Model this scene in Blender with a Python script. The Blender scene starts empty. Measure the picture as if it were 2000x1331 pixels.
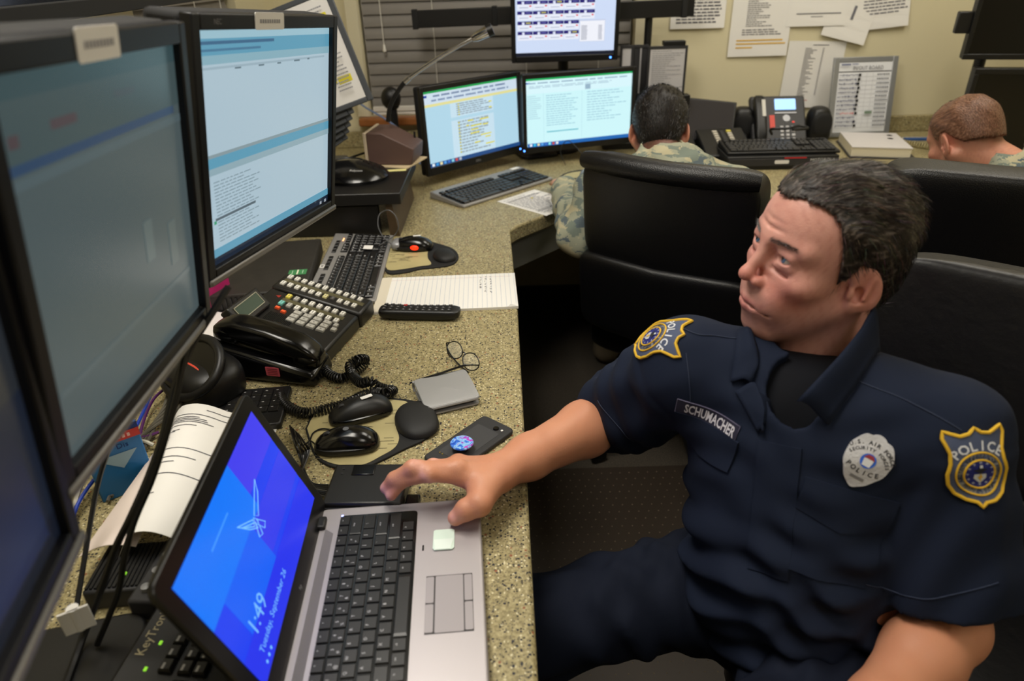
import bpy, bmesh, math, random
import numpy as np
from mathutils import Matrix, Vector
from mathutils.bvhtree import BVHTree
random.seed(7); np.random.seed(7)
SC = bpy.context.scene
COL = SC.collection
PI = math.pi

# ---------------------------------------------------------------- camera
FPX = 1333.0; PITCH = math.radians(28.9); ROLL = math.radians(1.7); CAMH = 1.471
_cp, _sp, _cr, _sr = math.cos(PITCH), math.sin(PITCH), math.cos(ROLL), math.sin(ROLL)
FWD = Vector((0, _cp, -_sp)); _up0 = Vector((0, _sp, _cp)); _rt0 = Vector((1, 0, 0))
RT = _rt0*_cr - _up0*_sr; UPV = _up0*_cr + _rt0*_sr
CAMP = Vector((0, 0, CAMH))
cd = bpy.data.cameras.new('camera'); cam = bpy.data.objects.new('camera', cd); COL.objects.link(cam)
m = Matrix((RT, UPV, -FWD)).transposed().to_4x4(); m.translation = CAMP; cam.matrix_world = m
cd.sensor_width = 36; cd.lens = 36*FPX/2000; cd.clip_start = .02
cd.dof.use_dof = True; cd.dof.focus_distance = 1.3; cd.dof.aperture_fstop = 3.5
SC.camera = cam
# ---------------------------------------------------------------- world, light, exposure
w = bpy.data.worlds.new('world'); SC.world = w; w.use_nodes = True
w.node_tree.nodes['Background'].inputs[0].default_value = (.5, .55, .6, 1)
w.node_tree.nodes['Background'].inputs[1].default_value = .02
SC.view_settings.view_transform = 'Standard'; SC.view_settings.look = 'None'
SC.view_settings.exposure = 0.0; SC.view_settings.gamma = 1.0; SC.view_settings.use_curve_mapping = False
CEIL = 2.6
TROFFERS = [(-.42, .98, 25), (.75, 2.3, 9.5), (1.75, 2.2, 9), (.75, -.5, 6)]
for i, (x, y, e) in enumerate(TROFFERS):
    ld = bpy.data.lights.new('ceiling_light_tube', 'AREA'); ld.shape = 'RECTANGLE'; ld.size = .52; ld.size_y = 1.05
    ld.energy = e; ld.color = (1, .95, .86)
    lo = bpy.data.objects.new('ceiling_light_tube', ld); COL.objects.link(lo); lo.location = (x, y, CEIL-.03)

def pz(px, py, z=.74):
    d = RT*((px-1000)/FPX) + UPV*((665.5-py)/FPX) + FWD
    return CAMP + d*((z-CAMH)/d.z)
def py_(px, py, y):
    d = RT*((px-1000)/FPX) + UPV*((665.5-py)/FPX) + FWD
    return CAMP + d*(y/d.y)
def pd(px, py, dep):
    return CAMP + (RT*((px-1000)/FPX) + UPV*((665.5-py)/FPX) + FWD)*dep

# ---------------------------------------------------------------- helpers
def s2l(c): 
    c /= 255.0
    return c/12.92 if c <= .04045 else ((c+.055)/1.055)**2.4
def rgb(r, g, b): return (s2l(r), s2l(g), s2l(b), 1.0)
MATS = {}
def mat(name, col=(128,128,128), rough=.5, metal=0, bump=None, var=None, emit=0, spec=.5, coat=0, sss=0, alpha=1, trans=0):
    if name in MATS: return MATS[name]
    m = bpy.data.materials.new(name); m.use_nodes = True; nt = m.node_tree; b = nt.nodes['Principled BSDF']
    c = rgb(*col); b.inputs['Base Color'].default_value = c
    b.inputs['Roughness'].default_value = rough; b.inputs['Metallic'].default_value = metal
    b.inputs['Specular IOR Level'].default_value = spec; b.inputs['Coat Weight'].default_value = coat
    if sss: b.inputs['Subsurface Weight'].default_value = sss; b.inputs['Subsurface Radius'].default_value = (.01,.004,.002)
    if alpha < 1: b.inputs['Alpha'].default_value = alpha
    if trans: b.inputs['Transmission Weight'].default_value = trans
    if emit: b.inputs['Emission Color'].default_value = c; b.inputs['Emission Strength'].default_value = emit
    tc = nt.nodes.new('ShaderNodeTexCoord')
    if bump:
        kind, sc, st = bump
        t = nt.nodes.new({'n':'ShaderNodeTexNoise','v':'ShaderNodeTexVoronoi'}[kind]); t.inputs['Scale'].default_value = sc
        if kind == 'n': t.inputs['Detail'].default_value = 4
        bp = nt.nodes.new('ShaderNodeBump'); bp.inputs['Strength'].default_value = st; bp.inputs['Distance'].default_value = .002
        nt.links.new(tc.outputs['Object'], t.inputs['Vector']); nt.links.new(t.outputs[0], bp.inputs['Height']); nt.links.new(bp.outputs[0], b.inputs['Normal'])
    if var:
        sc, amt = var
        t = nt.nodes.new('ShaderNodeTexNoise'); t.inputs['Scale'].default_value = sc; t.inputs['Detail'].default_value = 5
        mx = nt.nodes.new('ShaderNodeMix'); mx.data_type = 'RGBA'
        mx.inputs[6].default_value = tuple(v*(1-amt) for v in c[:3])+(1,); mx.inputs[7].default_value = tuple(min(1,v*(1+amt)) for v in c[:3])+(1,)
        nt.links.new(tc.outputs['Object'], t.inputs['Vector']); nt.links.new(t.outputs[0], mx.inputs[0]); nt.links.new(mx.outputs[2], b.inputs['Base Color'])
    MATS[name] = m; return m
def colmat(name, rough=.5, emit=0, spec=.5, bump=None, sss=0, coat=0):
    """material whose colour is the mesh's own colour attribute (print, screen picture, skin tone)"""
    if name in MATS: return MATS[name]
    m = mat(name, (128,128,128), rough, 0, bump, None, 0, spec, coat, sss); nt = m.node_tree; b = nt.nodes['Principled BSDF']
    a = nt.nodes.new('ShaderNodeVertexColor'); a.layer_name = 'Col'
    if emit:
        b.inputs['Base Color'].default_value = (.01,.01,.012,1)
        nt.links.new(a.outputs[0], b.inputs['Emission Color']); b.inputs['Emission Strength'].default_value = emit
    else: nt.links.new(a.outputs[0], b.inputs['Base Color'])
    return m
def ramp(nt, src, stops, interp='LINEAR'):
    r = nt.nodes.new('ShaderNodeValToRGB'); r.color_ramp.interpolation = interp
    while len(r.color_ramp.elements) < len(stops): r.color_ramp.elements.new(.5)
    for e, (p, c) in zip(r.color_ramp.elements, stops): e.position = p; e.color = c
    nt.links.new(src, r.inputs[0]); return r

def link(o, parent=None):
    COL.objects.link(o)
    if parent is not None: o.parent = parent
    return o
def tag(o, label=None, cat=None, group=None, kind=None):
    if label: o['label'] = label
    if cat: o['category'] = cat
    if group: o['group'] = group
    if kind: o['kind'] = kind
    return o
def thing(name, label, cat, loc=(0,0,0), rz=0, group=None, M4=None):
    o = bpy.data.objects.new(name, None); o.empty_display_size = .02; COL.objects.link(o)
    if M4 is not None: o.matrix_world = M4
    else: o.location = loc; o.rotation_euler = (0,0,rz)
    return tag(o, label, cat, group)
class MB:
    def __init__(s): s.v=[]; s.f=[]; s.c=[]
    def add(s, vs, fs, col=None, M=None):
        n=len(s.v)
        for p in vs:
            p=Vector(p)
            if M is not None: p = M @ p
            s.v.append((p.x,p.y,p.z)); s.c.append(col if col else (1,1,1,1))
        s.f += [tuple(i+n for i in f) for f in fs]; return s
    def box(s, c, sz, col=None, M=None, taper=1.0, rz=0):
        x,y,z = sz[0]/2, sz[1]/2, sz[2]/2
        vs=[]
        for dz,t in ((-z,1),(z,taper)):
            for dx,dy in ((-x,-y),(x,-y),(x,y),(-x,y)):
                px,py=dx*t,dy*t
                if rz: px,py = px*math.cos(rz)-py*math.sin(rz), px*math.sin(rz)+py*math.cos(rz)
                vs.append((c[0]+px,c[1]+py,c[2]+dz))
        return s.add(vs,[(3,2,1,0),(4,5,6,7),(0,1,5,4),(1,2,6,5),(2,3,7,6),(3,0,4,7)],col,M)
    def quad(s, a,b,c,d, col=None, M=None): return s.add([a,b,c,d],[(0,1,2,3)],col,M)
    def prism(s, poly, z0, z1, col=None, M=None, top=None):
        n=len(poly); top = top or poly
        vs=[(x,y,z0) for x,y in poly]+[(x,y,z1) for x,y in top]
        fs=[tuple(range(n-1,-1,-1)), tuple(range(n,2*n))]+[(i,(i+1)%n,n+(i+1)%n,n+i) for i in range(n)]
        return s.add(vs,fs,col,M)
    def tube(s, pts, r, seg=8, col=None, M=None, closed=False, caps=True):
        pts=[Vector(p) for p in pts]; n=len(pts); vs=[]; fs=[]; up=None
        for i,p in enumerate(pts):
            a=pts[(i-1)%n] if closed or i>0 else p; b=pts[(i+1)%n] if closed or i<n-1 else p
            t=(b-a); t = t.normalized() if t.length>1e-9 else Vector((0,0,1))
            if up is None: up = Vector((0,0,1)) if abs(t.z)<.9 else Vector((1,0,0))
            x=up.cross(t)
            if x.length<1e-6: x=Vector((1,0,0)).cross(t)
            x.normalize(); y=t.cross(x); up=y
            rr = r[i] if isinstance(r,(list,tuple)) else r
            for k in range(seg):
                th=2*PI*k/seg; vs.append(p+x*(math.cos(th)*rr)+y*(math.sin(th)*rr))
        m=n if closed else n-1
        for i in range(m):
            for k in range(seg):
                a=i*seg+k; b=i*seg+(k+1)%seg; c=((i+1)%n)*seg+(k+1)%seg; d=((i+1)%n)*seg+k
                fs.append((a,b,c,d))
        if caps and not closed: fs.append(tuple(range(seg-1,-1,-1))); fs.append(tuple((n-1)*seg+k for k in range(seg)))
        return s.add(vs,fs,col,M)
    def lathe(s, prof, seg=24, col=None, M=None):
        vs=[];fs=[];n=len(prof)
        for k in range(seg):
            th=2*PI*k/seg
            for r,z in prof: vs.append((r*math.cos(th),r*math.sin(th),z))
        for k in range(seg):
            for i in range(n-1):
                a=k*n+i; b=((k+1)%seg)*n+i; fs.append((a,b,b+1,a+1))
        if prof[0][0]>1e-6: fs.append(tuple(k*n for k in range(seg-1,-1,-1)))
        if prof[-1][0]>1e-6: fs.append(tuple(k*n+n-1 for k in range(seg)))
        return s.add(vs,fs,col,M)
    def sup(s, size, e1=.4, e2=.4, nu=24, nv=16, c=(0,0,0), col=None, M=None, fn=None):
        """superellipsoid: e small = boxy, 1 = ellipsoid; fn warps each point"""
        vs=[];fs=[]
        pw=lambda v,e: math.copysign(abs(v)**e,v)
        for j in range(nv+1):
            ph=-PI/2+PI*j/nv
            for i in range(nu):
                th=2*PI*i/nu
                p=Vector((size[0]/2*pw(math.cos(ph),e1)*pw(math.cos(th),e2), size[1]/2*pw(math.cos(ph),e1)*pw(math.sin(th),e2), size[2]/2*pw(math.sin(ph),e1)))
                if fn: p=Vector(fn(p))
                vs.append(p+Vector(c))
        for j in range(nv):
            for i in range(nu):
                a=j*nu+i;b=j*nu+(i+1)%nu; fs.append((a,b,b+nu,a+nu))
        return s.add(vs,fs,col,M)
    def mesh(s, name, mt, smooth=None, colors=False):
        me=bpy.data.meshes.new(name); me.from_pydata(s.v,[],s.f)
        if colors:
            a=me.color_attributes.new('Col','FLOAT_COLOR','POINT'); a.data.foreach_set('color',np.array(s.c,dtype=np.float32).ravel())
        if mt: me.materials.append(mt)
        bm=bmesh.new(); bm.from_mesh(me); bmesh.ops.remove_doubles(bm,verts=bm.verts,dist=1e-7) if smooth=='weld' else None
        if not colors: bmesh.ops.recalc_face_normals(bm,faces=bm.faces)
        bm.to_mesh(me); bm.free()
        if smooth:
            me.polygons.foreach_set('use_smooth',[True]*len(me.polygons)); me.set_sharp_from_angle(angle=math.radians(38))
        return me
    def build(s, name, mt, parent=None, smooth=None, bevel=0, colors=False, seg=2):
        o=bpy.data.objects.new(name, s.mesh(name,mt,smooth,colors)); link(o,parent)
        if bevel:
            b=o.modifiers.new('bevel','BEVEL'); b.width=bevel; b.segments=seg; b.limit_method='ANGLE'; b.angle_limit=math.radians(40)
            if not smooth: o.data.polygons.foreach_set('use_smooth',[True]*len(o.data.polygons)); o.data.set_sharp_from_angle(angle=math.radians(30))
        return o
def box(name, c, sz, mt, parent=None, bevel=0, rz=0, taper=1.0): return MB().box(c,sz,rz=rz,taper=taper).build(name,mt,parent,bevel=bevel)
def inst(src, parent, loc=None, M=None, name=None):
    o=src.copy(); link(o,parent)
    if M is not None: o.matrix_local=M
    elif loc is not None: o.location=loc
    return o
def objm(name, me, parent, loc=(0,0,0), rot=None):
    o=bpy.data.objects.new(name,me); link(o,parent); o.location=loc
    if rot: o.rotation_euler=rot
    return o
def rrect(w,h,r,n=5,cx=0,cy=0):
    out=[]
    for sx,sy,a0 in ((1,-1,-PI/2),(1,1,0),(-1,1,PI/2),(-1,-1,PI)):
        for i in range(n+1):
            a=a0+PI/2*i/n; out.append((cx+sx*(w/2-r)+r*math.cos(a), cy+sy*(h/2-r)+r*math.sin(a)))
    return out
def smoothpath(pts, n=8):
    pts=[Vector(p) for p in pts]; out=[]
    for i in range(len(pts)-1):
        p0=pts[max(i-1,0)];p1=pts[i];p2=pts[i+1];p3=pts[min(i+2,len(pts)-1)]
        for k in range(n):
            t=k/n; out.append(.5*((2*p1)+(p2-p0)*t+(2*p0-5*p1+4*p2-p3)*t*t+(3*p1-p0-3*p2+p3)*t**3))
    out.append(pts[-1]); return out
_tc={}
def text_geo(s, bold=0):
    """flat outline geometry of a word in the built-in font, 1 unit high, centred on x"""
    if (s,bold) in _tc: return _tc[(s,bold)]
    cu=bpy.data.curves.new('t','FONT'); cu.body=s; cu.align_x='CENTER'; cu.align_y='CENTER'; cu.resolution_u=2; cu.offset=bold
    o=bpy.data.objects.new('t',cu); COL.objects.link(o); dg=bpy.context.evaluated_depsgraph_get(); me=o.evaluated_get(dg).to_mesh()
    g=([tuple(v.co) for v in me.vertices],[tuple(p.vertices) for p in me.polygons]); o.evaluated_get(dg).to_mesh_clear()
    bpy.data.objects.remove(o); bpy.data.curves.remove(cu); _tc[(s,bold)]=g; return g
def put_text(mb, s, size, M, col, sx=1.0):
    vs,fs=text_geo(s); return mb.add([(x*size*sx,y*size,0) for x,y,z in vs],fs,col,M)
def frame(o, x, y, z):  # matrix from origin and three axes
    m=Matrix((Vector(x),Vector(y),Vector(z))).transposed().to_4x4(); m.translation=Vector(o); return m
def TR(x,y,z): return Matrix.Translation((x,y,z))
RX=lambda a: Matrix.Rotation(a,4,'X'); RY=lambda a: Matrix.Rotation(a,4,'Y'); RZ=lambda a: Matrix.Rotation(a,4,'Z')
# ================================================================ materials of the room
def m_counter():
    m=bpy.data.materials.new('speckled_counter'); m.use_nodes=True; nt=m.node_tree; b=nt.nodes['Principled BSDF']
    tc=nt.nodes.new('ShaderNodeTexCoord')
    def vor(sc,seed):
        mp=nt.nodes.new('ShaderNodeMapping'); mp.inputs['Location'].default_value=(seed,seed*.7,0); nt.links.new(tc.outputs['Object'],mp.inputs[0])
        v=nt.nodes.new('ShaderNodeTexVoronoi'); v.inputs['Scale'].default_value=sc; nt.links.new(mp.outputs[0],v.inputs['Vector']); return v
    n=nt.nodes.new('ShaderNodeTexNoise'); n.inputs['Scale'].default_value=240; n.inputs['Detail'].default_value=3; nt.links.new(tc.outputs['Object'],n.inputs['Vector'])
    base=ramp(nt,n.outputs[0],[(.25,rgb(108,99,70)),(.5,rgb(156,144,104)),(.75,rgb(188,175,134))])
    out=base.outputs[0]
    for sc,seed,th,colr in ((270,0,.16,rgb(34,32,30)),(250,3.1,.13,rgb(214,204,168)),(380,7.7,.17,rgb(88,84,74)),(190,11.3,.04,rgb(140,86,58)),(200,5.3,.11,rgb(40,40,46))):
        v=vor(sc,seed); sep=nt.nodes.new('ShaderNodeSeparateColor'); nt.links.new(v.outputs['Color'],sep.inputs[0])
        lt=nt.nodes.new('ShaderNodeMath'); lt.operation='LESS_THAN'; lt.inputs[1].default_value=th; nt.links.new(sep.outputs[0],lt.inputs[0])
        l2=nt.nodes.new('ShaderNodeMath'); l2.operation='LESS_THAN'; l2.inputs[1].default_value=.42; nt.links.new(v.outputs['Distance'],l2.inputs[0])
        mu=nt.nodes.new('ShaderNodeMath'); mu.operation='MULTIPLY'; nt.links.new(lt.outputs[0],mu.inputs[0]); nt.links.new(l2.outputs[0],mu.inputs[1])
        mx=nt.nodes.new('ShaderNodeMix'); mx.data_type='RGBA'; mx.inputs[7].default_value=colr; nt.links.new(mu.outputs[0],mx.inputs[0]); nt.links.new(out,mx.inputs[6]); out=mx.outputs[2]
    nt.links.new(out,b.inputs['Base Color']); b.inputs['Roughness'].default_value=.42; b.inputs['Specular IOR Level'].default_value=.35
    return m
COUNTER=m_counter()
WALL=mat('beige_wall',(214,205,172),.85,0,('n',160,.08),(1.2,.04))
CEILM=mat('ceiling_tile',(225,222,212),.9,0,('n',90,.3))
TRIMM=mat('cream_trim',(214,206,178),.6)
DARKPANEL=mat('grey_panel',(136,136,130),.6,0,('n',200,.1))
BLACKP=mat('black_plastic',(14,14,15),.42,0,('n',900,.05))
BLACKG=mat('black_gloss',(9,9,10),.18)
BLACKM=mat('black_matte',(16,16,17),.75)
CHAR=mat('charcoal_plastic',(44,44,47),.5)
GREYP=mat('grey_plastic',(96,98,102),.45)
SILVER=mat('silver_plastic',(150,151,155),.38,.35)
ALU=mat('brushed_aluminium',(176,170,172),.42,.55,('n',500,.02))
CHROME=mat('chrome',(200,200,205),.15,1.0)
PAPER=mat('white_paper',(232,230,226),.8,0,('n',60,.03))
PRINT=colmat('ink_print',.8)
SCREEN=colmat('lit_screen',.25,emit=1.0)
def m_carpet():
    m=mat('carpet',(58,52,46),.95,0,('n',700,.9)); nt=m.node_tree; b=nt.nodes['Principled BSDF']; tc=[n for n in nt.nodes if n.type=='TEX_COORD'][0]
    n=nt.nodes.new('ShaderNodeTexNoise'); n.inputs['Scale'].default_value=420; n.inputs['Detail'].default_value=2; nt.links.new(tc.outputs['Object'],n.inputs['Vector'])
    r=ramp(nt,n.outputs[0],[(.35,rgb(34,31,29)),(.5,rgb(62,56,48)),(.64,rgb(104,94,78))]); nt.links.new(r.outputs[0],b.inputs['Base Color']); return m
CARPET=m_carpet()
# ================================================================ room shell
XL,XR,YB,YF=-.97,2.35,3.25,-2.2
def struct(name,mb,mt,parent=None,bevel=0):
    o=mb.build(name,mt,parent,bevel=bevel); 
    if parent is None: o['kind']='structure'
    return o
struct('floor',MB().box(((XL+XR)/2,(YB+YF)/2,-.05),(XR-XL+.4,YB-YF+.4,.1)),CARPET)
struct('ceiling',MB().box(((XL+XR)/2,(YB+YF)/2,CEIL+.05),(XR-XL+.4,YB-YF+.4,.1)),CEILM)
struct('wall_right',MB().box((XR+.05,(YB+YF)/2,CEIL/2),(.1,YB-YF+.2,CEIL)),WALL)
struct('wall_front',MB().box(((XL+XR)/2,YF-.05,CEIL/2),(XR-XL+.4,.1,CEIL)),WALL)
WX0,WX1,WZ0,WZ1=-.615,.57,.875,2.05
b=MB()
for x0,x1,z0,z1 in ((XL-.1,WX0,0,CEIL),(WX1,XR+.1,0,CEIL),(WX0,WX1,0,WZ0),(WX0,WX1,WZ1,CEIL)): b.box(((x0+x1)/2,YB+.06,(z0+z1)/2),(x1-x0,.12,z1-z0))
struct('wall_back',b,WALL)
VY0,VY1,VZ0=2.0,2.78,1.16
b=MB()
for y0,y1,z0,z1 in ((YF,VY0,0,CEIL),(VY1,YB+.1,0,CEIL),(VY0,VY1,0,VZ0),(VY0,VY1,2.05,CEIL)): b.box((XL-.06,(y0+y1)/2,(z0+z1)/2),(.12,y1-y0,z1-z0))
struct('wall_left',b,WALL)
# windows: dark glass at night behind closed blinds
GLASS=mat('night_glass',(20,24,30),.05)
SLAT=mat('blind_slat_grey',(128,123,117),.55)
WHITEP=mat('white_plastic',(225,222,214),.5)
WOOD=mat('varnished_sill',(150,92,48),.4,0,None,(30,.25))
def window(n,a,bq,z0,z1,axis):
    t=tag(bpy.data.objects.new('window_%d'%n,None),kind='structure'); COL.objects.link(t)
    cx=(a+bq)/2; L=bq-a
    def bb(name,u,z,du,dz,dep,off,mt):
        if axis=='x': box(name,(u,YB+off,z),(du,dep,dz),mt,t,.002)
        else: box(name,(XL-off,u,z),(dep,du,dz),mt,t,.002)
    bb('pane',cx,(z0+z1)/2,L,z1-z0,.006,.10,GLASS)
    bb('frame_rail',cx,z0+.012,L,.024,.03,.085,WHITEP); bb('frame_rail',cx,z1-.012,L,.024,.03,.085,WHITEP)
    bb('frame_stile',a+.012,(z0+z1)/2,.024,z1-z0-.05,.03,.085,WHITEP); bb('frame_stile',bq-.012,(z0+z1)/2,.024,z1-z0-.05,.03,.085,WHITEP); bb('frame_stile',cx,(z0+z1)/2,.03,z1-z0-.05,.03,.085,WHITEP)
    return t
window(1,WX0,WX1,WZ0,WZ1,'x'); window(2,VY0,VY1,VZ0,2.05,'y')
struct('trim_1',MB().box(((WX0+WX1)/2,YB-.015,WZ0-.018),(WX1-WX0+.10,.09,.035)),WOOD,bevel=.008)
for k,x in enumerate((WX0-.03,WX1+.03)): struct('trim_%d'%(k+2),MB().box((x,YB-.008,(WZ0+WZ1)/2),(.055,.016,WZ1-WZ0)),TRIMM,bevel=.003)
def blind(label,a,bq,z0,z1,axis,pitch,cords):
    t=thing('window_blind',label,'blind',group='closed window blinds')
    L=bq-a-.02; me=None; tilt=math.radians(76)
    b=MB(); n=5
    for sgn in (1,-1):
        pass
    prof=[]; wd=pitch*1.22
    for i in range(n+1):
        u=(i/n-.5)*wd; prof.append((u,.0035*(1-(2*u/wd)**2)))
    vs=[];fs=[]
    for x in (-L/2,L/2):
        for off in (0,-.0025):
            for u,h in prof: vs.append((x,u,h+off))
    k=n+1
    for i in range(n):
        fs+=[(i,i+1,2*k+i+1,2*k+i),(k+i,3*k+i,3*k+i+1,k+i+1)]
    fs+=[(0,2*k,3*k,k),(n,k+n,3*k+n,2*k+n),tuple(range(k))+tuple(range(2*k-1,k-1,-1)),tuple(range(2*k,3*k))+tuple(range(4*k-1,3*k-1,-1))]
    b.add(vs,fs); me=b.mesh('slat',SLAT,True)
    z=z0+.06; cx=(a+bq)/2
    base=RZ(0) if axis=='x' else RZ(PI/2)
    pos=(lambda z,o=0: (cx,YB+.03+o,z)) if axis=='x' else (lambda z,o=0: (XL-.03-o,cx,z))
    while z<z1-.06:
        o=bpy.data.objects.new('slat',me); link(o,t); o.matrix_world=TR(*pos(z))@base@RX(tilt+random.uniform(-.05,.05)+ (PI if axis=='y' else 0)); z+=pitch
    def part(name,u,z,du,dz,dep,mt,off=0):
        if axis=='x': return box(name,(u,YB+.03+off,z),(du,dep,dz),mt,t,.003)
        return box(name,(XL-.03-off,u,z),(dep,du,dz),mt,t,.003)
    part('bottom_rail',cx,z0+.028,L,.022,.05,WHITEP); part('spare_slat_stack',cx,z0+.008,L,.012,.052,WHITEP); part('head_rail',cx,z1-.03,L,.05,.05,WHITEP)
    for u in cords:
        if axis=='x': c=MB().tube([(u,YB-.004,z1-.05),(u,YB-.004,z0+.02)],.0016,6)
        else: c=MB().tube([(XL+.004,u,z1-.05),(XL+.004,u,z0+.02)],.0016,6)
        c.build('ladder_cord',WHITEP,t)
    return t
bl=blind('wide grey slatted blind behind the two lit desktop monitors',WX0,WX1,WZ0,WZ1,'x',.0485,(-.30,.1,.42))
p=py_(752,95,YB-.02)
MB().tube([(p.x-.006,YB-.012,1.9),(p.x-.004,YB-.014,p.z+.02)],.002,6).build('pull_cord',WHITEP,bl)
MB().lathe([(.001,.02),(.005,.012),(.008,-.012),(.004,-.016)],10,M=TR(p.x-.004,YB-.014,p.z)).build('cord_tassel',WHITEP,bl,True)
blind('grey blind with white cords at upper left behind the tall monitor',VY0,VY1,VZ0,2.05,'y',.0485,(2.14,2.17,2.4,2.62))
# ================================================================ ceiling lights (real fixtures around the lamps)
LENS=mat('light_lens',(255,246,228),.5,emit=2.5)
for i,(x,y,e) in enumerate(TROFFERS):
    t=thing('ceiling_light',['rectangular ceiling light panel above the desk monitors','rectangular ceiling light panel above the middle of the room','rectangular ceiling light panel near the far right corner','rectangular ceiling light panel above the police officer'][i],'ceiling light',(x,y,CEIL),group='ceiling lights')
    f=MB()
    for dx,dy,sx,sy in ((-.29,0,.03,1.14),(.29,0,.03,1.14),(0,-.555,.55,.03),(0,.555,.55,.03)): f.box((dx,dy,-.012),(sx,sy,.024))
    f.build('frame',WHITEP,t)
    MB().box((0,0,-.008),(.54,1.07,.008)).build('diffuser',LENS,t)
# ================================================================ counter
EX=.016
top=[(XL+.003,-.6),(EX+.006,-.6),(EX,1.49),(.004,2.04),(.03,2.085),(.225,2.285),(.262,2.304),(1.58,2.30),(1.66,2.22),(1.66,.75),(XR-.003,.75),(XR-.003,YB-.003),(XL+.003,YB-.003)]
t=thing('countertop','speckled tan counter running along the desks under the monitors','counter')
MB().prism(top,.688,.74).build('worktop',COUNTER,t,bevel=.007,seg=3)
MB().box(((XL+XR)/2,YB-.016,.776),(XR-XL-.008,.024,.072)).build('backsplash',COUNTER,t,bevel=.004)
MB().box((XL+.016,(YB-.64)/2,.776),(.024,YB+.55,.072)).build('backsplash',COUNTER,t,bevel=.004)
ins=[(-.06,-.6),(-.06,2.06),(.22,2.36),(1.70,2.36),(1.70,.8)]
ap=MB()
for a,bq in zip(ins[:-1],ins[1:]):
    a=Vector(a);d=Vector(bq)-a; ap.box(((a.x+bq[0])/2,(a.y+bq[1])/2,.63),(d.length,.02,.115),rz=math.atan2(d.y,d.x))
ap.build('apron',DARKPANEL,t)
for k,(x,y) in enumerate(((-.5,-.55),(-.5,.35),(-.5,2.6),(.8,2.8),(2.0,.85))):
    box('support_panel',(x,y,.344),(.8 if x<0 else (.04 if x<1 else .6),.04 if x!=.8 else .7,.688),DARKPANEL,t)
# chair mat with studs
p=(.66,1.02); MATM=mat('clear_vinyl_mat',(54,46,38),.5,0,None,(4,.15),spec=.35)
t=thing('chair_mat','brownish plastic chair mat with rows of studs on the floor','chair mat',(p[0],p[1],0))
MB().prism(rrect(1.35,1.5,.06),0,.004).build('sheet',MATM,t,bevel=.0015)
st=MB(); 
for i in range(44):
    for j in range(49):
        x=-.65+i*.03+(.015 if j%2 else 0); y=-.72+j*.03
        st.add([(x-.0016,y-.0016,.004),(x+.0016,y-.0016,.004),(x+.0016,y+.0016,.004),(x-.0016,y+.0016,.004),(x,y,.0062)],[(0,1,4),(1,2,4),(2,3,4),(3,0,4)])
tag(st.build('studs',mat('stud',(120,108,90),.35),t),kind='stuff')
# ================================================================ monitors and prints
def pic(mb, w, h, rects, y0=0.0, flat=False, step=.00015):
    """coloured rectangles (u0,v0,u1,v1,colour, v from the top) laid as layers on a w x h panel facing -Y (or +Z when flat)"""
    for i,(u0,v0,u1,v1,c) in enumerate(rects):
        xs=((u0-.5)*w,(u1-.5)*w); zs=((.5-v1)*h,(.5-v0)*h); d=y0+step*i*.25+(.0 if i==0 else step)
        c=rgb(*c) if len(c)==3 else c
        if flat: mb.quad((xs[0],zs[0],d),(xs[1],zs[0],d),(xs[1],zs[1],d),(xs[0],zs[1],d),c)
        else: mb.quad((xs[0],-d,zs[0]),(xs[1],-d,zs[0]),(xs[1],-d,zs[1]),(xs[0],-d,zs[1]),c)
    return mb
def tlines(u0,u1,v0,v1,n,col,fill=.55,lo=.5,seed=0,indent=0):
    rnd=random.Random(seed); out=[]; s=(v1-v0)/n
    for i in range(n):
        L=rnd.uniform(lo,1); a=u0+indent*rnd.choice((0,0,1)); x=a
        while x<a+(u1-a)*L:
            wd=rnd.uniform(.03,.09)*(u1-u0)/.6; out.append((x,v0+i*s,min(x+wd,u1),v0+i*s+s*fill,col)); x+=wd+.012*(u1-u0)/.6
    return out
def face_matrix(c, yaw, tilt, roll=0):
    u=Vector((math.cos(yaw),math.sin(yaw),0)); n=Vector((math.sin(yaw),-math.cos(yaw),0)); v=Vector((0,0,1))*math.cos(tilt)-n*math.sin(tilt)
    u2=u*math.cos(roll)+v*math.sin(roll); v2=v*math.cos(roll)-u*math.sin(roll); return frame(c,u2,v2.cross(u2),v2)
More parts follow.
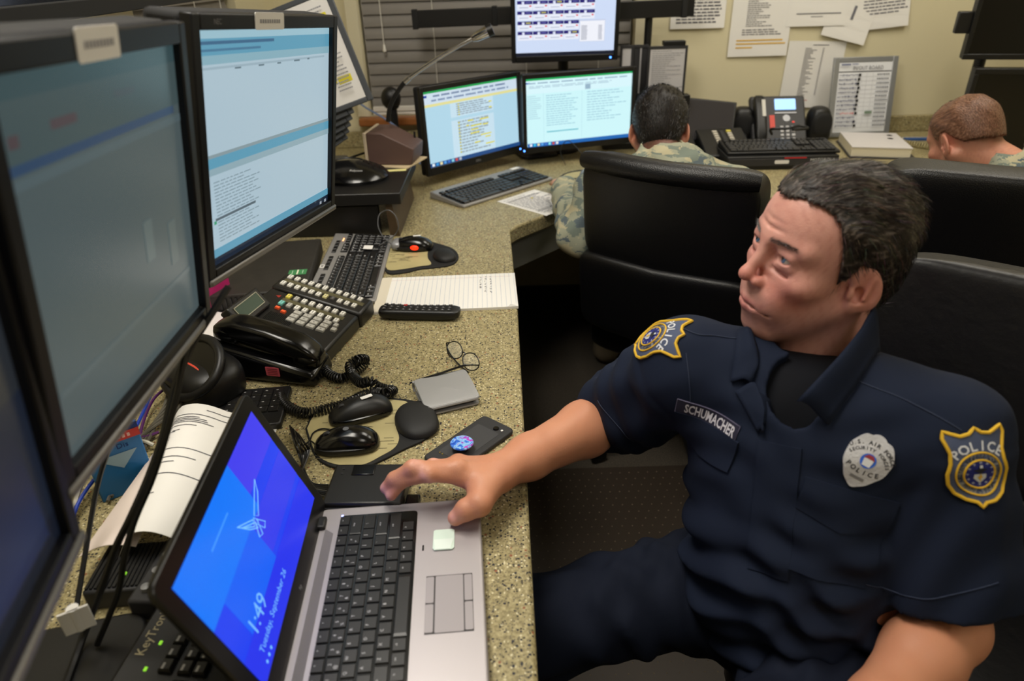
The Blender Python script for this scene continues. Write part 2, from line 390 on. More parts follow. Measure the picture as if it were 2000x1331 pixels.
def monitor(label, c, yaw, tilt, roll, w, h, bz, depth, rects, base, group, bezelmat, stripmat=None, neck=None, led=None, logo=None, basefoot=(.16,.14), emat=None, arm=False, lab=None):
    c=Vector(c); base=Vector(base); M=TR(*-base)@face_matrix(c,yaw,tilt,roll)
    t=thing('computer_monitor',label,'monitor',base,group=group)
    bl,bt,bb=bz; W=w+2*bl; H=h+bt+bb; zc=(bt-bb)/2
    def part(name,mb,mt,**k):
        o=mb.build(name,mt,t,**k); o.matrix_local=M; return o
    part('housing',MB().box((0,depth/2+.006,zc),(W,depth,H)).box((0,depth+.02,zc-.01),(W*.6,.03,H*.6)),mat('housing_black',(9,9,12),.8),bevel=.008)
    f=MB(); 
    for x0,x1,z0,z1 in ((-W/2,-w/2,-h/2-bb,h/2+bt),(w/2,W/2,-h/2-bb,h/2+bt),(-w/2,w/2,h/2,h/2+bt),(-w/2,w/2,-h/2-bb,-h/2)): f.box(((x0+x1)/2,0,(z0+z1)/2),(x1-x0,.016,z1-z0))
    part('bezel',f,bezelmat,bevel=.002)
    if stripmat: part('bottom_lip',MB().box((0,-.0085,-h/2-bb+.006),(W,.006,.010)),stripmat,bevel=.003)
    part('screen',pic(MB(),w,h,rects,-.001),emat or SCREEN,colors=True)
    if led: part('power_light',MB().box((led,-.0085,-h/2-bb/2),(.006,.002,.006)),mat('blue_led',(70,130,255),.3,emit=6))
    if logo:
        g=MB(); put_text(g,logo[0],logo[1],TR(logo[2],-.0084,logo[3])@RX(PI/2),rgb(130,130,134)); part('brand_print',g,PRINT,colors=True)
    if lab:
        x,z,lw,lh=lab; g=part('name_sticker',MB().prism(rrect(lw,lh,.003),0,.0008,M=TR(x,-.0082,z)@RX(PI/2)),PAPER)
        q=MB()
        for k in range(9): q.box((x-lw*.32+k*lw*.08,-.0093,z),(lw*.05,.0003,lh*.22),rgb(150,150,155))
        part('sticker_print',q,PRINT,colors=True)
    # stand: foot, column and mounting plate
    back=(M@Vector((0,depth+.03,-.02)))
    nx,ny=(neck or (back.x,back.y))
    MB().prism(rrect(basefoot[0],basefoot[1],.03),0,.014).build('stand_foot',BLACKP,t,bevel=.004).rotation_euler=(0,0,yaw)
    MB().box((0,0,(back.z+.03)/2),(.06,.035,back.z+.03),rz=yaw).build('stand_column',CHAR,t,bevel=.004)
    MB().tube([(0,0,back.z),(back.x,back.y,back.z)],.022,10).build('mount_arm',CHAR,t,True)
    return t
NECB=mat('monitor_bezel_navy_black',(10,11,17),.4,spec=.35)
LIP=mat('monitor_lip_grey',(122,120,118),.35,.3)
lt=(168,190,202); teal=(92,152,178); pale=(188,206,214); tx=(98,118,128)
rc=[(0,0,1,1,lt),(0,0,1,.035,(150,186,200)),(0,.035,1,.10,teal),(.03,.045,.5,.058,(60,100,132)),(.03,.075,.4,.085,(70,116,146)),(0,.10,1,.135,(132,170,184)),(.02,.145,.95,.155,(150,172,184)),
 (.22,.155,.26,.162,tx),(.38,.155,.42,.162,tx),(.52,.155,.55,.162,tx),(.66,.152,.71,.16,tx),(.78,.15,.80,.158,tx),
 (0,.50,1,.515,(132,150,156)),(0,.515,1,.56,teal),(0,.56,1,.59,(140,166,176)),(.0,.6,.02,.93,(190,210,218)),
 (0,.925,1,.965,teal),(0,.965,1,1,(20,34,52))]
rc+=tlines(.05,.36,.62,.90,19,(128,148,158),.35,.6,4)+[(.03,.775,.30,.787,(86,100,108)),(.02,.785,.035,.80,(60,150,110)),(.88,.972,.9,.99,(150,160,170)),(.93,.972,.95,.99,(150,160,170))]
monitor('dark-framed monitor showing a pale blue records window, left of the document holder',(-.353,1.079,1.25),math.radians(79.85),math.radians(-8.35),math.radians(-4.1),.406,.301,(.017,.019,.022),.05,rc,(-.82,1.02,.74),'row of monitors on the left counter',NECB,LIP,lab=(-.03,.161,.085,.022),logo=('NEC',.009,-.165,.160))
gr=(70,82,84)
rb=[(0,0,1,1,gr),(0,0,1,.06,(50,70,74)),(0,.06,1,.2,(60,75,77)),(.05,.135,.09,.165,(70,60,63)),(.22,.125,.34,.15,(70,60,64)),(.55,.1,.68,.12,(62,72,76)),(0,.2,.95,.225,(42,64,90)),(0,.235,1,.26,(74,88,92)),(.05,.8,.95,.82,(76,88,90)),(.62,.52,.68,.66,(82,95,95)),(.8,.58,.86,.74,(80,92,92))]
monitor('large dark-framed monitor with a dim grey-green window, nearest the officer',(-.358,.614,1.263),math.radians(92.8),math.radians(-8),math.radians(-1.9),.325,.303,(.017,.021,.022),.05,rb,(-.84,.62,.74),'row of monitors on the left counter',NECB,LIP,lab=(-.018,.163,.072,.026))
ra=[(0,0,1,1,(34,38,43)),(0,.55,1,1,(22,29,42)),(0,.92,1,1,(15,21,33))]
monitor('monitor cut off by the lower left corner with a grey-blue screen',(-.318,.262,1.232),math.radians(103),math.radians(-6),math.radians(-2),.33,.30,(.017,.021,.022),.05,ra,(-.56,.44,.74),'row of monitors on the left counter',NECB,LIP,basefoot=(.30,.24))  # black stand foot widened and shifted here to darken the lower left counter
# large black display overhead at upper left
a=pd(0,56,.95); bq=pd(385,2,1.75); d=(bq-a); yaw=math.atan2(d.y,d.x)
L=1.25; c0=(a+bq)/2
t=thing('wall_display','large black switched-off display along the top left corner','display',(c0.x,c0.y,c0.z),yaw)
ph=.70; TL=RX(math.radians(6))
def tp(name,mb,mt,**k):
    o=mb.build(name,mt,t,**k); o.matrix_local=TL; return o
tp('housing',MB().box((0,.035,ph/2),(L,.06,ph)),MATS['housing_black'],bevel=.006)
tp('bezel',MB().box((0,0,.014),(L,.012,.028)).box((0,0,ph-.014),(L,.012,.028)).box((-L/2+.012,0,ph/2),(.024,.012,ph-.056)).box((L/2-.012,0,ph/2),(.024,.012,ph-.056)),BLACKM,bevel=.002)
tp('screen',MB().box((0,.003,ph/2),(L-.048,.006,ph-.056)),mat('dark_screen',(22,27,36),.12))
MB().tube([(0,.07,.35),(-.0,.40,.40)],.03,10).build('wall_arm',BLACKP,t,True)
# ================================================================ laptop
LM=frame((-.165,.615,.74),(math.cos(math.radians(93.65)),math.sin(math.radians(93.65)),0),(-math.sin(math.radians(93.65)),math.cos(math.radians(93.65)),0),(0,0,1))
lap=thing('laptop','open silver laptop with a bright blue lock screen by the counter edge','laptop',M4=LM)
MB().prism(rrect(.338,.240,.014),.004,.0245).build('base',ALU,lap,bevel=.004,seg=3)
MB().prism(rrect(.330,.232,.012),0.0,.005).build('underside',BLACKP,lap)
MB().prism(rrect(.300,.112,.006,cx=0,cy=.0285),.0244,.0250).build('key_well',BLACKG,lap)
MB().prism([(-.115,.0915),(.115,.0915),(.125,.104),(-.125,.104)],.0244,.0252).build('speaker_grille',mat('lap_grille',(140,136,138),.6,.3,('n',2500,.6)),lap)
KEYM=mat('black_key',(24,23,23),.38)
_km={}
def keymesh(w,d,h=.0022,tp=.90,mt=None,r=.0):
    k=(round(w,5),round(d,5),h,tp,(mt or KEYM).name)
    if k not in _km:
        g=MB(); g.prism([(-w/2,-d/2),(w/2,-d/2),(w/2,d/2),(-w/2,d/2)],0,h*.6); x,y=w/2,d/2; x2,y2=x*tp,y*tp
        g.v[4:8]=[(-x*.98,-y*.98,h*.6),(x*.98,-y*.98,h*.6),(x*.98,y*.98,h*.6),(-x*.98,y*.98,h*.6)]
        n=len(g.v); g.v+=[(-x2,-y2,h),(x2,-y2,h),(x2,y2,h),(-x2,y2,h)]; g.c+=[(1,1,1,1)]*4; g.f.pop(1); g.f+=[(4,5,n+1,n),(5,6,n+2,n+1),(6,7,n+3,n+2),(7,4,n,n+3),(n,n+1,n+2,n+3)]
        _km[k]=g.mesh('key',mt or KEYM)
    return _km[k]
def keyrows(parent, rows, x0, y0, unit, rowh, gap, z, h=.0022, legend=None, lsize=.0042, lcol=(205,205,205), mt=None, tp=.9, stagger=None):
    """rows of (legend, width in units); returns nothing, keys are parts of the parent"""
    for r,(dy,row) in enumerate(rows):
        x=x0
        for lg,wd in row:
            if lg is not None:
                kw=wd*unit-gap; rh=rowh*(.62 if dy=='half' else 1)-gap; yy=y0-r*rowh if dy is None or dy=='half' else dy
                objm('key',keymesh(kw,rh,h,tp,mt),parent,(x+wd*unit/2,yy,z))
                if legend is not None and lg:
                    for q,ch in enumerate(lg.split('|')):
                        put_text(legend,ch,lsize if len(ch)<2 else lsize*.62,TR(x+wd*unit/2-(kw*.22 if len(lg)>1 and '|' in lg and q==1 else (-kw*.0 if len(lg)>1 else kw*.18)),yy+(rh*.2 if q==0 else -rh*.2),z+h+.0001),rgb(*lcol))
            x+=wd*unit
FR=[('esc',1.0)]+[('f%d'%i,1.0) for i in range(1,13)]+[('prt',1),('del',1)]
R1=[('`|~',1)]+[('%s|%s'%(a,b_),1) for a,b_ in zip('1234567890-=','!@#$%^&*()_+')]+[('bksp',2.0)]
R2=[('tab',1.5)]+[(q,1) for q in 'QWERTYUIOP[]']+[('\\',1.5)]
R3=[('caps',1.75)]+[(q,1) for q in 'ASDFGHJKL;\'']+[('enter',2.25)]
R4=[('shift',2.25)]+[(q,1) for q in 'ZXCVBNM,./']+[('shift',2.75)]
R5=[('ctrl',1.0),('fn',1),('win',1),('alt',1.0),('',5.0),('alt',1),('ctrl',1),('<',1),('^',1),('>',1)]
lg=MB(); u=.2955/15
keyrows(lap,[(None,FR)],-.1478,.0775,u,.0168,.0022,.0250,.0018,lg,.0042)
keyrows(lap,[(None,R1),(None,R2),(None,R3),(None,R4),(None,R5)],-.1478,.0598,u,.0188,.0024,.0250,.0018,lg,.0056)
o=lg.build('key_legends',PRINT,lap,colors=True)
TP=mat('touchpad',(158,152,154),.5,.3)
MB().prism(rrect(.088,.036,.002,cx=-.022,cy=-.0745),.0244,.0249).build('touchpad',TP,lap)
for cx in (-.044,0): 
    MB().prism(rrect(.042,.010,.002,cx=cx,cy=-.0495),.0244,.0252).build('touchpad_button',TP,lap)
    MB().prism(rrect(.042,.010,.002,cx=cx,cy=-.099),.0244,.0252).build('touchpad_button',TP,lap)
g=MB().box((-.022,-.0745,.02445),(.0905,.0605,.0002)); g.build('touchpad_gap',mat('dark_gap',(60,57,58),.7),lap)
MB().box((.074,-.038,.0247),(.0022,.010,.0008),rz=PI/2).build('status_slot',BLACKG,lap)
MB().box((.150,.083,.0248),(.003,.003,.001)).build('power_light',mat('blue_led_small',(150,160,255),.3,emit=3),lap)
for x in (.135,-.135): MB().box((x,.112,.023),(.024,.016,.016)).build('hinge',BLACKP,lap,bevel=.003)
lid=frame((.012,.119,.020),(1,0,0),(0,math.cos(math.radians(20)),-math.sin(math.radians(20))),(0,math.sin(math.radians(20)),math.cos(math.radians(20))))
def lp(name,mb,mt,**k):
    o=mb.build(name,mt,lap,**k); o.matrix_local=lid; return o
MB_lid=MB().prism(rrect(.342,.222,.014,cy=.111),0,.008,M=RX(PI/2)); lp('lid',MB_lid,mat('lid_black',(16,16,18),.3),bevel=.002)
bl_=(22,62,240); br=(4,118,250); pu=(66,62,238)
rs=[(0,0,1,1,bl_),(0,0,.62,.42,br),(.62,0,1,.3,pu),(.12,.42,.5,.75,(10,96,246)),(.5,.42,1,.7,(48,60,236)),(0,.75,1,1,(34,50,236)),(.24,.16,.44,.175,(60,150,255))]
g=pic(MB(),.300,.169,rs,.0085)
sc_c=rgb(120,190,255)
def spoly(pts,wd=.0014,closed=True):
    pp=[(x,-.0092,z) for x,z in pts]; g.tube(pp,wd*.5,4,sc_c,closed=closed)
Wg=[[(-.004,.012),(-.040,.034),(-.030,.022),(-.010,.004)],[(-.034,.026),(-.004,.006),(-.006,-.003),(-.022,.010)],[(.004,.012),(.058,.036),(.046,.022),(.012,.004)],[(-.003,.006),(-.016,-.012),(-.006,-.016),(.0,-.004)],[(.003,.006),(.016,-.012),(.006,-.016),(.0,-.004)],[(0,.012),(.005,.004),(0,-.004),(-.005,.004)]]
for q in Wg: spoly([(x*.85+.012,z*.85+.006) for x,z in q])
put_text(g,'1:49',.030,TR(-.088,-.0093,-.040)@RX(PI/2),sc_c); put_text(g,'Tuesday, September 26',.0125,TR(-.063,-.0093,-.063)@RX(PI/2),sc_c)
for i in range(3): g.lathe([(.0001,0),(.0022,0)],8,sc_c,TR(-.125+i*.009,-.0093,-.076)@RX(PI/2))
o=lp('screen',g,SCREEN,colors=True); o.matrix_local=lid@TR(0,0,.116)
g=MB(); put_text(g,'hp',.008,RX(PI/2),rgb(150,150,155)); o=lp('brand_print',g,PRINT,colors=True); o.matrix_local=lid@TR(0,-.0083,.014)
# pale sticky note on the palm rest
c0=LM@Vector((.086,-.066,.0257))
t=thing('sticky_note','small pale mint paper label on the laptop palm rest','sticky note',c0,math.radians(93))
MB().prism([(-.0195,-.012),(-.016,-.0155),(.017,-.0155),(.019,-.012),(.019,.011),(.017,.014),(-.016,.0145),(-.0195,.012)],0,.0009).build('note_sheet',mat('mint_paper',(214,232,218),.7),t)
o=MB().prism([(-.019,-.010),(.0,-.0145),(.0,.0135),(-.019,.011)],.0009,.0016).build('folded_half',mat('mint_paper_pale',(228,240,230),.7),t)
# ================================================================ desk telephone
def phone_frame(c,yaw): return frame(c,(math.cos(yaw),math.sin(yaw),0),(-math.sin(yaw),math.cos(yaw),0),(0,0,1))
PM=phone_frame((-.470,1.352,.74),math.radians(76.5))
ph=thing('desk_telephone','black multi-line desk telephone with white keys, beside the legal pad','telephone',M4=PM)
PHB=mat('phone_black',(20,19,18),.38,0,('n',1200,.08))
slope=math.atan2(.055,.21)
def wedge(x0,x1,y0,y1,zf,zb): return MB().add([(x0,y0,0),(x1,y0,0),(x1,y1,0),(x0,y1,0),(x0,y0,zf),(x1,y0,zf),(x1,y1,zb),(x0,y1,zb)],[(3,2,1,0),(4,5,6,7),(0,1,5,4),(1,2,6,5),(2,3,7,6),(3,0,4,7)])
wedge(-.155,.078,-.105,.105,.034,.089).build('body',PHB,ph,bevel=.006)
wedge(.081,.158,-.108,.108,.036,.092).build('key_module',PHB,ph,bevel=.006)
DK=TR(0,0,.0615)@RX(slope)   # deck frame: origin at the middle of the sloped top
def dk(x,y,z=0): return DK@TR(x,y,z)
BUT=mat('white_button',(226,224,216),.45); GB=mat('grey_button',(176,174,166),.45)
def btn(x,y,w,d,mt,h=.005,label=None):
    o=objm('button',keymesh(w,d,h,.86,mt),ph); o.matrix_local=dk(x,y,h*0)
    return o
leg=MB()
for cx in (.141,.106):
    for k in range(11):
        yy=.094-k*.0178; mt=BUT
        if cx==.106 and k==6: mt=mat('cream_button',(214,206,150),.45)
        if cx==.106 and k==7: mt=mat('dark_button',(70,68,66),.45)
        o=btn(cx,yy,.0155,.0105,mt); o.matrix_local=dk(cx,yy,.0015)
        leg.box((0,0,0),(.0085,.0016,.0002),rgb(120,120,120),dk(cx,yy,.0068))
MB().box((0,0,.0022),(.014,.20,.0012)).build('label_strip',mat('label_strip',(84,80,58),.25),ph).matrix_local=dk(.1235,0,0)
for cx in (.061,.027):
    for k in range(8):
        yy=.055-k*.0188; mt=BUT
        if k==0: mt=mat('yellow_button',(226,212,96),.45) if cx==.061 else mat('cyan_button',(120,196,186),.45)
        if k==1: mt=GB
        btn(cx,yy,.0155,.0105,mt)
        leg.box((0,0,0),(.0085,.0016,.0002),rgb(120,120,120),dk(cx,yy,.0053))
MB().box((0,0,.0006),(.014,.15,.0012)).build('label_strip',MATS['label_strip'],ph).matrix_local=dk(.044,-.012,0)
for yy,xx in ((.052,.004),(.034,-.004)): btn(xx,yy,.008,.011,mat('orange_button',(232,92,48),.45))
for r in range(3):
    for q in range(4):
        btn(.008-r*.0165,.006-q*.0235,.0125,.018,GB)
        put_text(leg,'123456789*0#'[r+q*3 if r+q*3<12 else 0],.0065,dk(.008-r*.0165,.006-q*.0235,.0053),rgb(60,60,60))
btn(.008,-.085,.0125,.010,GB); btn(-.010,-.088,.0125,.012,GB)
leg.build('button_print',PRINT,ph,colors=True)
for k in range(17): MB().box((0,0,.0012),(.072,.0016,.0024)).build('grille_rib',PHB,ph).matrix_local=dk(-.050,.058-k*.0036,0)
MB().add([(-.006,-.004,0),(.006,-.004,0),(0,.007,0)],[(0,1,2)]).build('message_lamp',mat('red_lamp',(150,44,36),.3),ph).matrix_local=dk(.052,.076,.0006)
# raised display
D2=DK@TR(-.052,.094,.012)@RX(math.radians(38))
MB().box((0,0,0),(.112,.050,.026)).build('display_hood',PHB,ph,bevel=.004).matrix_local=D2
MB().box((0,.002,.0135),(.082,.026,.002)).build('lcd',mat('lcd_green',(62,78,70),.15),ph).matrix_local=D2
g=MB()
for x0,x1,y0,y1 in ((-.043,.043,-.013,-.0112),(-.043,.043,.0152,.017),(-.043,-.0412,-.013,.017),(.0412,.043,-.013,.017)): g.box(((x0+x1)/2,(y0+y1)/2,.0142),(x1-x0,y1-y0,.0022))
g.build('lcd_frame',mat('lcd_frame',(150,148,128),.4),ph).matrix_local=D2
# handset and its cradle on the phone's left
MB().add([(-.182,-.125,.004),(-.098,-.125,.004),(-.098,.098,.004),(-.182,.098,.004),(-.178,-.12,.030),(-.10,-.12,.040),(-.10,.092,.086),(-.178,.092,.074)],[(3,2,1,0),(4,5,6,7),(0,1,5,4),(1,2,6,5),(2,3,7,6),(3,0,4,7)]).build('cradle',BLACKG,ph,bevel=.008)
HS=DK@TR(-.137,-.008,.022)
def hw(p):
    t=p.y/.115; return (p.x*(1-.10*abs(t)), p.y, p.z+.010*(1-t*t)-(.012*abs(t)**4))
MB().sup((.058,.232,.040),.45,.35,20,24,fn=hw).sup((.056,.060,.032),.5,.6,18,10,c=(0,-.086,-.012)).sup((.056,.060,.032),.5,.6,18,10,c=(0,.086,-.012)).build('handset',BLACKG,ph,True).matrix_local=HS
g=MB().prism(rrect(.030,.020,.002),0,.0006); o=g.build('pink_sticker',mat('pink_sticker',(206,86,104),.5),ph); o.matrix_local=frame((-.1818,-.035,.032),(0,-1,0),(0,0,1),(-1,0,0))
g=MB()
for k in range(4): g.box((0,.006-k*.004,.0009),(.022,.0012,.0003))
o=g.build('sticker_print',mat('maroon_ink',(120,30,44),.6),ph); o.matrix_local=frame((-.1818,-.035,.032),(0,-1,0),(0,0,1),(-1,0,0))
# coiled cord
path=[pz(x,y,z) for x,y,z in ((632,722,.752),(648,738,.748),(672,742,.748),(700,726,.750),(716,708,.758),(700,706,.772),(684,718,.766),(690,738,.758),(706,752,.762),(724,748,.770),(736,758,.760),(752,764,.750),(768,766,.748),(752,772,.758),(730,770,.750),(706,778,.748),(680,792,.748),(650,800,.748),(620,808,.748),(590,810,.748),(566,800,.748),(552,786,.748),(548,776,.748))]
sp=smoothpath(path,14); acc=[0]
for a,bq in zip(sp[:-1],sp[1:]): acc.append(acc[-1]+(bq-a).length)
hel=[]; pitch=.0058; N=int(acc[-1]/pitch*9); j=0; up=None
for i in range(N+1):
    s=acc[-1]*i/N
    while j<len(acc)-2 and acc[j+1]<s: j+=1
    tt=(s-acc[j])/max(1e-9,acc[j+1]-acc[j]); p=sp[j].lerp(sp[j+1],tt); d=(sp[j+1]-sp[j]).normalized()
    x=Vector((0,0,1)).cross(d); x.normalize(); y=d.cross(x); th=2*PI*s/pitch; hel.append(p+Vector((0,0,.004))+(x*math.cos(th)+y*math.sin(th))*.0088)
CORDM=mat('cord_black',(16,16,17),.3)
tag(MB().tube(hel,.0021,5).build('coiled_cord',CORDM,None,True),'black coiled handset cord tangled between the telephone and the mouse pad','cord')
# ================================================================ keyboards
NUMF=[('esc',1),(None,.5)]+[('f%d'%i,1) for i in range(1,13)]
def full_keyboard(name,label,M4,L,D,frame_mat,strip=0.0,h=.020,leds=None,group=None,key_h=.006,kmat=None,legends=True,extras=True):
    """full-size keyboard: body, main block, navigation block, keypad; local X right, Y away from the user"""
    t=thing(name,label,'keyboard',M4=M4,group=group)
    sl=math.radians(4); K=RX(sl)
    g=MB().add([(-L/2,-D/2,0),(L/2,-D/2,0),(L/2,D/2,0),(-L/2,D/2,0),(-L/2,-D/2,h*.55),(L/2,-D/2,h*.55),(L/2,D/2,h*1.25),(-L/2,D/2,h*1.25)],[(3,2,1,0),(4,5,6,7),(0,1,5,4),(1,2,6,5),(2,3,7,6),(3,0,4,7)])
    g.build('body',frame_mat,t,bevel=.004)
    zt=lambda y: h*.55+(y+D/2)/D*h*.7
    u=(L-.030)/22.6; x0=-L/2+.012; d=D-strip-.014; rh=d/6.35; y1=D/2-strip-.006-rh/2
    lg=MB() if legends else None
    def row(lst,x,y,hh=rh):
        for lab,wd in lst:
            if lab is not None:
                o=objm('key',keymesh(wd*u-.0016,hh-.0016,key_h,.78,kmat),t,(x+wd*u/2,y,zt(y)))
                if lg is not None and lab: 
                    tx=lab.split('|')[0]; lg.box((0,0,0),(.0026*min(3,len(tx)),.0030,.0001),rgb(170,170,170),TR(x+wd*u/2-wd*u*.15,y+hh*.12,zt(y)+key_h+.0002))
            x+=wd*u
        return x
    row(NUMF,x0,y1); ys=[y1-rh*1.32-k*rh for k in range(5)]
    for lst,y in zip((R1,R2,R3,R4),ys): row([(a,wd*(15/15)) for a,wd in lst],x0,y)
    row([('ctrl',1.5),('win',1.2),('alt',1.3),('',6),('alt',1.3),('win',1.1),('menu',1.1),('ctrl',1.5)],x0,ys[4])
    xn=x0+15.35*u
    row([('prt',1),('scr',1),('brk',1)],xn,y1); row([('ins',1),('hom',1),('pgu',1)],xn,ys[0]); row([('del',1),('end',1),('pgd',1)],xn,ys[1]); row([(None,1),('^',1)],xn,ys[3]); row([('<',1),('v',1),('>',1)],xn,ys[4])
    xp=x0+18.65*u
    for k,lst in enumerate(((('num',1),('/',1),('*',1),('-',1)),(('7',1),('8',1),('9',1),('+',1)),(('4',1),('5',1),('6',1),('+',1)),(('1',1),('2',1),('3',1),('en',1)),(('0',2),('.',1),('en',1)))): row(lst,xp,ys[k])
    if extras: row([('',1),('',1),('',1),('',1)],xp,y1,rh*.7)
    if lg is not None: lg.build('key_legends',PRINT,t,colors=True)
    return t,zt,K
SLV=mat('keyboard_silver',(146,144,142),.42,.25)
KM=frame((-.432,1.762,.74),(math.cos(math.radians(92.6)),math.sin(math.radians(92.6)),0),(-math.sin(math.radians(92.6)),math.cos(math.radians(92.6)),0),(0,0,1))
kb,zt,K=full_keyboard('keyboard','black and silver keyboard beside the legal pad and telephone',KM,.470,.176,SLV,strip=.034,leds=1)
MB().prism(rrect(.455,.098,.005,cy=-.010),.0,.0012,M=TR(0,-.012,.0168)@RX(math.radians(4.2))).build('key_bed',BLACKP,kb)
for k in range(14):
    if k in (4,9): continue
    objm('media_key',keymesh(.019,.012,.003,.85),kb,(-.17+k*.025,.066,zt(.066)+.0002))
MB().prism(rrect(.022,.012,.001),0,.0006).build('barcode_sticker',PAPER,kb).matrix_local=TR(-.03,.079,zt(.079)+.0004)@RX(math.radians(4.5))
g=MB()
for k in range(6): g.box((-.006+k*.0024,0,.0008),(.001,.007,.0002))
g.build('barcode_print',mat('black_ink',(40,40,42),.8),kb).matrix_local=TR(-.03,.079,zt(.079)+.0004)@RX(math.radians(4.5))
for k in range(3): MB().box((.170+k*.008,.054,zt(.054)+.0008),(.004,.003,.0016)).build('indicator_light',mat('amber_led',(255,170,110),.3,emit=3),kb)
MB().prism(rrect(.028,.026,.001),0,.0010).build('white_label',PAPER,kb).matrix_local=TR(.105,-.028,zt(-.028)+.0062)@RX(math.radians(4.5))
# ================================================================ mouse pads and mice
GEL=mat('gel_rest_black',(13,13,14),.62,0,('n',1500,.1))
def pad_paper_mat():
    m=mat('worn_pad_paper',(176,164,118),.6,0,None,(14,.28)); return m
def mouse_pad(label,outline,paper,rest,rsize,rang,rects=(),group='mouse pads with wrist rests'):
    """pad traced as points on the counter: rubber base, worn paper face, gel wrist rest"""
    W_=[pz(x,y) for x,y in outline]; c=sum(W_,Vector())/len(W_)
    t=thing('mouse_pad',label,'mouse pad',(c.x,c.y,.74),group=group)
    loop=lambda pts: [((p-c).x,(p-c).y) for p in smoothpath([pz(x,y) for x,y in pts+pts[:1]],4)[:-1]]
    MB().prism(loop(outline),0,.005).build('rubber_base',BLACKM,t,bevel=.0015)
    MB().prism(loop(paper),.005,.0056).build('face_sheet',pad_paper_mat(),t)
    if rects:
        pr=MB()
        for (x,y,l,hh) in rects: pr.box((x,y,.0058),(l,hh,.0002),rgb(92,86,62))
        pr.build('face_print',PRINT,t,colors=True)
    r=pz(*rest)-c
    def gw(p): return (p.x*(1-.22*(p.y/(rsize[1]*.5))**2 if p.x<0 else 1), p.y, p.z if p.z>0 else p.z*.2)
    MB().sup((rsize[0],rsize[1],.036),.8,.75,28,14,fn=gw,M=TR(r.x,r.y,.006)@RZ(rang)).build('wrist_rest',GEL,t,True)
    return t
def fr(c,ang): return frame(c,(math.cos(ang),math.sin(ang),0),(-math.sin(ang),math.cos(ang),0),(0,0,1))
rnd=random.Random(3)
def scrib(n,x0,x1,y0,y1): 
    return [(rnd.uniform(x0,x1),rnd.uniform(y0,y1),rnd.uniform(.006,.03),.0012) for _ in range(n)]
mouse_pad('mouse pad under the red-lit mouse beside the silver keyboard',[(750,505),(758,480),(800,466),(850,477),(884,488),(896,504),(884,519),(850,525),(820,528),(790,535),(755,535)],[(754,505),(762,483),(800,470),(842,481),(836,495),(836,508),(842,520),(818,524),(790,529),(757,530)],(868,506),(.062,.088),math.radians(20),scrib(30,-.10,-.02,-.04,.04))
mouse_pad('worn mouse pad under two black mice between wallet and laptop',[(597,842),(618,806),(675,788),(740,781),(800,785),(836,800),(854,824),(848,846),(825,865),(790,881),(750,901),(705,919),(650,916),(615,893)],[(601,842),(621,810),(676,792),(738,785),(788,788),(796,794),(780,802),(772,818),(774,840),(780,860),(772,879),(745,896),(705,914),(652,911),(618,890)],(814,828),(.078,.112),math.radians(16),scrib(46,-.10,.04,-.08,.06))
def mouse(label,M4,L,Wd,H,top,bottom,group,glow=False,lab=False,logo=False,buttons=True):
    t=thing('computer_mouse',label,'mouse',M4=M4,group=group)
    def w(p):
        x=p.x/(L/2); z=p.z
        if z<0: z*=.12
        else: z*= (1-.30*max(0,-x)**1.6-.12*max(0,x)**2)
        return (p.x,p.y*(1-.10*math.cos(x*1.4)+.04*x),z)
    MB().sup((L,Wd,H*2),.85,.72,32,18,fn=w,c=(0,0,.004)).build('shell',top,t,True)
    MB().sup((L*.99,Wd*.985,.016),.5,.72,28,8,c=(0,0,.008)).build('skirt',bottom,t,True)
    MB().lathe([(.0001,.0032),(.006,.003),(.0075,.0015),(.0075,-.0015),(.006,-.003),(.0001,-.0032)],14,M=TR(-L*.27,0,H*.80)@RX(PI/2)).build('scroll_wheel',CHAR,t,True)
    if lab:
        o=MB().prism(rrect(.022,.009,.002),0,.0008).build('white_label',PAPER,t); o.matrix_local=TR(L*.12,-.002 if not glow else .004,H+.0046)@RZ(.2)
    if glow:
        o=MB().sup((.024,.008,.014),.9,.9,14,10).build('red_light_window',mat('red_glow',(255,40,10),.3,emit=2.2),t,True); o.matrix_local=TR(.012,-Wd*.455,.013)
    if logo:
        g=MB().lathe([(.0001,.0004),(.0052,.0004),(.0052,0)],16); o=g.build('logo_disc',GREYP,t); o.matrix_local=TR(L*.02,0,H+.0042)
    return t
mouse('black and silver mouse glowing red underneath',fr((-.283,1.892,.746),math.radians(-6)),.122,.066,.033,BLACKG,BLACKP,'computer mice',True,True)
o=[q for q in bpy.data.objects if q.name.startswith('computer_mouse')][-1]
MB().sup((.034,.056,.030),.8,.6,20,10,c=(-.044,0,.013)).build('silver_nose',SILVER,o,True)
mouse('black mouse with a white label, upper of the two beside the wallet',fr((-.283,1.043,.746),math.radians(22)),.118,.062,.034,BLACKP,BLACKG,'computer mice',False,True)
mouse('glossy black mouse with round logo, lower of the two on the worn pad',fr((-.290,.950,.746),math.radians(4)),.112,.062,.034,BLACKG,BLACKP,'computer mice',False,False,True)
def cable(label,pts,r,mt,n=10,seg=7,name='cable',group=None,cat='cable'):
    return tag(MB().tube(smoothpath(pts,n),r,seg).build(name,mt,None,True),label,cat,group)
cable('thin grey mouse cable looping up behind the red-lit mouse',[pz(775,488,.755),pz(765,478,.76),pz(748,462,.78),pz(738,440,.80),pz(742,418,.82),pz(760,411,.83),pz(774,425,.81),pz(778,445,.78),pz(768,462,.757),pz(740,480,.775)],.0016,mat('grey_cable',(84,84,86),.4))
cable('thin black mouse cable curving over the pad from the upper mouse',[pz(655,842,.752),pz(630,838,.748),pz(612,846,.748),pz(604,862,.747),pz(590,870,.745),pz(575,862,.745)],.0015,CORDM)
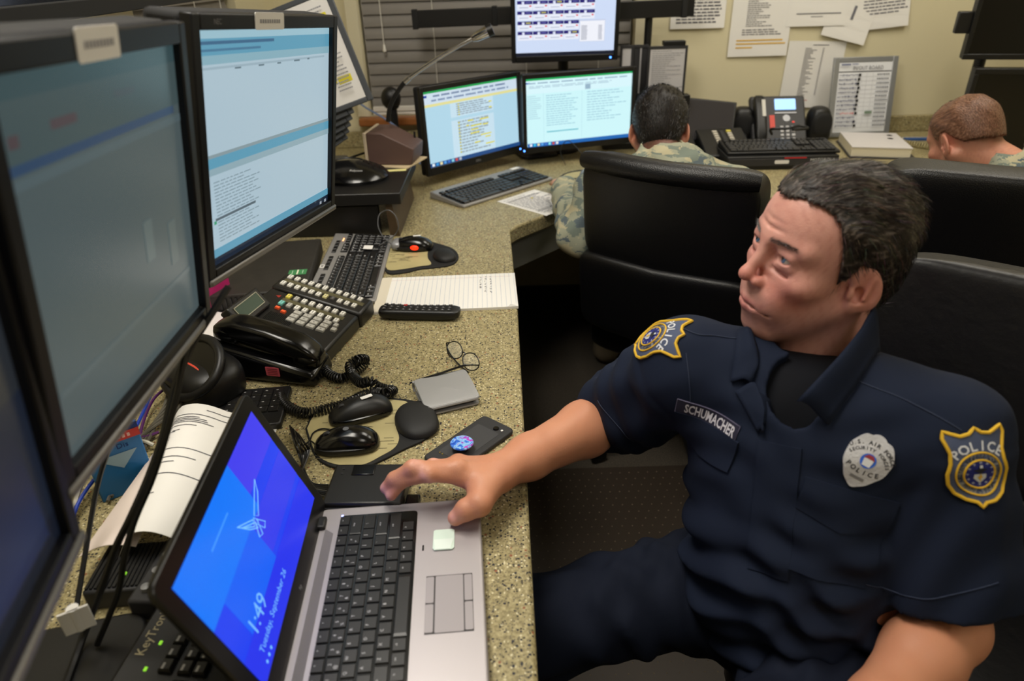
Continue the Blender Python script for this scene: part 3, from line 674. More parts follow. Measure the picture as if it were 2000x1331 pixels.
cable('thin black cable from the lower mouse towards the laptop hinge',[pz(622,875,.752),pz(606,862,.75),pz(600,880,.747),pz(590,905,.745),pz(585,935,.745),pz(600,950,.745)],.0015,CORDM)
for k in range(7):
    j=k*7
    cable('thin black cable in the bundle beside the laptop screen corner',[pz(566+k*3,832+k*3,.75),pz(574+k*4,862+j%11,.765+.004*(k%3)),pz(586+k*3,895-k*2,.755),pz(597-k*2,925+k*3,.752),pz(612,945+k*3,.748),pz(642,948+k*4,.747)],.0017,CORDM,6,6,group='thin black cables bundled beside the laptop')
# ================================================================ legal pad, remote, glasses, wallet, smartphone
A,Bc,Cc,Dd=pz(752,545,.745),pz(999,533,.745),pz(1006,601,.745),pz(735,610,.745)
ux=((Bc-A)+(Cc-Dd)); ux.z=0; ang=math.atan2(ux.y,ux.x); cen=(A+Bc+Cc+Dd)/4
t=thing('legal_pad','white ruled legal pad with handwriting at the counter edge','notepad',M4=fr((cen.x,cen.y,.74),ang))
MB().box((0,0,.003),(.352,.205,.006)).build('pages',PAPER,t)
pr=MB()
for k in range(27): pr.box((-.135+k*.0118,0,.0062),(.0006,.204,.0001),rgb(150,165,190))
pr.box((-.0,.082,.0062),(.33,.0006,.0001),rgb(200,150,150)); pr.build('ruled_lines',PRINT,t,colors=True)
hw_=MB(); rnd=random.Random(5)
for r in range(3):
    x=.085+r*.013; y=.085
    while y>(-.01 if r else .02):
        pts=[(x+rnd.uniform(-.003,.003),y-i*.002,.0065) for i in range(rnd.randint(3,7))]; hw_.tube(pts,.0004,3,rgb(50,56,80)); y-=.002*len(pts)+.005
for y0 in (.0,): hw_.tube([(-.16,.04,.0064),(-.155,.06,.0064),(-.165,.07,.0064)],.0004,3,rgb(50,56,80))
hw_.build('handwriting',PRINT,t,colors=True)
MB().box((-.163,0,.0067),(.026,.203,.0014)).build('binding_strip',mat('pad_binding',(214,206,188),.7),t)
o=MB().add([(.150,-.1025,.0064),(.176,-.1025,.0064),(.176,-.085,.0064),(.158,-.098,.012)],[(0,1,3),(1,2,3)]).build('curled_corner',PAPER,t)
a,bq=pz(745,612,.75),pz(896,615,.75); d=bq-a; cen=(a+bq)/2
t=thing('remote_control','black curved remote control lying in front of the legal pad','remote control',M4=fr((cen.x,cen.y,.74),math.atan2(d.y,d.x)))
def rw(p):
    x=p.x/.098; return (p.x,p.y*(.80+.20*x*x),p.z*(1 if p.z<0 else 1)+.0035*x*x)
MB().sup((.196,.052,.026),.5,.45,36,12,c=(0,0,.0135),fn=rw).build('shell',BLACKP,t,True)
RB=mat('remote_button',(46,46,48),.5); RR=mat('remote_red',(190,40,34),.5)
for i in range(11):
    for j in range(3):
        x=-.082+i*.0155; y=-.012+j*.012
        objm('button',keymesh(.0085,.007,.0022,.8,RR if (i,j)==(3,2) else RB),t,(x,y,.0255+.0035*(x/.098)**2))
q=MB()
for i in range(11):
    for j in range(3):
        x=-.082+i*.0155; y=-.012+j*.012; q.box((x,y,.0279+.0035*(x/.098)**2),(.003,.0014,.0002),rgb(190,190,190))
q.build('button_print',PRINT,t,colors=True)
# glasses
t=thing('eyeglasses','black thin-framed eyeglasses standing open beside the grey wallet','glasses')
GM=mat('glasses_black',(14,14,15),.3); Z=.746
def lens(c,ax,rx,ry,up):
    return [c+ax*(rx*math.cos(a)*(1+.08*math.cos(2*a)))+up*(ry*math.sin(a)) for a in [2*PI*i/26 for i in range(26)]]
l1=pz(886,688,.762); l2=pz(919,712,.762); ax=(l2-l1); ax.z=0; ax.normalize(); up=Vector((0,0,1))*.8+Vector((ax.y,-ax.x,0))*-.6
up.normalize(); c1=pz(888,684,.760); c2=c1+ax*.062
LG=mat('lens_glass',(240,245,245),.02,alpha=.12)
for c in (c1,c2):
    pts=lens(c,ax,.026,.017,up); MB().tube(pts,.0013,6,closed=True).build('rim',GM,t,True)
    MB().add(pts,[tuple(range(26))]).build('lens',LG,t)
MB().tube(smoothpath([c1+ax*.026+up*.004,c1+ax*.031+up*.008,c2-ax*.026+up*.004],5),.0013,6).build('bridge',GM,t,True)
h1=c1-ax*.027+up*.006; h2=c2+ax*.027+up*.004; tip=pz(802,752,.742); 
MB().tube(smoothpath([h2,pz(905,715,.775),pz(862,729,.773),pz(826,740,.768),pz(800,749,.760)],6),[.0014]*6+[.0022]*13+[.0016]*6,6).build('temple_arm',GM,t,True)
MB().tube(smoothpath([h1,pz(872,672,.756),pz(878,690,.752),pz(896,712,.746),pz(915,728,.743)],6),.0016,6).build('temple_arm',GM,t,True)
for s in (-1,1): MB().sup((.004,.006,.008),1,1,8,6,c=(c1+ax*.031+ax*(s*.006)-up*.004)).build('nose_pad',LG,t,True)
# wallet
a,bq,c,d=pz(812,750,.752),pz(905,727,.752),pz(942,774,.752),pz(834,794,.752)
cen=(a+bq+c+d)/4; ux=((bq-a)+(c-d)); ang=math.atan2(ux.y,ux.x)
t=thing('wallet','folded silver-grey leather wallet beside the eyeglasses','wallet',M4=fr((cen.x,cen.y-.016,.74),ang+.02))
WL=mat('wallet_leather',(150,150,150),.38,.15,('n',900,.12)); WD=mat('wallet_lining',(38,38,40),.6)
def ww(p): return (p.x,p.y,p.z+.004*max(0,p.y/.047)*(1 if p.z>0 else 0))
MB().sup((.108,.094,.006),.3,.16,30,8,c=(0,0,.0245),fn=lambda p:(p.x,p.y,p.z+.003*(p.y/.047)-.006*max(0,-p.y/.047)**2)).build('upper_flap',WL,t,True)
MB().sup((.106,.092,.006),.3,.16,30,8,c=(0,0,.0035)).build('lower_flap',WL,t,True)
MB().sup((.100,.086,.012),.35,.2,26,8,c=(0,.002,.0115),fn=lambda p:(p.x,p.y,p.z*(1+.35*(p.y/.047)))).build('inner_pockets',WD,t,True)
MB().tube(smoothpath([(-.052,.044,.004),(-.053,.049,.013),(-.052,.046,.025)],5),.003,8).build('fold_spine',WL,t,True)
st=MB()
for k in range(34): st.box((-.050+k*.003,-.0445,.0203),(.0018,.0006,.0006))
st.build('stitching',mat('stitch_grey',(205,205,205),.6),t)
# smartphone face down with a round grip
a,bq,c,d=pz(832,896,.75),pz(950,815,.75),pz(1003,836,.75),pz(893,915,.75)
cen=(a+bq+c+d)/4; ux=((bq-a)+(c-d)); ang=math.atan2(ux.y,ux.x)
t=thing('smartphone','black smartphone lying face down with a galaxy-pattern round grip','phone',M4=fr((cen.x-.004,cen.y,.74),ang))
MB().prism(rrect(.156,.074,.010),0,.009).build('body',mat('phone_back',(36,36,38),.55),t,bevel=.003)
MB().prism(rrect(.100,.050,.004),.009,.0093).build('back_panel',mat('phone_back_light',(52,52,54),.6),t)
MB().lathe([(.0001,.0024),(.0048,.0024),(.0056,0)],18,M=TR(.058,-.010,.009)).build('camera_lens',BLACKG,t,True)
MB().lathe([(.0001,.001),(.0022,.001),(.0022,0)],12,M=TR(.060,-.022,.009)).build('flash',PAPER,t)
for k in range(2): MB().lathe([(.0001,.001),(.0014,.001),(.0014,0)],8,M=TR(-.052,.014+k*.006,.009)).build('contact',mat('gold_contact',(190,170,90),.3,.8),t)
def galaxy():
    m=bpy.data.materials.new('galaxy_print'); m.use_nodes=True; nt=m.node_tree; b=nt.nodes['Principled BSDF']; tc=nt.nodes.new('ShaderNodeTexCoord')
    n=nt.nodes.new('ShaderNodeTexNoise'); n.inputs['Scale'].default_value=75; n.inputs['Detail'].default_value=5; n.inputs['Distortion'].default_value=.8; nt.links.new(tc.outputs['Object'],n.inputs['Vector'])
    r=ramp(nt,n.outputs[0],[(.25,rgb(40,20,120)),(.42,rgb(50,110,225)),(.52,rgb(150,205,245)),(.6,rgb(150,60,200)),(.7,rgb(225,80,180)),(.82,rgb(250,230,245))]); nt.links.new(r.outputs[0],b.inputs['Base Color']); b.inputs['Roughness'].default_value=.15; return m
MB().lathe([(.010,0),(.008,.010),(.015,.013)],20,M=TR(-.022,-.004,.009)).build('grip_stem',BLACKP,t,True)
MB().lathe([(.0195,.0),(.020,.002),(.0185,.0036),(.0001,.0042)],30,M=TR(-.022,-.004,.0215)).build('grip_disc',galaxy(),t,True)
# docking box
t=thing('adapter_box','black rectangular adapter box beneath the reaching fingers','adapter box',M4=fr((-.232,.828,.74),math.radians(-2)))
MB().box((0,0,.014),(.122,.094,.028)).build('case',BLACKP,t,bevel=.004)
MB().box((0,-.0475,.015),(.120,.003,.010)).build('front_lip',CHAR,t,bevel=.001)
MB().box((-.012,.030,.0284),(.036,.024,.003)).build('socket_recess',BLACKG,t,bevel=.001)
MB().box((.074,-.03,.012),(.022,.030,.014)).build('plug',BLACKG,t,bevel=.003)
for k in range(2): MB().box((-.045,.022+k*.012,.0283),(.003,.003,.0012)).build('indicator_light',CHAR,t)
# ================================================================ clutter behind the laptop
p=pz(455,790,.74)
KB2=fr((-.520,1.070,.74),math.radians(6))
t=thing('compact_keyboard','black compact keyboard whose corner shows above the laptop screen','keyboard',M4=KB2)
MB().prism(rrect(.18,.13,.008),0,.014).build('body',BLACKP,t,bevel=.003)
for i in range(5):
    for j in range(4): objm('key',keymesh(.0185,.0175,.004,.85),t,(-.012+i*.0205,.042-j*.0195,.014))
MB().lathe([(.0001,.002),(.020,.002),(.022,.0005)],24,M=TR(-.055,.02,.014)).build('round_pad',CHAR,t,True)
pr=MB()
for i in range(5):
    for j in range(4): pr.box((-.015+i*.0205,.045-j*.0195,.0182),(.004,.002,.0002),rgb(150,150,150))
pr.build('key_legends',PRINT,t,colors=True)
def curved_sheet(name,label,P,rects,mt,cat='paper',group=None,th=.0008,colr=(105,105,110)):
    """P(u,v)->world point; thick curved paper with ink lines on top"""
    t=thing(name,label,cat,P(.5,.5),group=group); o0=Vector(P(.5,.5)); n=14; g=MB(); vs=[]
    for off in (0,-th):
        for j in range(n+1):
            for i in range(n+1): q=Vector(P(i/n,j/n))-o0; vs.append((q.x,q.y,q.z+off))
    fs=[]; N=(n+1)*(n+1)
    for j in range(n):
        for i in range(n):
            a=j*(n+1)+i; fs+=[(a,a+1,a+n+2,a+n+1),(N+a,N+a+n+1,N+a+n+2,N+a+1)]
    for i in range(n):
        a=i; fs.append((a,N+a,N+a+1,a+1)); a=n*(n+1)+i; fs.append((a,a+1,N+a+1,N+a)); a=i*(n+1); fs.append((a,a+n+1,N+a+n+1,N+a)); a=i*(n+1)+n; fs.append((a,N+a,N+a+n+1,a+n+1))
    g.add(vs,fs); g.build('sheet',mt,t,True)
    pr=MB()
    for (u0,v0,u1,v1) in rects:
        k=max(2,int((u1-u0)*14))
        for q in range(k):
            a=u0+(u1-u0)*q/k; b2=u0+(u1-u0)*(q+1)/k
            pr.quad(*[Vector(P(u,v))-o0+Vector((0,0,.0007)) for u,v in ((a,v0),(b2,v0),(b2,v1),(a,v1))],rgb(*colr))
    if rects: tag(pr.build('print',PRINT,t,colors=True),kind='stuff')
    return t
q00,q10,q11,q01=pz(322,812,.80),pz(462,806,.80),pz(362,1052,.80),pz(218,1062,.80)
def Pp(u,v):
    a=q00.lerp(q10,u); b2=q01.lerp(q11,u); p=a.lerp(b2,v); p.z=.80+.022*math.sin(PI*min(1,u*1.1))-.05*max(0,.25-u)*2-.004*v; return p
rl=[]; rr=random.Random(9)
for v,l0,l1 in ((.05,.65,.95),(.10,.2,1),(.125,.18,.6),(.14,.2,.7),(.155,.2,.72),(.17,.2,.8),(.20,.15,.6),(.24,.12,.4),(.25,.12,.34),(.30,.1,.3),(.32,.1,.3),(.34,.1,.28),(.40,.1,1),(.47,.08,.75),(.51,.08,.5),(.60,.06,1),(.74,.06,.4)):
    rl.append((l0,v,l1,v+.006))
curved_sheet('document_page','printed white page propped behind the laptop lid',Pp,rl,PAPER,group='loose printed pages behind the laptop')
q2=[pz(300,880,.785),pz(330,905,.79),pz(262,1060,.79),pz(152,1086,.785)]
def Pq(u,v):
    a=q2[0].lerp(q2[1],u); b2=q2[3].lerp(q2[2],u); p=a.lerp(b2,v); p.z=.782+.012*math.sin(PI*u); return p
curved_sheet('document_page','pinkish-white page underneath the propped printed page',Pq,[],mat('paper_pinkish',(214,200,192),.8),group='loose printed pages behind the laptop')
q3=[pz(500,828,.752),pz(548,812,.752),pz(530,845,.752),pz(505,850,.752)]
t=thing('paper_scrap','torn white paper scrap beside the laptop screen corner','paper',(q3[0].x,q3[0].y,.752)); o0=q3[0]
MB().prism([((a-o0).x,(a-o0).y) for a in (q3[3],q3[2],q3[1],pz(528,818,.752),q3[0])],-.012,-.0105).build('sheet',PAPER,t)
MB().prism([(-.012,.016),(.012,.02),(.006,.036)],-.010,-.009).build('torn_corner',PAPER,t)
# blue box of wipes
bp=pz(245,925,.74)
t=thing('tissue_box','small blue and red printed carton under the big monitor','carton',M4=fr((-.635,.872,.74),math.radians(36)))
BX=MB().box((0,0,.062),(.080,.045,.124)); BX.build('carton',mat('box_blue',(30,112,178),.4,0,None,(9,.12)),t,bevel=.002)
q=MB(); q.box((0,-.0232,.106),(.080,.0006,.014),rgb(206,66,58)); q.box((0,-.0232,.119),(.080,.0006,.010),rgb(38,58,120)); q.add([(-.03,-.0233,.078),(.03,-.0233,.078),(.004,-.0233,.050)],[(0,1,2)],rgb(150,178,196))
q.box((.0405,0,.106),(.0006,.045,.014),rgb(206,66,58)); q.box((.0405,0,.119),(.0006,.045,.010),rgb(38,58,120))
put_text(q,'Dis',.013,TR(.012,-.0236,.090)@RX(PI/2),rgb(24,44,104))
for k in range(8): q.box((-.024+k*.007,-.0236,.106),(.004,.0002,.006),rgb(235,190,184))
q.build('carton_print',PRINT,t,colors=True)
# black device with curved rim and red inlay
t=thing('speaker','black rounded desk speaker with a red-orange inlay below the telephone','speaker',M4=fr((-.560,1.165,.74),math.radians(-38)))
t.location=(-.60,1.135,.74); t.scale=(.85,.85,.85)
S=RX(math.radians(38))
MB().sup((.190,.150,.10),.6,.75,32,16,c=(0,0,.048)).build('shell',BLACKP,t,True)
o=MB().tube([(.088*math.cos(a),.070*math.sin(a),0) for a in [2*PI*i/40 for i in range(40)]],.011,10,closed=True).build('curved_rim',BLACKP,t,True); o.matrix_local=TR(0,-.02,.088)@S
o=MB().lathe([(.0001,.002),(.078,.001)],30).build('dark_face',BLACKG,t,True); o.matrix_local=TR(0,-.02,.090)@S@Matrix.Diagonal((1,.8,1,1))
o=MB().sup((.085,.022,.004),.8,.8,24,8).build('red_inlay',mat('red_orange_panel',(214,74,54),.5),t,True); o.matrix_local=TR(.004,-.030,.092)@S
o=MB().sup((.075,.014,.004),.8,.8,24,8).build('brown_inlay',mat('brown_panel',(96,74,44),.5),t,True); o.matrix_local=TR(.036,-.046,.080)@S
# white sheet and dark clipboard behind the phone
q4=[pz(420,560,.75),pz(455,575,.75),pz(430,690,.75),pz(388,655,.75)]
c4=sum(q4,Vector())/4
t=thing('paper_sheet','white sheet on a dark clipboard at the telephone\'s left','paper',M4=fr((-.700,1.36,.74),math.radians(68)))
MB().prism(rrect(.30,.22,.006),0,.004).build('clipboard',CHAR,t,bevel=.001)
MB().box((-.01,0,.0048),(.275,.205,.0012)).build('sheet',PAPER,t)
q=MB()
for k in range(3): q.box((-.05+k*.03,.02,.0056),(.003,.03,.0002),rgb(120,120,130))
q.build('print',PRINT,t,colors=True)
# black equipment case with a green sticker beside the keyboard
t=thing('equipment_case','flat black case with a green sticker between keyboard and monitor stand','equipment case',M4=fr((-.642,1.70,.74),math.radians(97)))
DUST=mat('dusty_black',(40,37,33),.6,0,('n',60,.15),(22,.5))
MB().box((0,0,.0225),(.36,.235,.045)).build('case',DUST,t,bevel=.004)
g=MB().prism(rrect(.034,.046,.001),0,.0006); g.build('green_sticker',mat('green_sticker',(66,134,84),.5),t).matrix_local=TR(-.068,-.084,.0451)
q=MB().box((0,.0,.0008),(.030,.004,.0002),rgb(225,225,200)).box((0,.013,.0008),(.022,.0015,.0002),rgb(190,215,190)).box((0,-.013,.0008),(.022,.0015,.0002),rgb(190,215,190)); q.build('sticker_print',PRINT,t,colors=True).matrix_local=TR(-.068,-.084,.0451)
for k in range(16): box('vent_rib',(-.1815,-.10+k*.0125,.022),(.004,.005,.030),BLACKP,t)
for k in range(2): 
    t=thing('document_folder',['bright pink paper folder tucked behind the telephone display','darker pink paper folder leaning behind the other one'][k],'folder',M4=fr((-.735-.02*k,1.50+.02*k,.74),math.radians(70)))
    MB().box((0,0,.055),(.17,.004,.11)).build('cover',mat('magenta_card%d'%k,((190,30,110),(150,24,86))[k],.6),t); MB().box((0,.004,.052),(.165,.002,.10)).build('inner_sheet',mat('pink_sheet',(222,120,170),.7),t)
# flow of cables
BC=mat('cable_black',(13,13,14),.45)
cable('thick black cable hanging in front of the printed page, left strand',[pd(446,560,.86),pd(415,610,.85),pd(372,680,.84),pd(340,760,.83),pd(318,850,.82),pd(290,930,.81),pd(255,1010,.80),pd(228,1065,.81),pd(205,1130,.82),pd(160,1250,.83),pd(120,1360,.772)],.0045,BC,group=None)
cable('thick black cable hanging in front of the printed page, right strand',[pd(392,600,.85),pd(362,690,.83),pd(346,770,.82),pd(322,860,.815),pd(296,940,.81),pd(262,1020,.80),pd(243,1090,.80),pd(230,1160,.81),pd(190,1260,.83)],.0038,BC)
cable('black cable dropping beside the blue carton',[pd(250,780,.94),pd(215,870,.93),pd(190,950,.92),pd(170,1060,.90),pd(150,1180,.87),pd(140,1215,.855)],.0035,BC)
cable('blue network cable curving behind the big monitor',[pz(330,690,.80),pz(300,760,.80),pz(268,830,.80),pz(235,890,.78),pz(190,930,.77),pz(150,990,.76),pz(135,1060,.75)],.003,mat('blue_cable',(30,62,170),.4))
cable('purple network cable behind the blue carton',[pz(400,690,.78),pz(350,740,.77),pz(300,780,.76),pz(275,850,.755),pz(310,845,.75)],.0028,mat('purple_cable',(84,36,96),.4))
cable('white network cable bending under the big monitor',[pz(300,870,.75),pz(275,862,.76),pz(250,880,.77),pz(190,905,.78),pz(158,950,.77),pz(140,1010,.75)],.0034,mat('white_cable',(200,196,180),.45))
for k in range(6):
    cable('grey cable in the tangle behind the blue carton',[pz(345+6*k,700+5*k,.77),pz(330+4*k,760+7*k,.765),pz(318-5*k,800+8*k,.757),pz(295-9*k,850+6*k,.752),pz(250-8*k,935+9*k,.748)],.0028,mat('greybrown_cable',(92,88,78),.5),6,6,group='grey cables tangled behind the blue carton')
# speaker grille unit with green lights and the black keyboard at the lower left
t=thing('network_switch','black ribbed box with green lights under the propped page','network box',M4=fr((-.545,.655,.74),math.radians(4)))
MB().box((.018,.012,.016),(.085,.085,.032)).build('case',CHAR,t,bevel=.003)
for k in range(14): box('rib',(-.020+k*.0058,.012,.0335),(.0035,.076,.003),BLACKP,t)
for k in range(3): MB().box((.022,-.005-k*.008,.0352),(.003,.004,.002)).build('green_light',mat('green_led',(150,230,60),.3,emit=.7),t)
t=thing('control_strip','dark control strip with silver knobs beside the laptop lid','control strip',M4=fr((-.478,.668,.74),math.radians(86)))
MB().box((0,0,.018),(.13,.035,.036)).build('case',CHAR,t,bevel=.004)
for k in range(4): MB().lathe([(.006,0),(.006,.006),(.0001,.007)],14,M=TR(-.045+k*.028,0,.036)).build('knob',SILVER,t,True)
kbm=fr((-.392,.437,.74),math.radians(86))
kb3,zt3,K3=full_keyboard('keyboard','black keyboard with pale brand lettering in the lower left corner',kbm,.44,.165,BLACKP,strip=.042,h=.022,key_h=.008)
g=MB(); put_text(g,'KeyTronic',.016,TR(.125,.066,zt3(.066)+.0008)@RX(math.radians(5)),rgb(196,184,150)); g.build('brand_print',PRINT,kb3,colors=True)
for k,(x,on) in enumerate(((.075,1),(.11,1),(.15,0))):
    MB().box((x,.050,zt3(.05)+.0008),(.005,.003,.0016)).build('indicator_light',mat('green_led',(150,230,60),.3,emit=.7) if on else SILVER,kb3)
p=pd(150,1212,.80)
t=thing('cable_tag','white paper tag wrapped round a hanging black cable','tag',(p.x,p.y,p.z),math.radians(30))
MB().box((0,0,0),(.032,.003,.034)).build('tag_face',PAPER,t,bevel=.0005); MB().tube([(.0,.004,-.017),(.0,.004,.017)],.007,10).build('wrapped_part',PAPER,t,True)
# ================================================================ raised shelf, microphone, speakerphone, document holder
t=thing('desk_riser','black raised shelf with a slanted wooden side panel beyond the keyboard','shelf')
SX0,SX1,SY0,SY1=-.90,-.322,2.005,2.42
RIS=mat('black_laminate',(20,19,19),.4,0,('n',300,.05))
MB().box(((SX0+SX1)/2,(SY0+SY1)/2,.862),(SX1-SX0,SY1-SY0,.036)).build('top_board',RIS,t,bevel=.003)
MB().add([(SX1-.045,SY0+.01,.74),(SX1-.015,SY0+.01,.74),(SX1-.015,SY1-.01,.74),(SX1-.045,SY1-.01,.74),(SX1-.05,SY0+.01,.844),(SX1-.03,SY0+.01,.844),(SX1-.03,SY1-.01,.844),(SX1-.05,SY1-.01,.844)],[(3,2,1,0),(4,5,6,7),(0,1,5,4),(1,2,6,5),(2,3,7,6),(3,0,4,7)]).build('side_panel',mat('walnut_side',(74,58,38),.5,0,None,(40,.3)),t)
box('side_panel',(SX0+.02,(SY0+SY1)/2,.792),(.03,SY1-SY0-.02,.104),RIS,t)
box('drawer_front',((SX0+SX1)/2-.02,SY0+.03,.790),(SX1-SX0-.11,.02,.092),RIS,t,.002)
# microphone
mb_=pz(770,285,.88)
ZS=.88
t=thing('desk_microphone','gooseneck microphone on a brown wedge base beside the left monitor','microphone',M4=fr((-.385,2.395,ZS),math.radians(-8)))
BRN=mat('brown_plastic',(88,66,60),.55)
w=.075
MB().add([(-.075,-w,0),(.075,-w,0),(.075,w,0),(-.075,w,0),(-.072,-w,.105),(-.02,-w,.105),(.085,-w*.9,.052),(-.072,w,.105),(-.02,w,.105),(.085,w*.9,.052)],[(3,2,1,0),(0,1,6,5,4),(2,3,7,8,9),(1,2,9,6),(3,0,4,7),(4,5,8,7),(5,6,9,8)]).build('base',BRN,t,bevel=.004)
MB().box((-.078,0,.052),(.010,.16,.108)).build('back_plate',mat('cream_plastic',(196,180,156),.5),t,bevel=.002)
Mi=t.matrix_basis.inverted()
nk=[Mi@v for v in (py_(758,240,2.40),py_(762,212,2.40),py_(778,180,2.40),py_(800,155,2.40),py_(850,120,2.40),py_(900,90,2.40),py_(925,77,2.40))]
sp=smoothpath(nk,6); k=len(sp); cut=int(k*.47)
MB().tube(sp[:cut+1],.0075,10).build('flexible_neck',BLACKP,t,True)
MB().tube(sp[cut:],.0066,10).build('chrome_neck',CHROME,t,True)
MB().tube(sp[cut-1:cut+2],.0085,10).build('collar',CHROME,t,True)
e=[Mi@v for v in (py_(922,79,2.40),py_(952,64,2.40),py_(962,59,2.40))]
MB().tube([e[0],e[0].lerp(e[1],.3),e[1]],[.009,.015,.018],14).build('capsule',CHROME,t,True); MB().tube([e[1],e[2]],.0192,14).build('capsule_tip',BLACKP,t,True)
MB().lathe([(.004,0),(.004,.02),(.0001,.021)],8,M=TR(.06,.05,.064)).build('switch',BLACKP,t)
t=thing('clamp_lamp','black round-headed clamp stand behind the gooseneck microphone','stand',(py_(765,185,3.05).x,3.05,.74))
zz=py_(765,185,3.05).z
MB().lathe([(.06,0),(.06,.015),(.02,.02),(.016,zz-.80),(.028,zz-.79)],18).build('post',BLACKP,t,True); MB().sup((.085,.07,.095),1,1,20,14,c=(-.005,0,zz-.755)).build('round_head',BLACKP,t,True)
pm=fr((-.47,2.36,ZS),math.radians(-12))
t=thing('manila_folder','tan folder lying under the microphone base','folder',M4=fr((-.400,2.385,ZS-.0005),math.radians(-20)))
MB().prism(rrect(.20,.16,.004),0,.004).build('cover',mat('manila',(206,186,150),.7),t)
for o in [q for q in bpy.data.objects if q.name=='desk_microphone']: o.location.z+=.004
q=pz(792,312,.884)
t=thing('sticky_strip','pale yellow paper strip on the corner of the black shelf','sticky note',M4=fr((-.372,2.262,ZS),math.radians(6)))
MB().box((0,0,.0008),(.075,.022,.0012)).build('strip',mat('yellow_paper',(230,222,150),.7),t)
q=pz(685,312,.89)
t=thing('speakerphone','black round conference speakerphone on the shelf next to the monitor edge','speakerphone',M4=fr((-.505,2.20,ZS),math.radians(-25)))
MB().lathe([(.125,0),(.130,.010),(.118,.024),(.075,.040),(.045,.052),(.0001,.056)],36,M=Matrix.Diagonal((1,.82,1,1))).build('shell',BLACKG,t,True)
for k in range(4): MB().tube([(.10*math.cos(a)*(1-.17*k),.08*math.sin(a)*(1-.17*k),.030+.007*k) for a in [PI*.15+PI*.9*i/16 for i in range(17)]],.003,6).build('grille_ridge',BLACKP,t,True)
q_=MB(); put_text(q_,'Polycom',.012,TR(.065,-.055,.0395)@RZ(.3)@RX(.5),rgb(190,190,190)); q_.build('brand_print',PRINT,t,colors=True)
cable('black speakerphone cable lying across the shelf to the wall',[(-.62,2.28,.90),(-.55,2.36,.90),(-.46,2.45,.90),(-.44,2.60,.80),(-.5,2.9,.76)],.004,BC)
cable('blue-grey network cable at the wall behind the microphone base',[(-.70,3.2,1.00),(-.62,3.1,.95),(-.50,3.0,.90),(-.40,2.9,.84),(-.36,2.85,.75)],.004,mat('bluegrey_cable',(110,130,170),.5))
# flip document holder standing on the shelf
BRc=py_(730,194,2.25); TRc=py_(655,18,2.25); dv=(TRc-BRc).normalized(); du=Vector((0,1,0)).cross(dv).normalized()
base=Vector((-.62,2.33,ZS))
t=thing('document_holder','grey flip-panel document holder with highlighted sheet beside the left monitors','document holder',base)
FG=mat('holder_grey',(74,78,84),.5)
MB().box((-.03,.0,.012),(.20,.14,.024)).build('foot',FG,t,bevel=.006)
MB().box((-.03,.03,.11),(.05,.03,.20),).build('post',FG,t,bevel=.006)
def holder_panel(k,ang,rects,full):
    P=TR(*-base)@frame(BRc,du,Vector((0,1,0)),dv)@RX(-.10)@TR(-.016*k,.010*k,-.014*k)@RY(-.045*k)
    f=MB(); W,H=.262,.335
    if k: W=.20; P=P@TR(-.06,0,0)
    for x0,x1,z0,z1 in ((-W,-W+.02,0,H),(-.02,0,0,H),(-W+.02,-.02,0,.016),(-W+.02,-.02,H-.016,H)): f.box(((x0+x1)/2,0,(z0+z1)/2),(x1-x0,.007,z1-z0))
    f.build('panel_frame',FG,t,bevel=.003).matrix_local=P
    MB().box((-W/2,0,H/2),(W-.04,.002,H-.032)).build('sheet',PAPER if k==0 else FG,t).matrix_local=P
    if rects:
        g=MB(); pic(g,W-.04,H-.032,rects,0); o=g.build('sheet_print',PRINT,t,colors=True); o.matrix_local=P@TR(-W/2,-.0015,H/2)
ye=(228,216,60)
rr_=[(.0,.0,1,1,(234,232,230))]
for i,(u,v,c) in enumerate(((.1,.12,ye),(.42,.12,ye),(.72,.14,ye),(.1,.26,(236,176,50)),(.42,.28,ye),(.70,.30,(236,176,50)),(.12,.45,ye),(.5,.72,ye),(.72,.74,ye),(.12,.74,ye))): rr_.append((u,v,u+.2,v+.07,c))
for c_ in range(3): rr_+=tlines(.1+.3*c_,.32+.3*c_,.08,.9,22,(150,150,155),.35,.6,c_+3)
holder_panel(0,0,rr_,True)
for k in range(1,6): holder_panel(k,0,None,False)
# ================================================================ background monitors
BB=mat('bg_bezel',(13,13,15),.4)
pb=(176,214,232)
r1=[(0,0,1,1,pb),(0,0,1,.03,(30,160,80)),(0,.03,1,.17,(206,222,236)),(0,.17,1,.205,(226,220,150)),(0,.05,.04,.08,(30,70,160)),(.26,.205,.72,1,(198,224,238)),(.25,.40,.74,.44,pb)]
r1+=tlines(.1,.95,.06,.10,1,(120,140,170),.6,.9,1)+tlines(.08,.9,.115,.155,1,(130,150,180),.6,.9,2)+tlines(.32,.7,.22,.39,6,(140,158,170),.5,.6,3)+tlines(.32,.68,.46,.92,11,(150,168,178),.5,.5,6)
r1+=[(.33,.22+.035*i,.345,.237+.035*i,(206,196,30)) for i in range(5)]+[(.32,.47+.045*i,.335,.49+.045*i,(206,196,30)) for i in range(10)]
for u,v,l in ((.42,.47,.06),(.55,.48,.1),(.45,.55,.12),(.58,.56,.06),(.45,.60,.08),(.44,.65,.1),(.55,.7,.12),(.6,.74,.06),(.48,.79,.06),(.6,.84,.1),(.66,.26,.03),(.66,.34,.03),(.40,.53,.03)): r1.append((u,v,u+l,v+.017,(222,212,30)))
r1+=[(0,.945,1,1,(26,72,130))]+[(.02+.04*i,.952,.045+.04*i,.99,c) for i,c in enumerate(((230,240,250),(60,150,220),(230,220,170),(90,160,230),(60,110,200),(140,210,230),(200,80,70),(180,190,200)))]
GM_='monitors on the far counter'
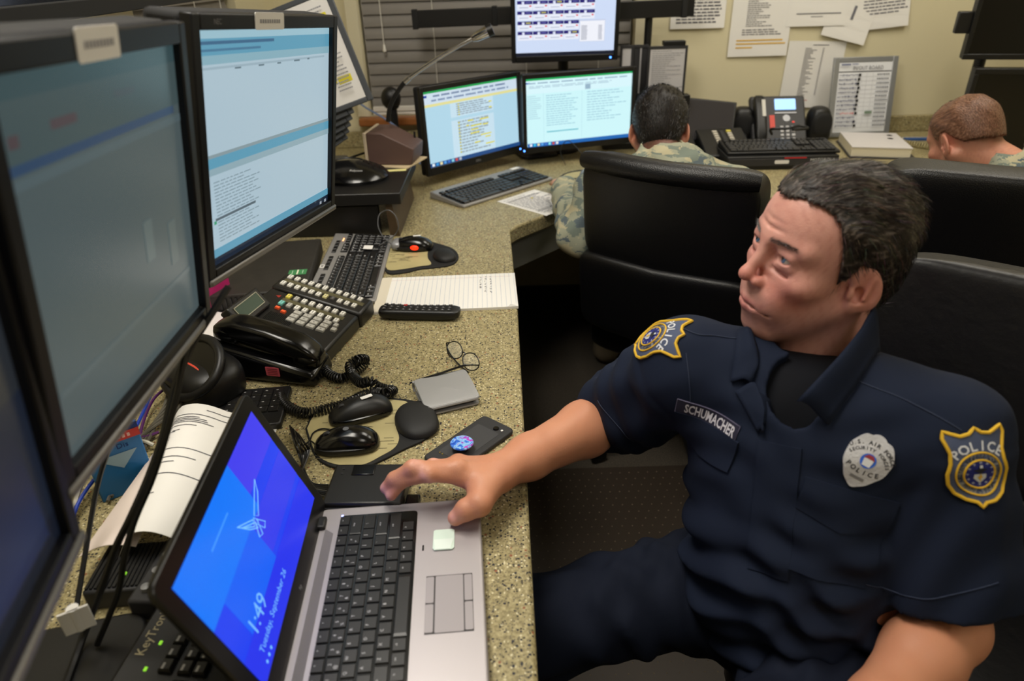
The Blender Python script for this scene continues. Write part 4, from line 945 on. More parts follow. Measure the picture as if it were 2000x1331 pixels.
monitor('angled monitor showing a document with yellow highlights',(-.120,2.715,.945),math.radians(43.9),math.radians(1.8),0,.474,.268,(.016,.018,.030),.03,r1,(-.26,2.90,.74),GM_,BB,logo=('DELL',.013,0,-.150),led=.235)
wh=(206,246,250)
r2=[(0,0,1,1,wh),(0,0,1,.03,(30,170,90)),(0,.03,1,.22,(216,246,252)),(0,.055,.04,.075,(30,80,180)),(.55,.14,.6,.21,(150,180,200)),(.16,.22,.162,.93,(160,206,220)),(.52,.22,.522,.93,(160,206,220))]
r2+=tlines(.02,.95,.06,.09,1,(150,180,200),.6,.95,1)+tlines(.03,.8,.11,.15,2,(150,180,200),.4,.9,2)+tlines(.01,.14,.25,.6,12,(170,208,220),.4,.5,3)+tlines(.18,.48,.25,.72,14,(160,206,220),.4,.6,4)+tlines(.56,.95,.24,.7,12,(166,208,222),.4,.4,5)+[(.18,.78,.48,.80,(120,196,210))]
r2+=[(0,.945,1,1,(20,100,180))]+[(.02+.035*i,.952,.042+.035*i,.99,c) for i,c in enumerate(((230,240,250),(60,190,230),(230,220,170),(90,160,230),(60,110,200),(140,230,240),(200,80,70),(230,235,240)))]
monitor('bright cyan-white monitor beside the dark-haired airman',(.302,2.868,.949),math.radians(18),math.radians(1.4),0,.461,.2586,(.0155,.0175,.025),.03,r2,(.13,2.99,.74),GM_,BB,led=-.245)
# upper monitor on the rail mount
YU=2.96; bL=py_(1000,123,YU); bR=py_(1207,118,YU); Wu=(bR-bL).length; cu=(bL+bR)/2
hu=.27; r3=[(0,0,1,1,(206,220,246)),(0,.955,1,1,(18,24,40))]
nv=(34,28,110)
for r in range(5):
    for c in range(5 if r<4 else 4):
        u=.02+.155*c; v=.12+.135*r
        r3+=[(u,v,u+.15,v+.12,(232,236,248)),(u,v,u+.15,v+.045,nv),(u+.045,v+.01,u+.07,v+.05,(220,226,246)),(u+.085,v+.015,u+.13,v+.03,(200,196,90) if (r+c)%4==3 else (90,90,160)),(u+.12,v+.06,u+.14,v+.08,(220,80,90)),(u+.02,v+.085,u+.11,v+.093,(150,160,190))]
r3+=[(.64,.52,.90,.82,(198,208,232)),(.645,.54,.895,.815,(240,242,250))]+tlines(.66,.72,.60,.80,11,(120,125,145),.5,.8,2)+tlines(.83,.87,.60,.80,11,(120,125,145),.5,.8,5)
t_up=thing('computer_monitor','upper rail-mounted monitor showing a grid of blue tiles','monitor',(cu.x,YU+.09,.74),group=GM_)
Mu=TR(-cu.x,-(YU+.09),-.74)@face_matrix((cu.x,YU,cu.z+.024+hu/2),math.radians(2.2),math.radians(-3))
def up_(name,mb,mt,**k):
    o=mb.build(name,mt,t_up,**k); o.matrix_local=Mu; return o
wu=Wu-.034
up_('housing',MB().box((0,.02,-.003),(Wu,.03,hu+.042)),BLACKP,bevel=.004)
f=MB()
for x0,x1,z0,z1 in ((-Wu/2,-wu/2,-hu/2-.024,hu/2+.018),(wu/2,Wu/2,-hu/2-.024,hu/2+.018),(-wu/2,wu/2,hu/2,hu/2+.018),(-wu/2,wu/2,-hu/2-.024,-hu/2)): f.box(((x0+x1)/2,0,(z0+z1)/2),(x1-x0,.014,z1-z0))
up_('bezel',f,BB,bevel=.002); up_('screen',pic(MB(),wu,hu,r3,-.001),SCREEN,colors=True)
up_('power_light',MB().box((Wu/2-.03,-.0075,-hu/2-.013),(.007,.002,.006)),mat('blue_led',(70,130,255),.3,emit=6))
MB().lathe([(.07,0),(.07,.012),(.022,.016),(.022,.68)],20).build('mount_pole',BLACKP,t_up,True)
MB().box((0,-.045,.60),(.10,.08,.08)).build('mount_plate',BLACKP,t_up,bevel=.004)
YR=3.09; rl=py_(808,38,YR); rr2=py_(1355,14,YR)
t=thing('mounting_rail','black horizontal mounting rail behind the upper monitor','rail',(.28,YR,.74))
d=rr2-rl; cR=(rl+rr2)/2-Vector((.28,YR,.74))
MB().box((0,0,0),(d.length,.03,.066),M=TR(*cR)@RY(-math.atan2(d.z,d.x))).build('rail_beam',BLACKP,t,bevel=.003)
for k in (-.66,-.28,.62): 
    MB().box((k*d.length*.75,0,0),(.022,.038,.074),M=TR(*cR)@RY(-math.atan2(d.z,d.x))).build('rail_clip',BLACKM,t,bevel=.002)
px_=py_(1266,60,YR+.02)
MB().tube([(px_.x-.28,.02,0),(px_.x-.28,.02,cR.z)],.016,12).build('support_post',BLACKP,t,True)
# ---------------------------------------------------------------- far keyboard, pads, sheets
K2=frame((-.052,2.492,.74),(math.cos(math.radians(44)),math.sin(math.radians(44)),0),(-math.sin(math.radians(44)),math.cos(math.radians(44)),0),(0,0,1))
kbf,z_,k_=full_keyboard('keyboard','black and grey keyboard in front of the angled far monitor',K2,.455,.185,SLV,strip=.03,legends=False)
MB().prism(rrect(.445,.118,.005,cy=-.010),.0,.0012,M=TR(0,-.010,.0168)@RX(math.radians(4.2))).build('key_bed',BLACKP,kbf)
MB().prism(rrect(.04,.02,.001),0,.001).build('white_label',PAPER,kbf).matrix_local=TR(.19,.078,.025)
mouse_pad('mouse pad half hidden behind the leather chair back',[(1086,360),(1094,346),(1115,337),(1150,334),(1172,345),(1172,363),(1150,373),(1110,373),(1092,369)],[(1096,348),(1115,340),(1150,337),(1168,346),(1160,354),(1130,353),(1105,352)],(1118,362),(.13,.07),0)
mouse('silver and black mouse half hidden by the leather chair back',fr((.335,2.60,.746),math.radians(190)),.115,.062,.034,SILVER,BLACKP,'computer mice')
cable('thin cable looping down behind the far mouse',[(.33,2.68,.76),(.30,2.75,.80),(.25,2.80,.84),(.22,2.80,.80),(.24,2.78,.745)],.0015,BC)
def flat_sheet(name,label,M4,w,h,rects,cat='paper',group=None,n=1,base=(232,230,228),th=.0012):
    t=thing(name,label,cat,M4=M4,group=group)
    MB().box((0,0,th/2),(w,h,th)).build('sheet',PAPER,t)
    if rects: pic(MB(),w,h,rects,th+.0002,flat=True).build('print',PRINT,t,colors=True)
    return t
fs=[(0.04,.04,.96,.045,(120,120,125))]+tlines(.06,.94,.08,.95,16,(165,165,172),.35,.5,8)+[(.04,.2,.96,.21,(70,70,76)),(.04,.78,.96,.79,(70,70,76)),(.5,.3,.55,.33,(226,206,60)),(.3,.9,.5,.94,(226,206,60))]
flat_sheet('form_sheet','printed form with grey rows beside the far keyboard',fr((.112,2.318,.74),math.radians(44)),.19,.235,fs)
# black rack of hanging document panels
t=thing('document_rack','dark rack of hinged document panels beside the bright monitor','document rack',(.56,3.10,.74))
hz=py_(1336,85,3.05).z-.74
MB().box((.0,-.01,.015),(.26,.10,.03)).build('foot',BLACKP,t,bevel=.004)
MB().box((.0,.012,.20),(.05,.02,.40)).build('post',BLACKP,t,bevel=.003)
zb=py_(1300,188,3.05).z-.74
for k,(xa,xb,yo,white) in enumerate(((1210,1236,0,1),(1238,1250,.02,0),(1246,1256,.03,1),(1254,1268,.04,0),(1262,1338,-.02,1))):
    a=py_(xa,130,3.05).x-.56; b2=py_(xb,130,3.05).x-.56; zt_=hz-.0012*k; W=b2-a
    f=MB()
    fw=.010 if W>.04 else .004
    for x0,x1,z0,z1 in ((a,a+fw,zb,zt_),(b2-fw,b2,zb,zt_),(a+fw,b2-fw,zb,zb+.01),(a+fw,b2-fw,zt_-.012,zt_)): f.box(((x0+x1)/2,-.05+yo,(z0+z1)/2),(x1-x0,.008,z1-z0))
    f.build('panel_frame',CHAR,t,bevel=.001)
    MB().box(((a+b2)/2,-.05+yo,(zb+zt_)/2),(W-2*fw,.003,zt_-zb-.022)).build('panel_sheet',mat('dim_paper',(190,188,190),.7) if white else CHAR,t)
    if W>.1:
        g=MB(); pic(g,W-.02,zt_-zb-.02,[(0,0,1,1,(190,188,190))]+tlines(.06,.95,.05,.95,20,(140,140,146),.25,.4,4)+[(.0,.83,1,.838,(60,60,66))],0); g.build('panel_print',PRINT,t,colors=True).matrix_local=TR((a+b2)/2,-.0525+yo,(zb+zt_)/2)
a=py_(1298,75,3.02)
MB().box((py_(1316,80,3.05).x-.56,-.055,hz+.004),(.09,.04,.018)).build('top_clip',BLACKP,t,bevel=.002)
p0=py_(1248,188,2.95);p1=py_(1335,188,2.95);
t=thing('black_tray','black flat box below the document rack panels','box',((p0.x+p1.x)/2+.02,2.98,.74)); hh=p0.z-.74
MB().box((0,0,hh-.028),(p1.x-p0.x+.02,.05,.052)).build('box_body',BLACKP,t,bevel=.003); MB().box((0,.02,(hh-.054)/2),(.05,.04,hh-.054)).build('leg',BLACKP,t)
# tilted glossy panel
q=[py_(1338,193,3.02),py_(1430,208,3.02),py_(1398,268,2.94),py_(1330,268,2.94)]
t=thing('touch_console','tilted glossy dark console screen behind the airman\'s ear','console',(.98,3.0,.74))
Mt=TR(-.98,-3.0,-.74)@face_matrix(sum(q,Vector())/4+Vector((-.02,0,.0)),math.radians(-4),math.radians(30),math.radians(-7))
o=MB().box((0,.008,0),(.30,.016,.185)).build('frame',BLACKP,t,bevel=.004); o.matrix_local=Mt
o=MB().box((0,-.0008,0),(.282,.002,.168)).build('glass_screen',mat('glossy_console',(58,56,58),.08),t); o.matrix_local=Mt
MB().box((0,.04,.03),(.12,.10,.06)).build('base',BLACKP,t,bevel=.006)
# key-expansion telephone modules
def key_module(label,M4,cols,parts):
    t=thing('telephone',label,'telephone',M4=M4,group='multi-key telephones on the far counter')
    MB().add([(-.10,-.09,0),(.10,-.09,0),(.10,.09,0),(-.10,.09,0),(-.10,-.09,.03),(.10,-.09,.03),(.10,.09,.10),(-.10,.09,.10)],[(3,2,1,0),(4,5,6,7),(0,1,5,4),(1,2,6,5),(2,3,7,6),(3,0,4,7)]).build('body',BLACKP,t,bevel=.005)
    K=TR(0,0,.066)@RX(math.atan2(.07,.18))
    for ci,cx in enumerate(cols):
        for k in range(9):
            o=objm('button',keymesh(.020,.011,.004,.85,mat('yellow_button',(226,212,96),.45) if (ci==1 and k==0) else mat('dull_button',(196,190,176),.5)),t); o.matrix_local=K@TR(cx,.068-k*.0165,0)
    MB().box((0,0,.0),(.016,.15,.002)).build('label_strip',CHAR,t).matrix_local=K@TR((cols[0]+cols[1])/2,0,.001)
    return t
key_module('black telephone key module with two columns beside the black speaker',fr((.905,2.86,.74),math.radians(4)),(-.025,.035),0)
key_module('black telephone mostly hidden behind the dark-haired airman',fr((.690,2.90,.74),math.radians(3)),(-.01,.055),0)
# IP telephone
c=(pz(1475,272)+pz(1570,272))/2
t=thing('desk_telephone','black office telephone with a lit blue display on the far counter','telephone',M4=fr((c.x-.055,c.y-.12,.74),math.radians(-3))@Matrix.Scale(1.1,4))
K=TR(0,-.03,.02)@RX(math.radians(52))
b_=[('body',MB().box((0,.095,-.012),(.215,.205,.03)),CHAR,.008),('display',MB().prism(rrect(.082,.046,.003,cx=.028,cy=.158),.003,.0055),mat('blue_lcd',(120,176,238),.2,emit=.9),0),('soft_key_bar',MB().box((.028,.122,.004),(.085,.006,.003)),SILVER,.0005),
('navigation_ring',MB().lathe([(.0001,.006),(.014,.006),(.016,.003)],20,M=TR(.03,.099,.0)),SILVER,0),('red_label',MB().box((-.026,.085,.004),(.02,.055,.003)),mat('red_label',(214,70,56),.5),.0005),('message_lamp',MB().box((.056,.083,.004),(.008,.005,.003)),mat('red_led',(230,50,40),.4,emit=.6),0),('stand',MB().box((0,.08,-.05),(.16,.05,.08)),BLACKP,.004)]
for n_,mb,mt,bv in b_:
    o=mb.build(n_,mt,t,bevel=bv); o.matrix_local=K
for r in range(4):
    for q_ in range(3): o=objm('button',keymesh(.013,.010,.003,.8,mat('steel_button',(190,190,192),.4)),t); o.matrix_local=K@TR(.010+q_*.022,.062-r*.0165,.003)
o=MB().sup((.046,.200,.035),.6,.4,18,20,c=(-.078,.09,.016),fn=lambda p:(p.x,p.y,p.z+.008*(1-(p.y/.1)**2))).build('handset',BLACKP,t,True); o.matrix_local=K
o=MB().box((-.068,.125,.042),(.014,.07,.003)).build('handset_label',mat('pale_label',(206,204,196),.5),t,bevel=.0005); o.matrix_local=K
cable('black handset cord curled in front of the office telephone',[Vector((c.x-.10,c.y-.16,.80)),Vector((c.x-.12,c.y-.20,.83)),Vector((c.x-.06,c.y-.22,.835)),Vector((c.x,c.y-.20,.84)),Vector((c.x+.02,c.y-.23,.835)),Vector((c.x-.05,c.y-.25,.835))],.006,BC,8)
for k,(x_,lab) in enumerate(((1440,'black desktop speaker left of the office telephone'),(1585,'black desktop speaker right of the office telephone'))):
    q=pz(x_,276)
    t=thing('desktop_speaker',lab,'speaker',M4=fr((q.x,q.y-.03,.74),math.radians(-8 if k==0 else 6)),group='pair of black desktop speakers')
    MB().sup((.105,.09,.155),.55,.7,24,16,c=(0,0,.078),fn=lambda p:(p.x*(1-.15*(p.z/.078)),p.y+.2*p.z*.3,p.z)).build('cabinet',BLACKP,t,True)
    MB().sup((.085,.02,.10),.8,.9,20,12,c=(0,-.042,.085)).build('grille',BLACKM,t,True)
    MB().box((-.005,-.048,.028),(.03,.004,.004)).build('badge',GREYP,t)
# keyboard stacked on a radio console
kc=[pz(1440,318,.78),pz(1660,305,.78),pz(1610,275,.80),pz(1440,285,.80)]
cx=(kc[0]+kc[1])/2
t=thing('radio_console','low black radio console with lettering under the far keyboard','console',M4=fr((1.075,2.735,.74),math.radians(-2.0)))
MB().box((0,0,.026),(.43,.19,.052)).build('case',BLACKP,t,bevel=.004)
MB().box((0,-.0965,.030),(.42,.003,.028)).build('front_panel',CHAR,t,bevel=.001)
q_=MB(); put_text(q_,'MOTOROLA',.017,TR(.150,-.0992,.036)@RX(PI/2),rgb(205,205,208)); q_.box((.045,-.0985,.046),(.085,.0004,.005),rgb(190,40,44)); q_.build('brand_print',PRINT,t,colors=True)
MB().prism(rrect(.055,.014,.005),0,.001,M=TR(-.005,-.0975,.031)@RX(PI/2)).build('white_label',PAPER,t)
kbr,z_,k_=full_keyboard('keyboard','black keyboard resting on the radio console below the office telephone',fr((1.085,2.750,.792),math.radians(-2)),.435,.165,BLACKP,strip=.012,h=.02,key_h=.007,legends=False)
# notebook, in/out board, cord, blue strip
t=thing('binder_book','thick binder with a grey-white cover below the board','binder',M4=fr((1.555,2.895,.74),math.radians(-14)))
MB().box((0,0,.003),(.25,.30,.006)).build('back_cover',CHAR,t,bevel=.001); MB().box((-.008,0,.0235),(.222,.275,.035)).build('page_block',mat('page_edges',(222,214,190),.8),t)
MB().box((-.006,0,.0425),(.226,.28,.003)).build('top_sheet',mat('cover_sheet',(206,202,202),.7),t)
for x_,y_ in ((.07,.09),(.06,.03)): MB().lathe([(.0001,.0006),(.012,.0006)],16,M=TR(x_,y_,.0442)).build('stamp',GREYP,t)
t=thing('paper_scrap','small white paper slip in front of the radio console','paper',M4=fr((1.36,2.60,.74),math.radians(-20))); MB().box((0,0,.0008),(.09,.05,.0015)).build('sheet',PAPER,t); MB().box((.01,.0,.002),(.06,.03,.001)).build('upper_sheet',PAPER,t)
yb=3.12; bl_,br_=py_(1610,282,yb),py_(1731,276,yb); zt0=.35; w0=(br_-bl_).length
t=thing('in_out_board','silver-framed IN/OUT BOARD leaning on the wall','whiteboard',(bl_.lerp(br_,.5).x,yb,.742))
Mb=TR(0,.0,.006)@RX(math.radians(-11)); tz=(py_(1650,115,3.2).z-.74)/math.cos(math.radians(11))
f=MB(); w1=w0
for x0,x1,z0,z1 in ((-w1/2,-w1/2+.024,0,tz),(w1/2-.024,w1/2,0,tz),(-w1/2+.024,w1/2-.024,0,.022),(-w1/2+.024,w1/2-.024,tz-.022,tz)): f.box(((x0+x1)/2,0,(z0+z1)/2),(x1-x0,.016,z1-z0))
o=f.build('frame',mat('board_frame',(158,160,162),.35,.5),t,bevel=.002); o.matrix_local=Mb
iw,ih=w1-.048,tz-.044
rb_=[(0,0,1,1,(226,228,232)),(0,.125,1,.14,(40,40,44)),(.44,.14,.443,.95,(150,150,158)),(.54,.14,.543,.95,(150,150,158)),(.66,.14,.663,.95,(150,150,158))]
rd=random.Random(2)
for k in range(13):
    v=.155+k*.061; rb_.append((0,v+.05,1,v+.053,(150,150,158)))
    x=.02
    while x<.36:
        l=rd.uniform(.012,.03); rb_.append((x,v+.01+rd.uniform(0,.01),x+l,v+.034+rd.uniform(-.008,.006),(70,74,110) if k!=9 or x<.1 else (200,90,90))); x+=l+.012
    x=.74
    while x<.96: l=rd.uniform(.015,.03); rb_.append((x,v+.012,x+l,v+.032,(90,92,104))); x+=l+.014
rb_.append((.56,.70,.70,.74,(120,140,120)))
rb_+=[(.02,.02,.2,.04,(80,90,130)),(.22,.02,.34,.032,(90,100,140))]
g=pic(MB(),iw,ih,rb_,0); put_text(g,'IN/OUT BOARD',.022,TR(.01,-.004,ih/2-.024)@RX(PI/2),rgb(110,110,118),.85)
for k in range(13):
    if k not in (10,): g.lathe([(.0001,0),(.0062,0)],10,rgb(20,20,24),TR((.40-.5-.008*(k%3))*iw,-.0045,(.5-.18-k*.061)*ih)@RX(PI/2))
o=g.build('board_print',PRINT,t,colors=True); o.matrix_local=Mb@TR(0,-.006,tz/2)
o=MB().box((0,.002,tz/2),(iw+.01,.006,ih+.01)).build('board_panel',PAPER,t); o.matrix_local=Mb
hp=[]; c0=Vector((1.70,2.98,.752)); c1=Vector((1.86,2.78,.752)); n=260; dd=(c1-c0).normalized(); xx=Vector((0,0,1)).cross(dd)
for i in range(n+1): th=2*PI*24*i/n; hp.append(c0.lerp(c1,i/n)+(xx*math.cos(th)+Vector((0,0,1))*math.sin(th))*.011)
tag(MB().tube(hp,.003,5).build('coiled_cord',mat('tan_cord',(168,156,112),.5),None,True),'tan coiled telephone cord beside the binder','cord')
t=thing('blue_folder','blue folder strip lying behind the tan coiled cord','folder',M4=fr((1.88,3.05,.74),math.radians(-6))); MB().box((0,0,.004),(.22,.03,.008)).build('cover',mat('blue_card',(40,84,150),.5),t); MB().box((0,.02,.003),(.22,.02,.005)).build('inner_sheet',PAPER,t)
# wall papers
def wall_sheet(label,px,py,px2,py2,rects,rz=0,curl=0):
    a=py_(px,py,YB-.004); b2=py_(px2,py2,YB-.004); w_=abs(b2.x-a.x); h_=abs(a.z-b2.z); c=(a+b2)/2
    t=thing('wall_paper_sheet',label,'paper',(c.x,YB-.0035,c.z),group='papers taped on the far wall'); t.rotation_euler=(0,rz,0)
    n=6; g=MB(); vs=[];fs=[]
    for off in (0,.0008):
        for j in range(n+1):
            for i in (0,1): v=j/n; vs.append(((i-.5)*w_,-curl*(v**2)*(.4+.6*i)-.001+off,(.5-v)*h_))
    N=2*(n+1)
    for j in range(n): a_=2*j; fs+=[(a_,a_+2,a_+3,a_+1),(N+a_,N+a_+1,N+a_+3,N+a_+2),(a_,N+a_,N+a_+2,a_+2),(a_+1,a_+3,N+a_+3,N+a_+1)]
    fs+=[(0,1,N+1,N),(2*n,N+2*n,N+2*n+1,2*n+1)]
    g.add(vs,fs); g.build('sheet',PAPER,t)
    if rects:
        g=MB()
        for u0,v0,u1,v1,c_ in rects:
            if v1-v0>.5: continue
            yo=lambda u,v: -curl*(v**2)*(.4+.6*u)-.0026
            g.quad(((u0-.5)*w_,yo(u0,v1),(.5-v1)*h_),((u1-.5)*w_,yo(u1,v1),(.5-v1)*h_),((u1-.5)*w_,yo(u1,v0),(.5-v0)*h_),((u0-.5)*w_,yo(u0,v0),(.5-v0)*h_),rgb(*c_))
        g.build('print',PRINT,t,colors=True)
    return t
ink=(110,110,118); ora=(222,176,60)
wall_sheet('white sheet with large print at the rail\'s right end',1320,-95,1413,54,tlines(.1,.92,.3,.95,15,(90,90,98),.45,.8,1),curl=.008)
wall_sheet('white page with orange highlighted lines above the office telephone',1440,-60,1534,108,tlines(.25,.7,.05,.66,26,ink,.35,.3,2)+tlines(.2,.9,.68,.76,3,ink,.4,.7,3)+[(.12,.80,.9,.815,ora),(.12,.84,.95,.855,ora),(.12,.885,.4,.9,ora)],curl=.008)
wall_sheet('white sheet with one caption line near the top centre right',1554,-80,1648,49,[(.15,.80,.9,.815,ink),(.4,.85,.6,.86,ink)],curl=.012)
wall_sheet('crooked white sheet hanging down between two others',1638,-60,1700,78,[(.5,.5,.56,.7,ink)],rz=math.radians(14),curl=.02)
wall_sheet('printed white sheet tilted at the top right of the papers',1692,-75,1764,54,tlines(.1,.95,.1,.8,14,ink,.4,.5,6),rz=math.radians(-5),curl=.015)
wall_sheet('list page with one narrow column taped behind the office telephone',1540,82,1628,208,[(.42,.05,.7,.06,ink)]+tlines(.3,.5,.10,.85,30,ink,.4,.3,7)+[(.6,.1+.021*i,.63,.107+.021*i,ink) for i in range(34)]+[(.32,.88,.5,.89,(190,90,90))],rz=math.radians(2),curl=.008)
# dark monitors at the right
def dark_monitor(label,x0,y0,x1,y1,Y,yaw,arm):
    a=py_(x0,y0,Y); b2=py_(x0,y1,Y); h_=a.z-b2.z; W=.52
    u_=Vector((math.cos(yaw),math.sin(yaw),0)); c=a.lerp(b2,.5)+u_*W/2
    t=thing('computer_monitor',label,'monitor',(c.x,c.y+arm,.74),group='dark monitors at the right wall'); M=TR(-c.x,-c.y-arm,-.74)@face_matrix(c,yaw,math.radians(-2))
    for n_,mb,mt,bv in (('housing',MB().box((0,.02,0),(W,.035,h_)),BLACKP,.006),('screen',MB().box((0,.0,0),(W-.03,.006,h_-.035)),BLACKG,0),('bezel',MB().box((0,.0,-h_/2+.010),(W,.014,.02)).box((0,0,h_/2-.010),(W,.014,.02)).box((-W/2+.008,0,0),(.016,.014,h_-.04)).box((W/2-.008,0,0),(.016,.014,h_-.04)),BLACKP,.002),('side_knob',MB().box((-W/2-.022,.02,.0),(.05,.03,.075)),BLACKP,.004)):
        o=mb.build(n_,mt,t,bevel=bv); o.matrix_local=M
    zc=c.z-.74
    MB().tube([(0,0,0),(0,0,zc+.05)],.022,12).build('stand_pole',BLACKP,t,True); MB().box((0,-arm/2+.02,zc),(.08,arm-.03,.08)).build('mount_plate',BLACKP,t,bevel=.004); MB().lathe([(.09,0),(.09,.012),(.03,.018)],24).build('stand_foot',BLACKP,t,True)
dark_monitor('upper switched-off black monitor at the right edge',1898,-30,0,116,2.75,math.radians(-14),.34)
dark_monitor('lower switched-off black monitor behind the fair-haired airman',1880,134,0,300,2.70,math.radians(-14),.12)
# ================================================================ smooth bodies: signed-distance fields meshed to one continuous surface
class Field:
    def __init__(s, lo, hi, h):
        s.lo=np.array(lo,np.float32); s.h=h; s.n=np.ceil((np.array(hi)-np.array(lo))/h).astype(int)+1
        s.d=np.full(tuple(s.n),.05,np.float32)
        s.ax=[(s.lo[k]+h*np.arange(s.n[k])).astype(np.float32) for k in range(3)]
    def sub(s, lo, hi):
        sl=[]
        for k in range(3):
            a=max(0,int(math.floor((lo[k]-s.lo[k])/s.h))); b=min(s.n[k],int(math.ceil((hi[k]-s.lo[k])/s.h))+1)
            if b<=a: return None
            sl.append(slice(a,b))
        return tuple(sl)
    def grid(s, sl): return (s.ax[0][sl[0]][:,None,None], s.ax[1][sl[1]][None,:,None], s.ax[2][sl[2]][None,None,:])
    def op(s, fn, lo, hi, k, mode):
        pad=k+.012
        sl=s.sub(np.array(lo)-pad,np.array(hi)+pad)
        if sl is None: return
        a=s.d[sl]; b=fn(*s.grid(sl)).astype(np.float32)
        if mode=='u':
            h=np.maximum(k-np.abs(a-b),0)/max(k,1e-6); s.d[sl]=np.minimum(a,b)-h*h*k*.25
        else:
            h=np.maximum(k-np.abs(a+b),0)/max(k,1e-6); s.d[sl]=np.maximum(a,-b)+h*h*k*.25
    def ell(s, c, r, k=.01, R=None, mode='u'):
        c=np.array(c,float); r=np.array(r,float); R=np.eye(3) if R is None else np.array(R,float)
        def fn(x,y,z):
            x,y,z=x-c[0],y-c[1],z-c[2]
            q=[R[i,0]*x+R[i,1]*y+R[i,2]*z for i in range(3)]
            k0=np.sqrt((q[0]/r[0])**2+(q[1]/r[1])**2+(q[2]/r[2])**2); k1=np.sqrt((q[0]/r[0]**2)**2+(q[1]/r[1]**2)**2+(q[2]/r[2]**2)**2)
            return k0*(k0-1)/np.maximum(k1,1e-6)
        e=np.sqrt(((R*r[:,None])**2).sum(0)); s.op(fn,c-e,c+e,k,mode)
    def cone(s, a, b, ra, rb, k=.01, mode='u'):
        a=np.array(a,float); b=np.array(b,float); d=b-a; L=(d@d)
        def fn(x,y,z):
            x,y,z=x-a[0],y-a[1],z-a[2]; t=np.clip((x*d[0]+y*d[1]+z*d[2])/L,0,1)
            return np.sqrt((x-t*d[0])**2+(y-t*d[1])**2+(z-t*d[2])**2)-(ra+(rb-ra)*t)
        m=max(ra,rb); s.op(fn,np.minimum(a,b)-m,np.maximum(a,b)+m,k,mode)
    def sym(s, kind, *a, **k):
        for sg in (1,-1):
            f=lambda p: (p[0],p[1]*sg,p[2])
            if kind=='ell':
                R=k.get('R'); kk=dict(k)
                if R is not None: S=np.diag([1,sg,1]); kk['R']=S@np.array(R)@S
                s.ell(f(a[0]),*a[1:],**kk)
            else: s.cone(f(a[0]),f(a[1]),*a[2:],**k)
    def mesh(s, smooth=1):
        d=s.d; sg=d<0; n=d.shape
        c=np.zeros((n[0]-1,n[1]-1,n[2]-1),np.int8)
        for i in (0,1):
            for j in (0,1):
                for k in (0,1): c+=sg[i:n[0]-1+i,j:n[1]-1+j,k:n[2]-1+k]
        m=(c>0)&(c<8); cells=np.argwhere(m); idx=np.full(c.shape,-1,np.int64); idx[m]=np.arange(len(cells))
        pos=np.zeros((len(cells),3)); cnt=np.zeros(len(cells))
        C=[(i,j,k) for i in (0,1) for j in (0,1) for k in (0,1)]
        val={q:d[cells[:,0]+q[0],cells[:,1]+q[1],cells[:,2]+q[2]] for q in C}
        for a in C:
            for ax in range(3):
                if a[ax]==0:
                    b=list(a); b[ax]=1; b=tuple(b); va,vb=val[a],val[b]; cr=(va<0)!=(vb<0)
                    t=np.where(cr,va/np.where(cr,va-vb,1),0); p=np.tile(np.array(a,float),(len(cells),1)); p[:,ax]+=t; pos+=p*cr[:,None]; cnt+=cr
        V=s.lo+s.h*(cells+pos/cnt[:,None]); F=[]
        for ax in range(3):
            o=[0,1,2]; o.remove(ax); u,v=o
            A=np.take(sg,range(n[ax]-1),ax); B=np.take(sg,range(1,n[ax]),ax); e=np.argwhere(A!=B); e=e[(e[:,u]>0)&(e[:,v]>0)&(e[:,u]<n[u]-1)&(e[:,v]<n[v]-1)]
            inside=sg[e[:,0],e[:,1],e[:,2]]
            def cl(du,dv):
                q=e.copy(); q[:,u]+=du; q[:,v]+=dv; return idx[q[:,0],q[:,1],q[:,2]]
            q=np.stack([cl(-1,-1),cl(0,-1),cl(0,0),cl(-1,0)],1); flip=(~inside) if ax!=1 else inside
            q[flip]=q[flip][:,::-1]; F.append(q)
        F=np.concatenate(F); F=F[(F>=0).all(1)]
        for _ in range(smooth):
            acc=np.zeros_like(V); w=np.zeros(len(V))
            for a,b in ((0,1),(1,2),(2,3),(3,0)):
                np.add.at(acc,F[:,a],V[F[:,b]]); np.add.at(w,F[:,a],1); np.add.at(acc,F[:,b],V[F[:,a]]); np.add.at(w,F[:,b],1)
            V=V*.5+.5*acc/np.maximum(w,1)[:,None]
        return V,F
def make_mesh(name, V, F, mt, col=None):
    me=bpy.data.meshes.new(name); me.vertices.add(len(V)); me.vertices.foreach_set('co',np.asarray(V,np.float32).ravel())
    me.loops.add(len(F)*4); me.loops.foreach_set('vertex_index',np.asarray(F,np.int32).ravel()); me.polygons.add(len(F)); me.polygons.foreach_set('loop_start',np.arange(0,len(F)*4,4,dtype=np.int32))
    me.update(calc_edges=True); me.polygons.foreach_set('use_smooth',np.ones(len(F),bool))
    if col is not None:
        a=me.color_attributes.new('Col','FLOAT_COLOR','POINT'); cc=np.ones((len(V),4),np.float32); cc[:,:3]=col; a.data.foreach_set('color',cc.ravel())
    me.materials.append(mt); me.validate(); return me
def lin(*c): return np.array([s2l(float(v)) for v in c])
def blob(V,c,r): return np.exp(-(((V-np.array(c))/np.array(r))**2).sum(1))
def noise3(V,f,seed=0):
    rs=np.random.RandomState(seed); out=np.zeros(len(V))
    for i in range(6):
        d=rs.normal(size=3); d/=np.linalg.norm(d); out+=np.sin(V@d*f*(.7+.2*i)+rs.uniform(0,6.3))
    return out/6
